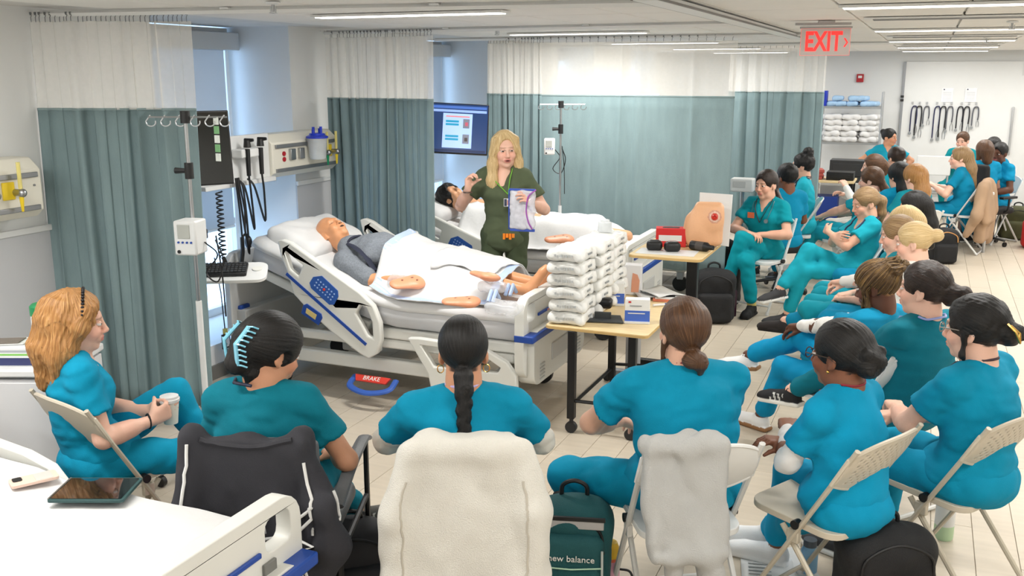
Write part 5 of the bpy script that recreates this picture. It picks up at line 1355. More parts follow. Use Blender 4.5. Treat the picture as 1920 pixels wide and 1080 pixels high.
def bag(label, c, half, seed, R=None):
    o = sdf_obj('plastic_bag', [nets([rbox(c, half, min(half) * .9, R)], .009, wrinkle(seed, .010, (40, 40, 40), .004, (90, 90, 90)))], M_CLEAR)
    return prop(o, label, 'bag')
bag('crumpled clear plastic bag on the bed beside the mannequin feet', tuple(onz(945, 577, .77)), (.10, .075, .035), 3)
bag('crumpled clear plastic bag on the mannequin shins by the instructor', tuple(onz(925, 538, .82)), (.09, .06, .03), 4)
bag('clear plastic bag by the near head rail over the mannequin hand', (-3.02, 5.26, .80), (.08, .055, .035), 6)
b = MB(); c = Vector((-2.36, 5.36, .80))
for i, (px, py) in enumerate(((930, 560), (962, 548))):
    c = onz(px, py, .79); b = MB(); b.tube([c + Vector((-.03, -.05, -.01)), c + Vector((-.03, 0, .045)), c + Vector((-.03, .05, -.01))], .012, 6); b.tube([c + Vector((.0, -.05, -.01)), c + Vector((0, 0, .047)), c + Vector((.0, .05, -.01))], .012, 6)
    o = b.build('foot_wrap', M_PADB); prop(o, ['pale blue wrap at the near ankle of the bald mannequin', 'pale blue wrap at the far ankle of the bald mannequin'][i], 'wrap')
# second mannequin
t = thing('mannequin', 'mannequin with black hair tucked under white sheets on the second bed', 'mannequin')
hc = np.array((-3.76, 7.48, 1.04)); up_ = unit((-.9, 0, .42)); f_ = unit(nv(.42, -.30, .86) - up_ * (nv(.42, -.30, .86) @ up_)); Rh_ = np.stack([np.cross(f_, up_), f_, up_], 1)
V, Q = nets(head_prims((0, -.02, -.17), True, False), .007); cA = np.tile(np.array(lin((226, 170, 130))), (len(V), 1))
V2, Q2 = nets([ell((-3.1, 7.5, .84), (.34, .19, .10), k=.06), cone((-3.56, 7.5, .95), (-3.2, 7.5, .86), .09, .14, .05), cone((-2.9, 7.4, .80), (-2.2, 7.42, .78), .08, .05, .03), cone((-2.9, 7.6, .80), (-2.2, 7.58, .78), .08, .05, .03)], .014)
sdf_obj('body', [(V @ Rh_.T + hc, Q), (V2, Q2)], M_VINYL, t, lambda v: np.tile(np.array(lin((226, 170, 130))), (len(v), 1)))
make_hair(t, dict(c='black', tie=(0, -.03, .13), vol=.016, low=-.06, messy=.004), hc, Rh_, 1.4)
def bump2(x, y):
    e = max(0, min(1, (y - 7.08) / .22)) * max(0, min(1, (7.92 - y) / .2)); z = .70 + .20 * e * e * (3 - 2 * e) * max(0, min(1, (-2.12 - x) / .35))
    if x < -3.1: z += (-3.1 - x) * .24
    return z
cover('white_sheet', 'white sheet pulled over the dark-haired mannequin on the second bed', 'sheet', -3.5, -2.12, 7.06, 7.94, bump2, 4.2, None, None, .018)
# ------------------------------------------------------------------ wall equipment by the left windows
M_HW = mat('headwall_beige', (232, 228, 214), .5, var=.015)
M_HWR = mat('headwall_rail', (150, 152, 154), .35, .7)
GREEN = mat('gas_green', (0, 140, 90), .4); YEL = mat('gas_yellow', (236, 204, 40), .4)
def headwall(label, y0, y1, z0=1.36, z1=1.67, items=(), x=-4.44, d=.20):
    t = thing('headwall_unit', label, 'headwall', (x, y0, 0)); L = y1 - y0
    b = MB(); b.loft([[Vector((0, y, z0 + .02)), Vector((d - .05, y, z0)), Vector((d, y, z0 + .04)), Vector((d, y, z1 - .06)), Vector((d - .07, y, z1)), Vector((0, y, z1))] for y in (0, L)]); b.build('housing', M_HW, t, bevel=.008)
    for z in (z0 + .055, z1 - .085):
        b = MB(); b.box((d + .006, L / 2, z), (.016, L - .06, .026)); b.build('rail', M_HWR, t, bevel=.003)
    for k, (kind, yy) in enumerate(items):
        if kind in 'gy':
            m_ = GREEN if kind == 'g' else YEL
            b = MB(); b.box((d + .005, yy, z0 + .155), (.012, .07, .09)); o = b.build('gas_outlet', m_, t, bevel=.004)
            b = MB(); b.cyl((d + .01, yy + .035, z0 + .145), (d + .055, yy + .035, z0 + .145), .019); b.sphere((d + .06, yy + .035, z0 + .145), .022); b.build('valve', M_STEEL, o)
            b = MB(); b.cyl((d + .05, yy + .035, z0 + .165), (d + .05, yy + .035, z0 + .30), .010, n=10); b.build('flow_tube', mat('flow_tube', (226, 212, 130), .2), o)
            b = MB(); b.cyl((d + .05, yy + .035, z0 + .125), (d + .05, yy + .035, z0 + .05), .012, .006, n=10); b.build('nipple', m_, o)
        elif kind == 'o':
            for zz in (.13, .17):
                b = MB(); b.cyl((d, yy, z0 + zz), (d + .008, yy, z0 + zz), .017); b.build('red_outlet', mat('outlet_red', (176, 26, 40), .4), t)
        elif kind == 's':
            b = MB(); b.box((d + .012, yy, z0 + .16), (.024, .06, .08)); b.build('switch_plate', M_STEEL, t, bevel=.004)
        elif kind == 'p':
            b = MB(); b.cyl((d, yy, z0 + .17), (d + .006, yy, z0 + .17), .006, n=8); b.build('screw', M_HWR, t)
    return t
def canister(label, x, y, z):
    t = thing('suction_canister', label, 'canister', (x, y, z))
    b = MB(); b.lathe([(.055, 0), (.062, .01), (.074, .15), (.078, .155)], n=22); b.build('jar', mat('frosted_jar', (228, 232, 234), .25, var=.05, vscale=20, alpha=.7), t)
    b = MB(); b.lathe([(.082, .155), (.082, .168), (.06, .178), (.055, .19), (.02, .194)], n=22); b.build('lid', mat('lid_blue', (34, 58, 190), .35), t)
    for a, h in ((0, .05), (1.6, .035), (3.0, .045), (4.4, .03)):
        b = MB(); b.cyl((.035 * cos(a), .035 * sin(a), .185), (.035 * cos(a), .035 * sin(a), .19 + h), .011, n=10); b.build('port', mat('lid_blue', (34, 58, 190), .35), t)
    b = MB(); b.box((-.075, 0, .12), (.05, .06, .05)); b.build('holder', M_STEEL, t, bevel=.004)
    return t
headwall('beige headwall gas unit at the far left edge behind the blonde woman', 2.85, 3.66, items=(('g', .45), ('y', .60), ('p', .76)))
headwall('beige headwall unit with blue-lidded canister above the raised bed head', 5.62, 6.44, items=(('o', .13), ('s', .22), ('s', .33), ('g', .58), ('y', .70)))
canister('clear suction canister with blue lid on the headwall above the bed', -4.16, 6.06, 1.47)
headwall('beige headwall unit partly hidden beside the lit slide screen', 9.02, 9.98, items=(('s', .2), ('g', .6)))
canister('suction canister with blue lid beside the lit slide screen', -4.16, 9.42, 1.44)
# diagnostic set on a white back plate
t = thing('diagnostic_panel', 'white wall panel with pressure gauge and black coiled instrument cords', 'instrument panel', (-4.28, 4.9, 0))
b = MB(); b.box((0, .36, 1.52), (.03, .72, .33)); b.build('back_plate', M_WHITEP, t, bevel=.008)
b = MB(); b.box((.02, .36, 1.365), (.07, .74, .03)); b.build('bottom_rail', M_WHITEP, t, bevel=.004)
b = MB(); b.box((.05, .10, 1.535), (.06, .15, .21)); g_ = b.build('pressure_gauge', M_BLACKP, t, bevel=.012)
b = MB()
for k in range(5): b.box((.081, .10, 1.46 + .036 * k), (.002, .09 if k % 2 else .06, .008))
b.build('gauge_scale', M_WHITEP, g_)['kind'] = 'stuff'
b = MB(); b.box((.06, .43, 1.57), (.09, .24, .06)); b.build('handle_cradle', M_WHITEP, t, bevel=.01)
for yy, hd in ((.36, 0), (.50, 1)):
    b = MB(); b.tube([(.11, yy, 1.42), (.11, yy, 1.60)], [.015, .018], 10); b.cyl((.11, yy, 1.61), (.11, yy, 1.66), .026, .020); b.cyl((.09, yy + .0, 1.655), (.15, yy + .02, 1.66), .017, .010); b.build('scope_handle', M_BLACKP, t, bevel=.003)
for a, e, dep in ((.36, .30, .34), (.50, .40, .30), (.24, .28, .50)):
    b = MB(); b.tube(spline([(.11, a, 1.42), (.12, a, 1.30), (.13, (a + e) / 2 + .03, 1.40 - dep), (.12, e, 1.34), (.08, e - .02, 1.40)], 8), .0075, 7); b.build('cord', M_BLACKP, t)
b = MB(); hel = []
for k in range(150):
    a = k * .62; hel.append((.10 + .020 * cos(a), .06 + .020 * sin(a), 1.35 - .0029 * k))
b.tube(hel, .0055, 5); b.tube(spline([(.10, .06, .915), (.11, .10, .82), (.12, .18, .80), (.12, .23, .90), (.11, .25, 1.02)], 6), .014, 8); b.build('coiled_hose', M_BLACKP, t)
b = MB(); b.sphere((.12, .30, .98), (.026, .026, .045)); b.tube([(.11, .25, 1.02), (.115, .28, 1.04), (.12, .30, 1.02)], .008); b.build('bulb', M_BLACKP, t)
b = MB(); b.tube([(.11, .22, 1.42), (.12, .23, 1.2), (.11, .25, 1.02)], .006, 6); b.tube([(.11, .25, 1.42), (.13, .27, 1.2), (.115, .28, 1.04)], .006, 6); b.build('tubing', M_BLACKP, t)
# monitors
def monitor(label, c, yaw, w_, h_, tilt=0, roll=0, screen=None, arm=None):
    t = thing('monitor', label, 'monitor', c); t.rotation_mode = 'XYZ'; t.rotation_euler = (rad(tilt), rad(roll), rad(yaw))
    b = MB(); b.box((0, .018, 0), (w_, .036, h_)); b.build('casing', M_BLACKP, t, bevel=.006)
    b = MB(); b.box((0, -.002, 0), (w_ - .02, .004, h_ - .02)); sc_ = b.build('screen', screen or mat('dark_screen', (10, 14, 14), .08, var=0, coat=.6), t)
    b = MB(); b.box((0, .06, 0), (.12, .06, .12)); b.build('mount', M_BLACKP, t, bevel=.006)
    if arm: 
        b = MB(); b.tube(arm, .022, 8); b.build('arm', M_BLACKP, t)
    return t, sc_
monitor('black wall-arm monitor switched off beside the left curtain', (-4.06, 4.62, 1.65), 58, .46, .45, tilt=-4, arm=[(0, .07, 0), (.0, .20, 0), (-.05, .42, 0)])
t, sc_ = monitor('wall-mounted monitor showing a blue slide beside the second curtain', (-3.52, 6.98, 1.665), 24, .62, .41, tilt=-16, roll=3, screen=mat('slide_navy', (30, 62, 116), .3, var=0, emit=.55), arm=[(0, .07, 0), (.05, .3, .0), (-.55, .75, .0), (-.9, .95, 0)])
def flat(nm, x, z, w_, h_, rgb, y=-.0055, em=.75):
    b = MB(); b.box((x, y, z), (w_, .001, h_)); b.build(nm, mat('px_%d_%d_%d' % rgb, rgb, .4, var=0, emit=em), sc_)
flat('toolbar', 0, .170, .58, .022, (70, 110, 190)); flat('menu_bar', 0, .140, .58, .020, (150, 180, 236)); flat('task_bar', 0, -.182, .58, .018, (24, 40, 80))
flat('slide_page', .06, -.02, .235, .28, (176, 206, 250)); flat('page_title', .06, .095, .19, .010, (226, 130, 130), -.0065)
for z_ in (.055, .030, -.065, -.090): flat('teal_bar', .018, z_, .105, .017, (30, 150, 190), -.0065)
for z_ in (.04, -.085): flat('slide_picture', .13, z_, .052, .075, (120, 124, 140), -.0065); flat('slide_picture_detail', .132, z_ - .004, .024, .03, (190, 90, 110) if z_ > 0 else (70, 60, 60), -.0075)
c = ony(1194, 175, 10.3)
monitor('screen with bright top edge just showing above the broad curtain', (c.x, 10.3, c.z - .30), 0, .52, .62, screen=mat('bright_screen', (180, 200, 250), .3, var=0, emit=.8))
b = MB(); b.tube([(c.x, 10.4, 0), (c.x, 10.4, c.z - .4)], .03); b.box((c.x, 10.4, .03), (.5, .4, .06)); prop(b.build('monitor_stand', M_STEEL), 'floor stand holding the screen behind the broad curtain', 'stand')
# IV poles
def iv_pole(label, x, y, h_, arms=4, tall=True):
    t = thing('iv_pole', label, 'pole', (x, y, 0))
    b = MB(); b.cyl((0, 0, .10), (0, 0, .95), .016, n=12); b.build('lower_tube', M_WHITEP, t)
    b = MB(); b.cyl((0, 0, .90), (0, 0, h_), .010, n=12); b.build('upper_tube', M_STEEL, t)
    for z in (1.62,): b = MB(); b.cyl((0, 0, z - .04), (0, 0, z + .04), .022); b.tube([(0, 0, z), (-.07, -.02, z)], [.010, .016]); b.build('clamp', M_BLACKP, t)
    b = MB(); b.cyl((0, 0, h_ - .03), (0, 0, h_ + .03), .024); b.build('top_block', M_BLACKP, t)
    b = MB(); b.tube([(-.17, -.07, h_), (.19, .08, h_)], .005, 6); tb = b.build('hook_bar', M_STEEL, t)
    for k in np.linspace(-.16, .18, 6):
        b = MB(); b.tube([(k, k * .41, h_ + .01)] + [(k + .022 * sin(a), k * .41 + .01 * sin(a), h_ - .045 - .02 * cos(a) + .02) for a in np.linspace(-1.8, 1.9, 9)], .0035, 5); b.build('hook', M_STEEL, tb)
    for k in range(5):
        a = k * 2 * pi / 5 + .5; e = Vector((.27 * cos(a), .27 * sin(a), .07)); b = MB(); b.tube([(0, 0, .11), e], .014, 8, flat=.7); lg = b.build('base_leg', M_STEEL, t)
        b = MB(); b.cyl(e + Vector((0, -.012, -.04)), e + Vector((0, .012, -.04)), .03); b.build('caster', M_BLACKP, lg)
    return t
iv_pole('tall infusion pole standing in front of the left curtain', -3.38, 3.80, 1.885)
b = MB()
for k in range(5): b.box((0, 0, -.03 - .045 * k), (.028, .006, .038), m=k % 2)
t_ = b.build('tag_strip', [mat('tag_white', (226, 232, 226), .5), mat('tag_green', (120, 176, 120), .5)]); t_.location = ony(404, 215, 3.86); prop(t_, 'green and white tag strip hanging from the infusion pole hook', 'tag')
def pump(label, x, y, z, yaw, s=1.0):
    t = thing('feeding_pump', label, 'pump', (x, y, z), rad(yaw))
    b = MB(); b.box((0, 0, 0), (.105 * s, .11 * s, .155 * s)); b.build('case', M_WHITEP, t, bevel=.010)
    b = MB(); b.box((-.004, -.057 * s, .030 * s), (.058 * s, .004, .062 * s)); b.build('display', mat('lcd_grey', (176, 178, 172), .2), t, bevel=.002)
    for k in range(4): b = MB(); b.cyl((-.03 * s + .02 * s * k, -.054 * s, -.018 * s), (-.03 * s + .02 * s * k, -.060 * s, -.018 * s), .005 * s, n=8); b.build('button', M_BLUE, t)
    b = MB(); b.cyl((-.03 * s, -.054 * s, -.06 * s), (-.03 * s, -.059 * s, -.06 * s), .008 * s, n=10); b.build('logo_dot', M_BLACKP, t)
    b = MB(); b.box((.02, .075, .0), (.05, .05, .05)); b.build('pole_clamp', M_BLACKP, t, bevel=.006)
    b = MB(); b.tube(spline([(.055 * s, .02, -.03), (.10 * s, .05, -.10), (.03, .08, -.20), (.10, .06, -.24), (.14, .05, -.12), (.11, .04, -.02)], 6), .004, 6); b.tube(spline([(.11, .05, .0), (.13, .05, -.2), (.135, .05, -.42)], 5), .004, 6); b.build('cable', M_BLACKP, t)
    return t
c = ony(364, 442, 3.76); pump('white pump box with small grey display on the left infusion pole', c.x, 3.735, c.z, 14, 1.12)
iv_pole('thin infusion pole behind the instructor before the broad curtain', -2.93, 7.95, 1.83)
c = ony(1028, 275, 7.85); pump('small white pump on the thin pole behind the instructor', c.x, 7.88, c.z, 20, .9)
# keyboard tray on the wall arm
p0 = onz(428, 510, .93)
t = thing('keyboard_tray', 'white wall-arm keyboard tray with black keyboard by the infusion pole', 'tray', (p0.x - .04, p0.y, .93)); t.rotation_euler = (rad(15), 0, rad(32))
b = MB(); b.prism(rrect(.46, .24, .06, 5, (.03, 0)), .022, (0, 0, -.012), (1, 0, 0), (0, 1, 0)); b.build('tray', M_WHITEP, t, bevel=.006)
b = MB(); b.box((-.02, 0, .012), (.33, .15, .022)); kb = b.build('keyboard', M_BLACKP, t, bevel=.006)
b = MB()
for i in range(14):
    for j in range(5): b.box((-.165 + .0225 * i, -.054 + .027 * j, .026), (.017, .020, .008))
b.build('keys', mat('key_grey', (52, 54, 56), .6), kb)['kind'] = 'stuff'
b = MB(); b.tube([(-.1, .1, -.03), (-.25, .2, -.04), (-.55, .25, -.02)], .022); b.build('arm', M_WHITEP, t)
b = MB(); b.cyl((.20, .02, .0), (.20, .02, .006), .03); b.build('knob', M_BED, t)
b = MB(); b.tube(spline([(-.15, .08, .01), (-.24, .04, -.06), (-.22, 0, -.28), (-.20, .0, -.42)], 6), .004, 6); b.build('cable', M_BLACKP, t)
c = onx(415, 638, -4.40)
t = thing('hanging_tag', 'small black-framed tag hanging on a cord below the keyboard tray', 'tag', (-4.36, c.y, c.z))
b = MB(); b.box((0, 0, 0), (.012, .075, .105)); b.build('tag_frame', M_BLACKP, t); b = MB(); b.box((.007, 0, 0), (.003, .055, .08)); b.build('tag_face', M_WHITEP, t); b = MB(); b.tube([(0, 0, .05), (.01, -.03, .35), (0, -.06, .60)], .004); b.build('cord', M_BLACKP, t)
b = MB(); b.box((0, 0, .07), (.02, .03, .04)); b.build('yellow_clip', mat('clip_yellow', (206, 180, 80), .5), t)
t = thing('wall_outlet', 'dark wall outlet with navy plug near the bed head', 'outlet', (-4.43, 5.42, .30))
b = MB(); b.box((0, 0, 0), (.012, .12, .20)); b.build('outlet_plate', mat('outlet_dark', (60, 62, 66), .4), t, bevel=.003); b = MB(); b.box((.03, .0, .05), (.05, .05, .05)); b.tube(spline([(.05, 0, .05), (.12, .05, .02), (.12, .15, -.15), (.2, .3, -.28)], 5), .008); b.build('plug', mat('plug_navy', (34, 40, 80), .5), t)
b = MB(); b.box((0, 0, -.05), (.016, .07, .06)); b.build('socket', M_WHITEP, t)
# ------------------------------------------------------------------ left cabinet and what stands on it
c0 = onz(112, 693, .85); c1 = onz(237, 652, .85); xd = Vector((-.92, -.39, 0)); yd = Vector((-.39, .92, 0))
c1 = c0 + yd * .42
t = thing('drawer_cabinet', 'white cabinet with top and side drawers at the left wall', 'cabinet', (c0.x, c0.y, 0)); ang_ = atan2(-.39, -.92)
R = Matrix.Rotation(atan2(.39, .92), 3, 'Z'); xl, yl = R @ Vector((1, 0, 0)), R @ Vector((0, 1, 0))
t.rotation_euler = (0, 0, atan2(.39, .92))
M_CAB = mat('cabinet_white', (222, 222, 224), .45, var=.01)
b = MB(); b.box((-.45, .21, .42), (.88, .40, .76)); b.build('carcass', M_CAB, t, bevel=.004); b = MB(); b.box((-.45, .21, .832), (.92, .44, .035)); b.build('top', mat('cabinet_top', (232, 232, 232), .4), t, bevel=.008)
for k in range(3): b = MB(); b.box((-.002, .21, .69 - .245 * k), (.020, .38, .232)); o = b.build('drawer', M_CAB, t, bevel=.003); b = MB(); b.box((.014, .21, .785 - .245 * k), (.012, .16, .012)); b.build('handle', M_BEDG, o, bevel=.003)
for k in range(2): b = MB(); b.box((-.23 - .44 * k, .006, .42), (.43, .018, .74)); o = b.build('door', M_CAB, t, bevel=.003); 
b = MB(); b.box((-.45, .21, .02), (.84, .36, .04)); b.build('plinth', M_BEDG, t)
def oncab(x, y): q = c0 + xl * x + yl * y; return (q.x, q.y, .85)
ca_ = atan2(.39, .92)
def carton(name, label, cat, loc, rz_, size, bands, base=(228, 230, 232), M=None):
    t = thing(name, label, cat, loc, rz_)
    b = MB(); b.box((0, 0, size[2] / 2), size); b.build('box', M or mat('carton_%d_%d_%d' % base, base, .6, var=.02), t, bevel=.003)
    for nm, z, h_, w_, rgb in bands:
        b = MB(); b.box((0, 0, size[2] * z), (size[0] * w_ + .0016, size[1] * w_ + .0016 if w_ == 1 else size[1] + .0016, h_)); b.build(nm, mat('band_%d_%d_%d' % rgb, rgb, .5, var=.02), t)
    return t
l0 = oncab(-.32, .12)
carton('glove_carton', 'flat white and navy carton on the left cabinet top', 'box', l0, ca_, (.36, .15, .085), (('navy_band', .25, .034, 1, (52, 58, 104)), ('green_line', .62, .008, 1, (130, 196, 90)), ('grey_line', .80, .010, 1, (176, 180, 186))))
b = MB(); b.prism([(-.14, -.05), (.12, -.06), (.15, .05), (-.12, .06)], .004, (0, 0, .004), (1, 0, 0), (0, 1, 0)); b.prism([(-.06, -.045), (.10, -.055), (.11, .03), (-.05, .04)], .004, (0, 0, .009), (1, 0, 0), (0, 1, 0), m=1)
o = b.build('paper', [M_WHITEP, mat('paper_brown', (120, 112, 104), .8)]); o.location = (l0[0], l0[1], .936); o.rotation_euler = (0, 0, ca_ + .2); prop(o, 'loose sheets lying on the flat carton on the cabinet', 'paper')
t = thing('wipes_tub', 'white wipes tub with green lid on the cabinet behind blonde hair', 'tub', oncab(-.13, .16))
b = MB(); b.lathe([(.045, 0), (.048, .01), (.048, .20), (.045, .205)], n=20); b.build('tub', M_WHITEP, t); b = MB(); b.lathe([(.050, .205), (.050, .245), (.04, .255)], n=20); b.build('lid', mat('lid_green', (30, 140, 84), .4), t); b = MB(); b.lathe([(.0485, .07), (.0485, .15)], n=20); b.build('label_band', mat('tub_label', (150, 200, 110), .5), t)
t = thing('wipes_tub', 'pale tub with light green label at right of the cabinet top', 'tub', oncab(.0 - .06, .30))
b = MB(); b.lathe([(.045, 0), (.047, .01), (.047, .11), (.04, .12)], n=20); b.build('tub', M_WHITEP, t); b = MB(); b.lathe([(.0475, .03), (.0475, .09)], n=20); b.build('label_band', mat('tub_label', (150, 200, 110), .5), t)
t = thing('blue_bottle', 'small bright blue bottle beside the green-lidded tub', 'bottle', oncab(-.22, .30))
b = MB(); b.lathe([(.03, 0), (.032, .01), (.032, .09), (.018, .11), (.012, .115), (.012, .14)], n=16); b.build('bottle_body', mat('bottle_blue', (40, 96, 220), .3), t); b = MB(); b.lathe([(.014, .14), (.014, .165)], n=12); b.build('cap', M_WHITEP, t)
# ------------------------------------------------------------------ on the foreground bed
def slab(name, label, cat, pts, z, th, mats, inset=.06, parts=()):
    P_ = [onz(px, py, z) for px, py in pts]; c = sum(P_, Vector()) / 4; U = (P_[1] - P_[0]).normalized(); L_ = ((P_[1] - P_[0]).length + (P_[2] - P_[3]).length) / 2; Wd = ((P_[3] - P_[0]).length + (P_[2] - P_[1]).length) / 2
    t = thing(name, label, cat, (c.x, c.y, z), atan2(U.y, U.x)); return t, L_, Wd
ZB = .726
t, L_, Wd = slab('smartphone', 'phone in pale pink case lying face down on the foreground mattress', 'phone', ((20, 905), (95, 888), (108, 896), (30, 915)), ZB, .01, None)
b = MB(); b.prism(rrect(.150, .076, .012), .010, (0, 0, .005), (1, 0, 0), (0, 1, 0)); b.build('case', mat('case_pink', (226, 196, 180), .5), t, bevel=.003); b = MB(); b.prism(rrect(.03, .034, .008, 3, (-.05, .012)), .003, (0, 0, .0115), (1, 0, 0), (0, 1, 0)); b.build('camera_block', M_BLACKP, t); b = MB(); b.box((.03, 0, .0105), (.055, .07, .001)); b.build('card_pocket', mat('case_grey', (196, 190, 184), .6), t)
t, L_, Wd = slab('tablet', 'dark tablet in green cover lying on the foreground mattress', 'tablet', ((115, 947), (215, 947), (243, 897), (147, 897)), ZB, .01, None)
b = MB(); b.prism(rrect(.25, .18, .010), .010, (0, 0, .005), (1, 0, 0), (0, 1, 0)); b.build('cover', mat('cover_green', (44, 78, 78), .5), t, bevel=.003); b = MB(); b.prism(rrect(.232, .162, .006), .002, (0, 0, .0108), (1, 0, 0), (0, 1, 0)); b.build('screen', mat('tablet_glass', (14, 18, 20), .04, var=0, coat=1.0), t)
b = MB(); b.box((-.121, 0, .012), (.006, .17, .002)); b.build('bezel_strip', M_STEEL, t)
# ------------------------------------------------------------------ supply tables
M_MAPLE = mat('maple_laminate', (226, 202, 154), .4, var=.07, vscale=5, stretch=(1, 8, 1)); M_EDGE = mat('maple_edge', (206, 172, 112), .5, var=.05)
M_BLKM = mat('black_metal', (24, 24, 26), .4, .3)
t = thing('supply_table', 'maple-topped rolling table with black legs holding the white pack stacks', 'table', (-1.66, 5.62, 0))
b = MB(); b.prism(rrect(.62, 1.02, .03), .022, (0, 0, .639), (1, 0, 0), (0, 1, 0)); b.build('tabletop', M_MAPLE, t, bevel=.004); b = MB(); b.prism(rrect(.624, 1.024, .03), .014, (0, 0, .637), (1, 0, 0), (0, 1, 0)); b.build('edge_band', M_EDGE, t)
LG = ((-.14, -.50), (.22, -.48), (-.14, .30), (.22, .38))
for lx, ly in LG:
    b = MB(); b.box((lx, ly, .36), (.045, .045, .54)); lg = b.build('leg', M_BLKM, t, bevel=.004)
    b = MB(); b.cyl((lx, ly - .014, .035), (lx, ly + .014, .035), .035, n=16); b.cyl((lx, ly, .06), (lx, ly, .10), .012); b.build('caster', M_CAST, lg)
for a, e, z in ((0, 2, .17), (1, 3, .17), (2, 3, .20), (0, 1, .20), (2, 3, .50)):
    b = MB(); b.tube([(LG[a][0], LG[a][1], z), (LG[e][0], LG[e][1], z)], .011, 8); b.build('stretcher', M_BLKM, t)
t = thing('overbed_table', 'grey-column overbed table base standing beside the bed foot', 'table', (-1.72, 6.15, 0))
b = MB(); b.box((0, 0, .34), (.09, .07, .52)); b.build('column', mat('column_grey', (188, 190, 194), .4, .2), t, bevel=.006); b = MB(); b.box((-.02, -.2, .075), (.06, .62, .04)); b.box((.02, 0, .075), (.40, .06, .04)); b.build('base', mat('base_grey', (150, 152, 158), .4, .4), t, bevel=.01)
b = MB(); b.box((.0, .05, .60), (.30, .50, .02)); b.build('top_plate', M_BED, t, bevel=.004)
for cx, cy in ((-.02, -.48), (-.02, .08), (.2, 0), (-.18, 0)): b = MB(); b.cyl((cx, cy - .012, .03), (cx, cy + .012, .03), .03); b.build('caster', M_CAST, t)
t = thing('overbed_table', 'maple overbed table with black pedestal carrying the red box and stoma model', 'table', (-1.54, 6.56, 0))
b = MB(); b.prism(rrect(.50, .74, .05), .024, (0, 0, .888), (1, 0, 0), (0, 1, 0)); b.build('tabletop', M_MAPLE, t, bevel=.004); b = MB(); b.prism(rrect(.504, .744, .05), .015, (0, 0, .886), (1, 0, 0), (0, 1, 0)); b.build('edge_band', M_EDGE, t)
b = MB(); b.box((.14, -.1, .48), (.075, .06, .80)); b.build('pedestal', M_BLKM, t, bevel=.005); b = MB(); b.box((-.03, -.1, .07), (.56, .06, .05)); b.box((.14, -.1, .07), (.06, .5, .05)); b.build('base', M_BLKM, t, bevel=.008)
for cx, cy in ((-.28, -.1), (.22, -.1), (.14, -.33), (.14, .13)): b = MB(); b.cyl((cx, cy - .012, .025), (cx, cy + .012, .025), .025); b.build('caster', M_CAST, t)
# packs: rounded, slightly sagging film-wrapped bundles
M_PACK = mat('pack_film', (232, 232, 228), .35, var=.03, vscale=12, bump=.5, bscale=26, spec=.5, coat=.15); M_PRT = mat('pack_print', (150, 154, 156), .6)
pk = thing('supply_pack', 'white film-wrapped supply pack', 'pack', (0, 0, 0))
V, Q = nets([rbox((0, 0, .037), (.112, .135, .037), .022)], .012, wrinkle(4, .010, (26, 26, 40), .003, (60, 60, 60))); sdf_obj('wrapped_bundle', [(V, Q)], M_PACK, pk)
b = MB(); r_ = random.Random(2); x = -.08
while x < .06:
    w_ = r_.choice((.004, .008, .012)); b.box((x + w_ / 2, -.139, .036 + r_.uniform(-.004, .004)), (w_,   .002, .014)); x += w_ + .005
b.build('printing', mat('pack_print_pale', (190, 193, 194), .6), pk)['kind'] = 'stuff'
b = MB(); b.box((.113, .0, .04), (.002, .06, .012)); b.build('side_label', M_PRT, pk)
first = True; rr = random.Random(5)
PN = ['front', 'second', 'third']
for ci, (cx, cy, n_) in enumerate(((-1.86, 5.27, 6), (-1.84, 5.55, 6), (-1.83, 5.83, 6))):
    for k in range(n_):
        lb = 'white wrapped pack, %s in the %s stack on the maple table' % (('lowest', 'second lowest', 'third from bottom', 'third from top', 'second from top', 'topmost')[k], PN[ci])
        loc = (cx + rr.uniform(-.008, .008), cy + rr.uniform(-.006, .006), .652 + .0752 * k)
        if first: pk.location = loc; pk.rotation_euler = (0, 0, rr.uniform(-.05, .05)); pk['label'] = lb; o = pk; first = False
        else: o = dup(pk, loc, rr.uniform(-.06, .06), lb)
        o['group'] = 'white supply packs stacked on the maple table'
# boxes, device, paper, marker on the maple table
ZT = .652
for k, ((px, py), lb) in enumerate((((1192, 606), 'white and blue dressing box standing nearest on the maple table'), ((1146, 572), 'white and blue dressing box behind the black case on the maple table'))):
    c = onz(px, py, ZT); t = carton('dressing_box', lb, 'box', (c.x, c.y + .03, ZT), rad(14 + 3 * k), (.145, .06, .145), (('blue_panel', .30, .066, 1, (66, 104, 196)),), (234, 235, 234))
    b = MB(); b.box((-.045, -.0312, .128), (.016, .001, .010)); b.build('red_mark', mat('mark_red', (200, 40, 40), .5), t)
    b = MB(); b.box((-.010, -.0312, .105), (.07, .001, .006)); b.build('grey_print', M_PRT, t); b = MB(); b.box((-.005, -.0312, .060), (.10, .001, .006)); b.build('white_print', M_WHITEP, t)
    b = MB(); b.box((0, -.036, .006), (.15, .02, .012)); b.build('open_flap', M_WHITEP, t)
c = onz(1130, 600, ZT)
t = thing('tablet_case', 'dark grey tablet case lying open on the front of the maple table', 'case', (c.x, c.y, ZT), rad(12))
b = MB(); b.prism([(-.13, -.07), (.13, -.07), (.10, .09), (-.10, .09)], .012, (0, 0, .006), (1, 0, 0), (0, 1, 0)); b.build('cover', mat('case_charcoal', (62, 66, 68), .6), t, bevel=.003); b = MB(); b.box((0, .0, .03), (.10, .02, .04)); b.build('stand_fold', mat('case_charcoal', (62, 66, 68), .6), t, bevel=.004)
c = onz(1128, 583, ZT + .02); o = sdf_obj('black_pouch', [nets([rbox((0, 0, .03), (.062, .04, .034), .025)], .007, wrinkle(3, .004, (30, 30, 30)))], M_BLACKP); o.location = (c.x, c.y + .02, ZT + .036); o.rotation_euler = (0, 0, .2); prop(o, 'small black pouch sitting on the grey tablet case', 'pouch')
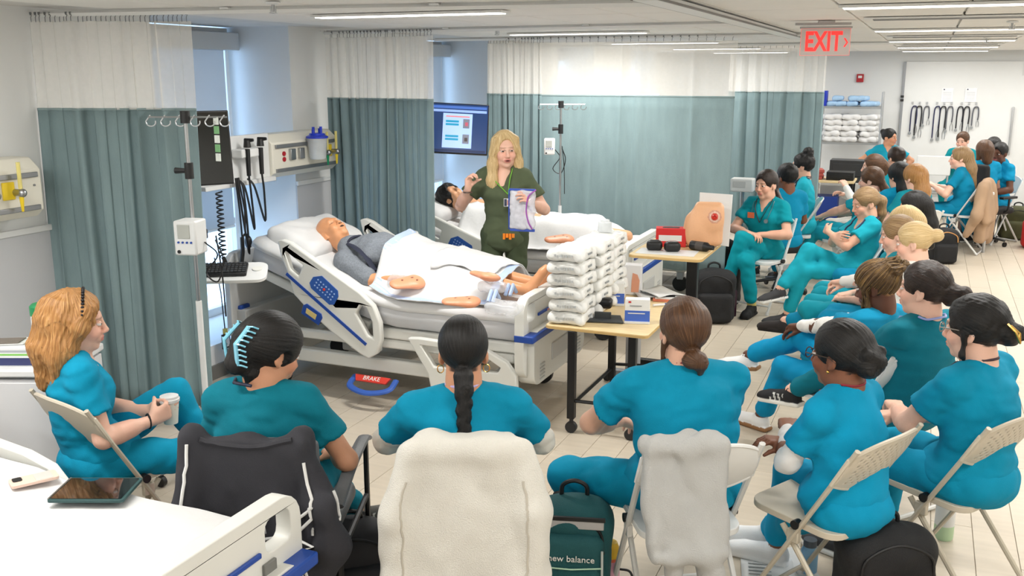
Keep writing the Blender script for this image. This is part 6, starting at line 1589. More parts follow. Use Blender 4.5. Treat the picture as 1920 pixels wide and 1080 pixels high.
for k, (px, py, rzv, lb) in enumerate(((1222, 552, .5, 'loose white papers spread on the maple table'), (1245, 548, .9, 'second loose white sheet near the table edge'))):
    c = onz(px, py, ZT); b = MB(); b.grid(lambda u, v: Vector(((u - .5) * .22, (v - .5) * .29, .004 + .006 * k + .010 * sin(u * 4 + v * 3))), 8, 8); o = b.build('paper', M_WHITEP, solid=.0015); o.location = (min(c.x, -1.50), c.y - .02 - .1 * k, ZT + .006 + .014 * k); o.rotation_euler = (0, 0, rzv); prop(o, lb, 'paper')
c = onz(1238, 574, ZT); b = MB(); b.cyl((-.05, 0, .009), (.03, 0, .009), .008, n=12); b.cyl((.03, 0, .009), (.065, 0, .009), .009, n=12, m=1); o = b.build('marker', [M_WHITEP, M_BLUE]); o.location = (c.x, c.y, ZT); o.rotation_euler = (0, 0, .7); prop(o, 'marker pen with blue cap near the maple table edge', 'pen')
c = onz(1178, 548, ZT)
t = carton('pamphlet_box', 'tall white box with printed torso picture behind the dressing boxes', 'box', (c.x + .03, c.y - .02, ZT), rad(10), (.13, .10, .20), ((),) if 0 else (), (232, 232, 234))
b = MB(); b.prism([(-.02, .02), (.03, .02), (.035, .10), (.02, .14), (-.012, .15), (-.018, .09)], .001, (.02, -.0512, 0), (1, 0, 0), (0, 0, 1)); b.build('torso_picture', mat('print_flesh', (226, 160, 130), .6), t)
c = onz(1232, 540, ZT); b = MB(); b.box((0, 0, .008), (.16, .11, .016)); b.box((.01, .0, .020), (.15, .10, .008), m=1); b.box((.03, .01, .026), (.06, .05, .004), m=2); o = b.build('booklet', [mat('book_orange', (206, 120, 90), .6), M_WHITEP, M_BLACKP]); o.location = (-1.47, 6.0, ZT); o.rotation_euler = (0, 0, .2); prop(o, 'small stack of orange and white booklets under the pedestal table edge', 'book')
# on the overbed table
ZO = .901
t = carton('glove_box', 'red glove box with white label on the overbed table', 'box', (-1.60, 6.62, ZO), rad(14), (.21, .11, .13), (), (206, 40, 40))
b = MB(); b.box((-.005, -.0556, .062), (.16, .001, .042)); b.build('white_label', M_WHITEP, t); b = MB(); b.prism(rrect(.12, .05, .02), .002, (0, 0, .131), (1, 0, 0), (0, 1, 0)); b.build('slot', M_BLACKP, t)
for k, (x_, lb) in enumerate(((-1.66, 'black speaker-like device, left of the pair before the red box'), (-1.535, 'black device with chrome top, right of the pair before the red box'))):
    t = thing('black_device', lb, 'device', (x_, 6.40, ZO), rad(15 + 10 * k))
    sdf_obj('body', [nets([rbox((0, 0, .034), (.055, .04, .034), .026)], .006)], M_BLACKP, t); b = MB(); b.box((0, 0, .070), (.06, .03, .006)); b.build('top_strip', M_STEEL if k else mat('charcoal', (60, 60, 62), .5), t, bevel=.002)
b = MB(); b.box((0, 0, .001), (.40, .22, .002)); o = b.build('paper', M_WHITEP); o.location = (-1.56, 6.36, ZO); o.rotation_euler = (0, 0, .05); o.location.z = ZO - .0005; prop(o, 'white sheet under the pair of black devices', 'paper')
t = carton('dressing_box', 'white and purple box behind the red glove box', 'box', (-1.46, 6.78, ZO), rad(8), (.14, .08, .17), (('purple_band', .92, .014, 1, (110, 80, 180)), ('dark_panel', .45, .05, .6, (60, 90, 160))), (226, 226, 230))
t = thing('lotion_bottle', 'black bottle lying on its side on the overbed table', 'bottle', (-1.36, 6.50, ZO + .032), rad(-20))
b = MB(); b.tube([(-.08, 0, 0), (-.075, 0, 0), (.05, 0, 0), (.07, 0, 0), (.10, 0, 0)], [.02, .032, .032, .018, .016], 14); b.build('bottle_body', M_BLACKP, t); b = MB(); b.cyl((-.03, 0, 0), (.03, 0, 0), .0325); b.build('label_band', mat('label_dark', (70, 64, 60), .5), t)
t = thing('stoma_model', 'flesh-coloured abdomen model with red stoma leaning on white backing board', 'model', (-1.36, 6.66, ZO), rad(10))
b = MB(); b.prism([(-.02, .02), (.16, .0), (.17, .36), (-.06, .37), (-.06, .30)], .012, (0, .05, 0), (1, 0, 0), (0, .2, 1)); b.build('backing_board', M_WHITEP, t, bevel=.003)
V, Q = nets([rbox((-.01, .0, .165), (.125, .045, .155), .04), ell((-.075, -.01, .12), (.075, .05, .11), k=.06), ell((.05, -.03, .21), (.055, .03, .07), k=.05), ell((-.16, 0, .32), (.08, .1, .09), k=.03, op='s')], .007)
cA = np.tile(np.array(lin((232, 178, 136))), (len(V), 1)); dd_ = np.hypot(V[:, 0] - .055, V[:, 2] - .225)
for r0, cl in ((.046, (206, 150, 126)), (.036, (230, 200, 180)), (.024, (206, 60, 40))):
    m = (dd_ < r0) & (V[:, 1] < 0); cA[m] = lin(cl)
sdf_obj('torso_skin', [(V, Q)], M_FOAM, t, lambda _v: cA, smooth=0)
b = MB(); b.lathe([(.024, 0), (.022, .012), (.012, .018), (.008, .010)], (.055, -.062, .225), 16, R=Matrix.Rotation(pi / 2, 3, 'X')); b.build('stoma', mat('stoma_red', (206, 56, 40), .25), t)
b = MB(); b.lathe([(.05, 0), (.055, .01), (.05, .11), (.035, .12), (.034, .14), (.02, .145)], n=20); o = b.build('plastic_jar', mat('frosted_jar', (228, 232, 234), .25, var=.05, vscale=20, alpha=.7)); o.location = (-2.28, 7.25, .93); prop(o, 'squat white plastic jar behind the pack stacks', 'jar')
o.location = (-1.84, 5.83, .652 + .0752 * 6 + .002); o.scale = (.85, .85, .55)
b = MB(); b.lathe([(.036, 0), (.044, .10), (.046, .10), (.046, .113), (.040, .12)], n=20); o = b.build('paper_cup', M_WHITEP); c = ony(760, 470, 6.22); 
t = thing('bedside_stand', 'white bedside stand behind the far bed rail carrying a cup', 'stand', (-3.47, 6.22, 0)); b = MB(); b.box((0, 0, .42), (.22, .18, .70)); b.build('body', M_BED, t, bevel=.01); b = MB(); b.box((0, 0, .775), (.26, .2, .02)); b.build('top', M_BED, t, bevel=.004)
o.location = (-3.47, 6.22, .786); prop(o, 'white lidded cup standing behind the far bed rail', 'cup'); o.scale = (1.15, 1.15, 1.3)
# clear pouch held by the instructor
p = ME['teacher']; Wm = p['T'].matrix_world
bpy.context.view_layer.update(); hw = p['T'].matrix_world @ Vector(p['Wr'][0])
t = thing('clear_pouch', 'clear zip pouch of supplies with blue and purple edges in instructor hand', 'pouch', (hw.x - .05, hw.y - .06, hw.z - .04), rad(8))
sdf_obj('film', [nets([rbox((0, 0, 0), (.095, .022, .14), .02)], .008, wrinkle(6, .010, (34, 34, 34), .004, (80, 80, 80)))], mat('pouch_film', (226, 226, 234), .15, var=.10, vscale=30, alpha=.66, spec=.7), t)
b = MB(); b.box((0, -.003, .142), (.19, .016, .016)); b.box((0, -.003, -.142), (.18, .016, .020)); b.box((-.097, -.003, 0), (.008, .014, .28)); b.build('blue_edge', mat('pouch_blue', (50, 80, 170), .4), t, bevel=.003)
b = MB(); b.tube(spline([(.10, -.012, .145), (.05, -.030, .10), (.035, -.032, .0), (.05, -.030, -.08), (.075, -.02, -.13)], 5), .008, 8, flat=.6); b.build('purple_zip', mat('zip_purple', (158, 72, 172), .4), t)
# ------------------------------------------------------------------ the cup, draped garments, bags
p = ME['A']; bpy.context.view_layer.update(); mid = p['T'].matrix_world @ Vector((p['Wr'][0] + p['Wr'][1]) / 2 + nv(.0, .085, .015))
t = thing('paper_cup', 'white lidded paper cup held by the blonde woman', 'cup', (mid.x, mid.y, mid.z - .065))
b = MB(); b.lathe([(.029, 0), (.040, .105)], n=22); b.build('cup', mat('paper_ivory', (232, 228, 214), .6), t); b = MB(); b.lathe([(.043, .100), (.044, .112), (.040, .114), (.039, .124), (.034, .126)], n=22); b.build('lid', M_WHITEP, t)
def draped(name, label, cat, loc, yaw, prims, M, q=.011, wk=None, extra=None):
    t = thing(name, label, cat, loc, rad(yaw)); V, Q = nets(prims, q, wk); o = sdf_obj('cloth', [(V, Q)], M, t)
    from mathutils.bvhtree import BVHTree
    p_ = dict(T=t, bvh=BVHTree.FromPolygons([tuple(v) for v in V], [tuple(int(i) for i in f) for f in Q]))
    if extra: extra(p_)
    return t
C_ = ME['C']
cx, cy = C_['x'], C_['y']
chair_for(C_, 'white folding chair hidden under the cream fleece', WHITEC, .06, False)
def fleece_extra(p_):
    b = MB(); b.tube(on_cloth(p_, [(x, -.36, .395 + .020 * sin(x * 20)) for x in np.linspace(-.165, .165, 30)], .004, True), .0085, 6); b.build('black_hem', M_BLACKP, p_['T'])
    for s in (-1, 1):
        b = MB(); b.tube(on_cloth(p_, [(s * .180, -.40, z) for z in np.linspace(.80, .42, 24)], -.001, True), .0045, 6); b.build('armhole_seam', mat('fleece_seam', (190, 184, 172), .9), p_['T'])
a_ = rad(21)
draped('fleece_jacket', 'cream white fleece jacket draped over the back of the centre chair', 'jacket', (cx, cy, 0), 26,
       [rbox((0, -.245, .625), (.205, .050, .25), .045, rx(-.12), .03), rbox((0, -.195, .865), (.185, .075, .030), .03, None, .05)] +
       chain([(-.185, -.22, .84), (-.235, -.27, .64), (-.240, -.28, .42), (-.215, -.29, .10)], [.052, .058, .054, .048], .03) + chain([(.185, -.22, .84), (.235, -.27, .64), (.240, -.28, .42), (.215, -.29, .10)], [.052, .058, .054, .048], .03),
       mat('fleece_cream', (226, 223, 215), .95, var=.03, bump=.5, bscale=260, spec=.1), .010, wrinkle(14, .015, (17, 17, 5), .003, (50, 50, 30)), fleece_extra)
# black jacket over the guest chair
t = thing('guest_chair', 'black metal guest chair with grey padded seat and armrests under the black jacket', 'chair', (-2.14, 2.74, 0), rad(21))
M_LEA = mat('grey_leather', (92, 94, 96), .45, var=.04, bump=.15, bscale=120)
sdf_obj('seat', [nets([rbox((0, .06, .44), (.25, .25, .042), .038)], .014)], M_LEA, t); sdf_obj('backrest', [nets([rbox((0, -.22, .68), (.235, .03, .19), .028, rx(.10))], .014)], M_LEA, t)
for s in (-1, 1):
    b = MB(); b.tube([(s * .29, .30, .0), (s * .29, .30, .655)], .016, 8, flat=.7); b.build('front_leg', M_BLKM, t); b = MB(); b.tube([(s * .29, -.24, .0), (s * .285, -.22, .55)], .016, 8); b.build('rear_leg', M_BLKM, t)
    b = MB(); b.tube(spline([(s * .29, .32, .655), (s * .29, .24, .675), (s * .29, .0, .665), (s * .28, -.20, .60)], 5), .026, 10, flat=.5); b.build('armrest', M_LEA, t); b = MB(); b.tube([(s * .29, .28, .42), (s * .29, -.22, .42)], .012, 8); b.build('side_bar', M_BLKM, t)
def jk(p_):
    W_ = mat('piping_white', (226, 226, 224), .6)
    for pts in ([(-.18, -.40, .88), (-.20, -.42, .70), (-.21, -.42, .50)], [(-.16, -.44, .62), (-.13, -.44, .54), (-.07, -.45, .51), (.0, -.45, .55), (.10, -.45, .64), (.16, -.44, .69), (.20, -.43, .70)], [(.21, -.38, .82), (.19, -.42, .70), (.195, -.43, .55), (.21, -.42, .42), (.235, -.42, .28)], [(.28, -.30, .70), (.285, -.32, .62), (.25, -.36, .57)]):
        b = MB(); b.tube(on_cloth(p_, spline(pts, 6), .003, True), .0058, 6); b.build('white_piping', W_, p_['T'])
    b = MB(); b.tube(on_cloth(p_, [(x, -.29, .885 - .03 * cos(x * 9)) for x in np.linspace(-.16, .16, 14)], .000, True), .010, 6); b.build('collar_roll', mat('jacket_black', (46, 46, 52), .85), p_['T'])
draped('black_jacket', 'black zip jacket with white piping draped over the guest chair back', 'jacket', (-2.14, 2.74, 0), 21,
       [rbox((0, -.285, .60), (.205, .045, .29), .04, rx(-.10), .03), ell((-.20, -.26, .875), (.045, .06, .055), k=.05), ell((.19, -.26, .86), (.045, .06, .055), k=.05)] +
       chain([(.19, -.27, .82), (.25, -.31, .66), (.265, -.32, .52), (.225, -.33, .36)], [.050, .062, .066, .042], .03) + chain([(-.19, -.27, .82), (-.215, -.32, .62), (-.21, -.33, .42)], [.05, .05, .045], .03) + chain([(.16, -.32, .55), (.215, -.34, .35), (.235, -.34, .14)], [.06, .05, .042], .03),
       mat('jacket_black', (46, 46, 52), .85, var=.06, bump=.2, bscale=300), .010, wrinkle(24, .020, (15, 15, 8), .005, (40, 40, 24)), jk)
# white folding chair and grey hoodie behind D
c = (onz(1240, 845, .82) + onz(1400, 825, .82)) / 2
Dy = 32; a_ = rad(Dy); fx, fy = -sin(a_), cos(a_)
dx, dy = c.x + fx * .22, c.y + fy * .22
folding_chair('white folding chair with grey hoodie over its back behind the broad-backed student', dx, dy, Dy, WHITEC, False)
draped('grey_hoodie', 'pale grey hoodie hanging over the back of the white folding chair', 'hoodie', (dx, dy, 0), Dy,
       [rbox((-.075, -.255, .66), (.155, .040, .20), .036, rx(-.22), .03), rbox((-.075, -.215, .83), (.150, .055, .025), .025, None, .04), rbox((-.07, -.30, .455), (.145, .05, .03), .03, None, .02)] + chain([(.0, -.30, .46), (.02, -.30, .36), (-.02, -.31, .26)], [.05, .045, .035], .03) + chain([(-.12, -.30, .46), (-.12, -.30, .24)], [.045, .03], .03),
       mat('hoodie_grey', (180, 180, 178), .95, var=.05, bump=.35, bscale=240), .009, wrinkle(34, .015, (22, 22, 9), .003, (60, 60, 40)))
def backpack(label, loc, yaw, M, col2, hgt=.46, w_=.30, d=.20, straps=True, handle=True, tilt=0, q=.012, pz=.30, ph=.28):
    t = thing('backpack', label, 'backpack', loc, rad(yaw)); t.rotation_euler = (rad(tilt), 0, rad(yaw))
    sdf_obj('main_body', [nets([rbox((0, 0, hgt * .46), (w_ / 2, d / 2, hgt * .46), .06), ell((0, 0, hgt * .80), (w_ * .46, d * .45, hgt * .2), k=.06)], q, wrinkle(int(w_ * 999), .006, (18, 18, 18)))], M, t)
    sdf_obj('front_pocket', [nets([rbox((0, -d * .5, hgt * pz), (w_ * .42, d * .22, hgt * ph), .04)], q, wrinkle(7, .005, (20, 20, 20)))], M, t)
    b = MB(); b.tube(spline([(-w_ * .40, -d * .52, hgt * .62), (-w_ * .34, -d * .50, hgt * .80), (0, -d * .46, hgt * .90), (w_ * .34, -d * .50, hgt * .80), (w_ * .40, -d * .52, hgt * .62)], 5), .006, 6); b.build('zip', col2, t)
    if handle: b = MB(); b.tube(spline([(-.05, .02, hgt * .96), (-.045, .02, hgt * 1.06), (0, .02, hgt * 1.10), (.045, .02, hgt * 1.06), (.05, .02, hgt * .96)], 5), .009, 8); b.build('grab_handle', M_BLACKP, t)
    if straps:
        for s in (-1, 1): b = MB(); b.tube(spline([(s * .07, d * .5, hgt * .92), (s * .09, d * .66, hgt * .7), (s * .10, d * .66, hgt * .4), (s * .12, d * .5, hgt * .1)], 5), .022, 8, flat=.4); b.build('shoulder_strap', M_BLACKP, t)
    return t
M_BBK = mat('bag_black', (24, 24, 26), .8, var=.08, bump=.3, bscale=200); M_BTL = mat('bag_teal', (26, 84, 88), .8, var=.06, bump=.3, bscale=220); M_DKZ = mat('zip_dark', (14, 14, 16), .5)
c = onz(1070, 1150, 0)
t = backpack('deep teal backpack with white lettering standing beside the cream fleece', (c.x + .0, c.y + .02, 0), 16, M_BTL, M_DKZ, .50, .30, .20, pz=.40, ph=.375)
text('lettering', 'new balance', .036, m4((.0, -.149, .305), (1, 0, 0), (0, 0, 1)), mat('lettering_white', (240, 236, 230), .5), t, .001)
b = MB(); b.box((0, -.102, .425), (.24, .012, .035)); b.build('grey_mesh_band', mat('mesh_grey', (184, 180, 178), .7), t, bevel=.004); b = MB(); b.box((0, -.104, .449), (.25, .012, .014)); b.build('zip_band', M_DKZ, t)
for pts in ([(-.115, -.146, .265), (.0, -.148, .262), (.115, -.146, .272)], [(-.115, -.146, .23), (-.04, -.148, .185), (0, -.148, .17)], [(.115, -.146, .23), (.04, -.148, .185), (0, -.148, .17)]): b = MB(); b.tube(pts, .003, 6); b.build('bungee_cord', mat('cord_mint', (190, 226, 196), .6), t)
for s in (-1, 1): b = MB(); b.tube([(s * .116, -.142, .34), (s * .120, -.142, .10)], .005, 6); b.build('side_trim', mat('trim_silver', (206, 212, 210), .5), t)
def bottle(label, loc, prof, bands, loop=None):
    t = thing('water_bottle', label, 'bottle', loc)
    for nm, pr_, m_ in bands: b = MB(); b.lathe(pr_, n=20); b.build(nm, m_, t)
    if loop: b = MB(); b.tube(spline(loop, 5), .005, 6); b.build('carry_loop', M_BLACKP, t)
    return t
c = onz(1133, 1130, 0); mp = lambda n_, rgb: mat(n_, rgb, .4)
bottle('pink and yellow bottle with black base beside the teal backpack', (c.x + .01, c.y + .04, 0), None, (('base', [(.036, 0), (.038, .01), (.038, .10)], M_BLACKP), ('pink_body', [(.038, .10), (.038, .18)], mp('bottle_pink', (236, 176, 196))), ('orange_ring', [(.039, .18), (.039, .192)], mp('ring_orange', (240, 120, 90))), ('yellow_cap', [(.037, .192), (.036, .225), (.026, .252), (.02, .256)], mp('cap_yellow', (244, 196, 50)))), [(.036, 0, .14), (.085, .0, .135), (.10, 0, .06), (.08, 0, .0), (.045, 0, .02)])
c = onz(1640, 1185, 0); backpack('large black backpack on the floor behind the perforated beige chair', (c.x + .01, c.y + .03, 0), 30, M_BBK, M_DKZ, .44, .36, .20)
c = onz(1768, 1008, 0); bottle('white tumbler with pale green base under the far right chair', (c.x, c.y, 0), None, (('green_base', [(.040, 0), (.043, .01), (.043, .07)], mp('tumbler_green', (186, 214, 176))), ('white_body', [(.043, .07), (.044, .24), (.038, .25)], M_WHITEP), ('lid', [(.040, .25), (.040, .265), (.03, .27)], M_WHITEP)))
c = onz(1515, 1075, 0); bottle('light blue bottle lying against the black backpack', (c.x, c.y, 0), None, (('body', [(.034, 0), (.036, .01), (.036, .11), (.026, .13)], mp('bottle_sky', (130, 178, 214))), ('cap', [(.028, .13), (.028, .16)], mp('cap_grey', (80, 90, 100)))))
for k, (px, py, rzv, lb) in enumerate(((1470, 1062, .5, 'printed papers on the floor beside the black backpack, top sheet'), (1440, 1085, .2, 'printed papers on the floor near the chair leg, lower sheet'))):
    c = onz(px, py, 0); t = thing('paper', lb, 'paper', (c.x, c.y, .002 + .003 * k), rzv); b = MB(); b.grid(lambda u, v: Vector(((u - .5) * .22, (v - .5) * .28, .002 + .012 * u * u)), 6, 6); b.build('sheet', M_WHITEP, t, solid=.001)
    b = MB()
    for j in range(6): b.box((-.02, .10 - .03 * j, .006), (.12, .008, .001))
    b.build('print_lines', M_PRT, t)['kind'] = 'stuff'
c = onz(640, 1130, 0); backpack('black and grey backpack on the floor at the foreground bed foot', (c.x + .02, c.y + .05, 0), 40, mat('bag_charcoal', (44, 44, 48), .8, var=.2, vscale=9), M_DKZ, .34, .30, .22)
c = onz(575, 1130, 0); backpack('small black bag beside the foreground bed footboard', (c.x, c.y + .02, 0), 10, M_BBK, mat('zip_grey', (150, 150, 152), .4), .40, .20, .16)
c = onz(1335, 600, 0); backpack('black backpack on the floor behind the overbed table', (c.x, c.y, 0), 20, M_BBK, M_DKZ, .46, .36, .24)
c = onz(1372, 592, 0); bottle('dark maroon bottle on the floor beside the seated woman with ponytail', (c.x, c.y, 0), None, (('body', [(.036, 0), (.038, .01), (.038, .22), (.028, .24)], mp('bottle_maroon', (56, 24, 40))), ('cap', [(.030, .24), (.030, .28)], M_BLACKP)))
c = onz(1355, 520, 0); backpack('second black bag leaning behind the dark backpack by the curtain', (-1.62, 8.75, 0), 0, M_BBK, M_DKZ, .62, .34, .2, False, False)
c = onz(1828, 447, 0); backpack('brown and cream rucksack on the floor below the tan coat', (c.x, c.y, 0), 15, mat('bag_brown', (84, 54, 42), .7, var=.2, vscale=7), mat('strap_cream', (216, 196, 164), .6), .52, .42, .24, q=.02)
c = onz(1900, 440, 0); backpack('dark green bag on the floor at the far right', (min(c.x, 1.3), min(c.y, 13.9), 0), 0, mat('bag_olive', (70, 70, 40), .8, var=.3, vscale=8), M_DKZ, .42, .44, .3, q=.02)
backpack('bright red bag at the far right edge of the floor', (1.34, 13.2, 0), 0, mat('bag_red', (206, 36, 36), .7), M_DKZ, .36, .3, .25, q=.02)
c = onz(1765, 492, 0); backpack('black bag with tan trim on the floor behind the blonde bun', (c.x, c.y, 0), 20, M_BBK, mat('trim_tan', (196, 140, 80), .6), .40, .30, .2, q=.016)
c = onz(318, 905, .25); o = sdf_obj('gift_bag', [nets([rbox((0, 0, .14), (.10, .07, .14), .03)], .012)], mat('bag_magenta', (206, 30, 140), .6)); o.location = (-2.55, 2.92, 0); prop(o, 'magenta bag on the floor under the blonde woman chair', 'bag')
# ------------------------------------------------------------------ far end of the room
M_CHROME = mat('chrome_wire', (190, 192, 194), .3, .9)
YS = 16.75
t = thing('wire_shelving', 'chrome wire shelving unit with folded linen at the far wall', 'shelf', (-1.14, YS, 0))
for sx in (-.46, .46):
    for sy in (-.2, .2): b = MB(); b.cyl((sx, sy, 0), (sx, sy, 1.8), .013, n=10); b.build('post', M_CHROME, t)
for z in (.25, .98, 1.55):
    b = MB()
    for k in range(9): b.box((0, -.2 + .05 * k, z), (.92, .006, .008))
    b.box((0, -.2, z), (.94, .01, .035)); b.box((0, .2, z), (.94, .01, .035)); b.build('wire_shelf', M_CHROME, t)
rr = random.Random(9); M_BLP = mat('pad_pack_blue', (168, 204, 238), .5, var=.06, vscale=16)
proto = None
for k, (x, z) in enumerate(((-1.30, 0), (-1.16, 0), (-.98, 0), (-.80, 0), (-.68, 0), (-1.22, .085), (-.98, .085), (-.84, .085))):
    if proto is None: proto = sdf_obj('pad_pack', [nets([rbox((0, 0, .04), (.085, .14, .042), .03)], .016, wrinkle(3, .008, (20, 20, 20)))], M_BLP); o = proto
    else: o = proto.copy(); COL.objects.link(o)
    o.location = (x - .14, YS - .02, 1.57 + z); o.rotation_euler = (0, 0, rr.uniform(-.2, .2)); o['group'] = 'pale blue pad packs on the top wire shelf'
    prop(o, 'pale blue pad pack, %s on the top wire shelf' % (['first of the lower row from left', 'second of the lower row', 'third of the lower row', 'fourth of the lower row', 'last of the lower row', 'left of the upper row', 'middle of the upper row', 'right of the upper row'][k]), 'pad pack')
o = MB(); o.box((0, 0, .12), (.06, .24, .24)); o = o.build('binder', mat('binder_blue', (30, 60, 200), .5), bevel=.006); o.location = (-1.56, YS - .04, 1.57); prop(o, 'deep blue binder at the left end of the top wire shelf', 'binder')
proto = None; names = ['bottom', 'lower', 'middle', 'upper', 'top']
for k in range(15):
    r_, cidx = divmod(k, 3)
    if proto is None: proto = sdf_obj('folded_blanket', [nets([rbox((0, 0, .045), (.15, .17, .045), .04)], .018, wrinkle(12, .014, (18, 18, 26)))], M_SHEET); o = proto
    else: o = proto.copy(); COL.objects.link(o)
    o.location = (-1.42 + .28 * cidx + rr.uniform(-.02, .02), YS - .02, 1.0 + .088 * r_); o.rotation_euler = (0, 0, rr.uniform(-.25, .25)); o['group'] = 'white blankets piled on the middle wire shelf'
    prop(o, 'white folded blanket in the %s pile, %s layer on the middle wire shelf' % (['left', 'middle', 'right'][cidx], names[r_]), 'blanket')
t = thing('fire_alarm', 'small red fire alarm pull box on the far wall', 'alarm', (ony(1613, 145, YF).x, YF - .02, 2.01)); b = MB(); b.box((0, 0, 0), (.11, .05, .13)); b.build('case', mat('alarm_red', (176, 30, 40), .4), t, bevel=.006); b = MB(); b.box((0, -.027, .02), (.06, .006, .04)); b.build('label_plate', M_WHITEP, t)
# white sliding panel with stethoscopes
x0 = ony(1697, 130, YF).x
t = thing('stethoscope_board', 'white wall board with hook rows and a grey edge at the far wall', 'panel', (0, YF - .02, 0)); b = MB(); b.box((x0 + .85, 0, 1.22), (1.7, .03, 2.1)); b.build('board', M_TRIM, t); b = MB(); b.box((x0, -.01, 1.22), (.035, .05, 2.1)); b.build('edge_strip', mat('strip_grey', (150, 152, 156), .4, .4), t)
for z in (1.72, 1.66): b = MB(); b.box((x0 - .005, -.04, z), (.05, .03, .035)); b.build('latch', M_BLACKP, t)
for k in range(9):
    hx = ony(1711 + 13.5 * (k % 3) + 46 * (k // 3), 197, YF).x; b = MB(); b.box((hx, -.02, 1.62), (.03, .02, .04)); b.build('hook', M_CHROME, t)
for k, px in enumerate((1776, 1820)):
    c = ony(px, 178, YF); t = thing('notice_sheet', ['white printed notice on the far board, left one', 'white printed notice on the far board, right one'][k], 'notice', (c.x, YF - .042, c.z)); b = MB(); b.box((0, 0, 0), (.17, .003, .22)); b.build('sheet', mat('paper_white', (238, 238, 240), .7), t)
    b = MB(); b.box((-.05, -.003, .085), (.018, .002, .018)); b.build('logo_mark', mat('mark_navy', (60, 64, 90), .5), t); b = MB()
    for j in range(6): b.box((0, -.003, .04 - .024 * j), (.12, .002, .006))
    b.build('print_lines', mat('print_pale', (206, 208, 212), .6), t)['kind'] = 'stuff'
SX = (1714, 1723, 1737, 1757, 1768, 1781, 1800, 1812, 1829)
for k, px in enumerate(SX):
    c = ony(px, 215, YF); L_ = (.50, .58, .34, .62, .60, .44, .42, .48, .36)[k]; cl = ((40, 42, 80), (24, 24, 28), (90, 92, 100))[k % 3] if k not in (6, 7) else (24, 24, 34)
    t = thing('stethoscope', 'stethoscope hanging on the far board, %s from the left' % ['first', 'second', 'third', 'fourth', 'fifth', 'sixth', 'seventh', 'eighth', 'ninth'][k], 'stethoscope', (c.x, YF - .06, 1.56)); t['group'] = 'stethoscopes hanging on the far white board'
    b = MB(); b.tube(spline([(-.045, 0, -L_ * .8), (-.045, 0, -.1), (-.03, 0, -.01), (0, -.005, .01), (.03, 0, -.01), (.04, 0, -.12), (.035, 0, -L_ * .55)], 5), .011, 6); b.build('tubing', mat('tube_%d_%d_%d' % cl, cl, .4), t); b = MB(); b.cyl((-.045, 0, -L_ * .8 - .03), (-.045, -.012, -L_ * .8 - .03), .024); b.build('chest_piece', M_STEEL, t)
    b = MB(); b.tube(spline([(.035, 0, -L_ * .55), (.015, 0, -L_ * .7), (.02, -.0, -L_ * .85)], 4), .005, 5); b.tube(spline([(.035, 0, -L_ * .55), (.055, 0, -L_ * .7), (.05, -.0, -L_ * .85)], 4), .005, 5); b.build('earpiece', M_STEEL, t)
c = ony(1912, 250, YF); f = MB(); f.box((c.x + .25, YF - .012, 1.03), (.9, .03, 2.06)); D1 = struct(f.build('door_1', M_TRIM, bevel=.004)); b = MB(); b.box((c.x - .13, YF - .05, 1.2), (.03, .05, .75)); b.build('door_handle', M_CHROME, D1, bevel=.006)
# tables and cart in the far group
t = thing('equipment_cart', 'dark equipment cart with tan top under the black devices', 'cart', (-1.06, 12.6, 0))
b = MB(); b.box((0, 0, .79), (.62, .5, .025)); b.build('top', M_MAPLE, t, bevel=.004); 
for sx in (-.27, .27): 
    for sy in (-.2, .2): b = MB(); b.box((sx, sy, .39), (.05, .05, .78)); b.build('leg', M_BLKM, t)
b = MB(); b.box((0, 0, .30), (.56, .44, .03)); b.build('shelf', M_BLKM, t)
carton('blue_bin', 'blue bin on the lower shelf of the dark cart', 'bin', (-1.12, 12.6, .316), 0, (.36, .3, .28), (), (24, 60, 150))
for k in range(3): b = MB(); b.box((0, 0, .02), (.20, .26, .038)); o = b.build('red_binder', mat('binder_red', (172, 76, 66), .6), bevel=.004); o.location = (-1.24, 12.6, .803 + .040 * k); o.rotation_euler = (0, 0, .1 * k); o['group'] = 'dull red binders piled on the cart'; prop(o, 'dull red binder on the cart, %s of its pile' % ['bottom', 'middle', 'top'][k], 'binder')
b = MB(); b.box((0, 0, .05), (.32, .24, .10)); b.box((0, -.125, .05), (.24, .01, .05)); o = b.build('black_printer', M_BLACKP, bevel=.012); o.location = (-.93, 12.58, .803); prop(o, 'low black printer on the right of the cart top', 'printer')
b = MB(); b.box((0, 0, .14), (.5, .3, .28)); b.box((0, -.155, .16), (.42, .01, .16)); o = b.build('black_case', mat('case_charcoal2', (52, 54, 56), .6), bevel=.02); o.location = (-.86, 13.2, .72); prop(o, 'charcoal equipment case behind the cart before the linen shelf', 'case')
b = MB(); b.box((0, 0, .36), (.7, .4, .72)); o = b.build('low_cabinet', M_BED, bevel=.01); o.location = (-.86, 13.2, 0); prop(o, 'low white cabinet behind the cart before the linen shelves', 'cabinet')
t = thing('white_table', 'white table among the far group of students', 'table', (.25, 12.9, 0)); b = MB(); b.box((0, 0, .71), (1.1, .7, .03)); b.build('tabletop', M_WHITEP, t, bevel=.006)
for sx in (-.5, .5):
    for sy in (-.3, .3): b = MB(); b.cyl((sx, sy, 0), (sx, sy, .70), .018); b.build('leg', M_CHROME, t)
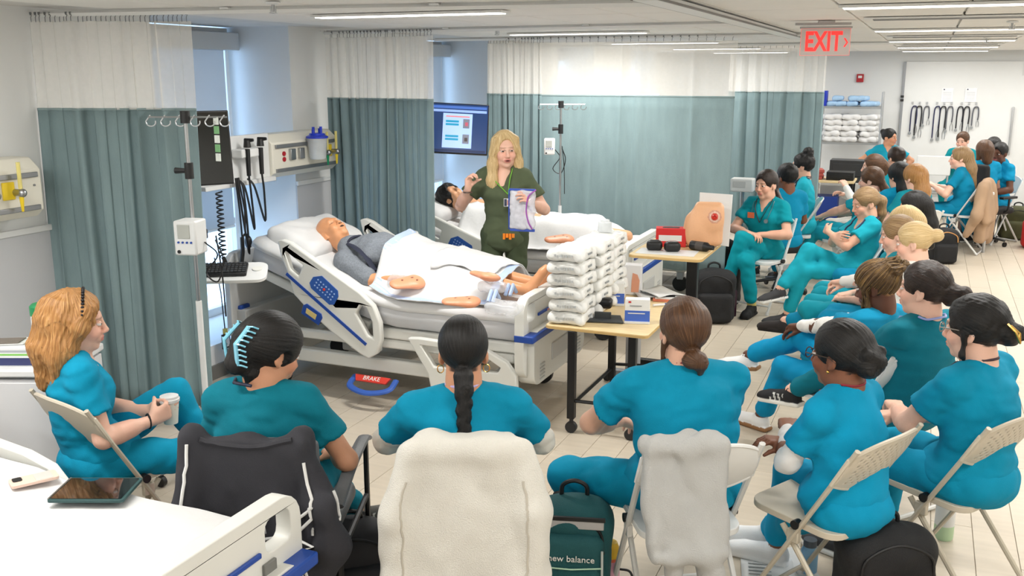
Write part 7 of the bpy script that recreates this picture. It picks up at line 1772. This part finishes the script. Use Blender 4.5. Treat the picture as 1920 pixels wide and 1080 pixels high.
t = thing('white_chair', 'white plastic chair by the board below the hanging stethoscopes', 'chair', (.14, 15.3, 0)); b = MB(); b.box((0, 0, .78), (.46, .04, .28)); b.build('backrest', M_WHITEP, t, bevel=.015); b = MB(); b.box((0, -.2, .45), (.44, .42, .03)); b.build('seat', M_WHITEP, t, bevel=.01)
for sx in (-.2, .2):
    for sy in (-.38, .0): b = MB(); b.tube([(sx, sy, 0), (sx, sy, .45 if sy < -.1 else .8)], .012); b.build('leg', M_CHROME, t)
X_ = ME['X']; chair_for(X_, 'white folding chair with tan coat over it in the far group', WHITEC, .05, False)
draped('tan_coat', 'tan coat draped over the folding chair of the light blonde student', 'coat', (X_['x'], X_['y'], 0), 78,
       [rbox((0, -.24, .62), (.24, .06, .26), .05, rx(-.15)), rbox((.02, -.22, .34), (.22, .07, .20), .05)] + chain([(-.22, -.22, .78), (-.30, -.2, .5), (-.28, -.1, .25)], [.07, .07, .05]) + chain([(.22, -.22, .78), (.28, -.25, .5), (.26, -.25, .15)], [.07, .08, .06]), mat('coat_tan', (176, 146, 118), .9, var=.06), .018, wrinkle(44, .016, (14, 14, 8)))
Y_ = ME['Y']; swivel_chair('black office chair under the student with the reddish brown bob', Y_['x'] + .05, Y_['y'] + .02, -40)
t = thing('bedside_monitor', 'small white monitor box on the hidden bed right of the broad curtain', 'monitor', (-1.62, 9.6, .0)); b = MB(); b.box((0, 0, 1.02), (.22, .16, .13)); b.build('case', M_WHITEP, t, bevel=.012); b = MB(); b.box((-.02, -.082, 1.03), (.12, .004, .06)); b.build('display', M_BEDG, t); b = MB(); b.cyl((0, 0, .0), (0, 0, .96), .02); b.build('stand', M_STEEL, t)

for o_ in list(COL.objects):
    if o_.type == 'FONT':     # lettering becomes plain mesh
        dg = bpy.context.evaluated_depsgraph_get(); me_ = bpy.data.meshes.new_from_object(o_.evaluated_get(dg))
        n_ = o_.name; o_.name = 'old'; q_ = bpy.data.objects.new(n_, me_); COL.objects.link(q_); q_.parent = o_.parent; q_.matrix_local = o_.matrix_local.copy()
        bpy.data.objects.remove(o_)
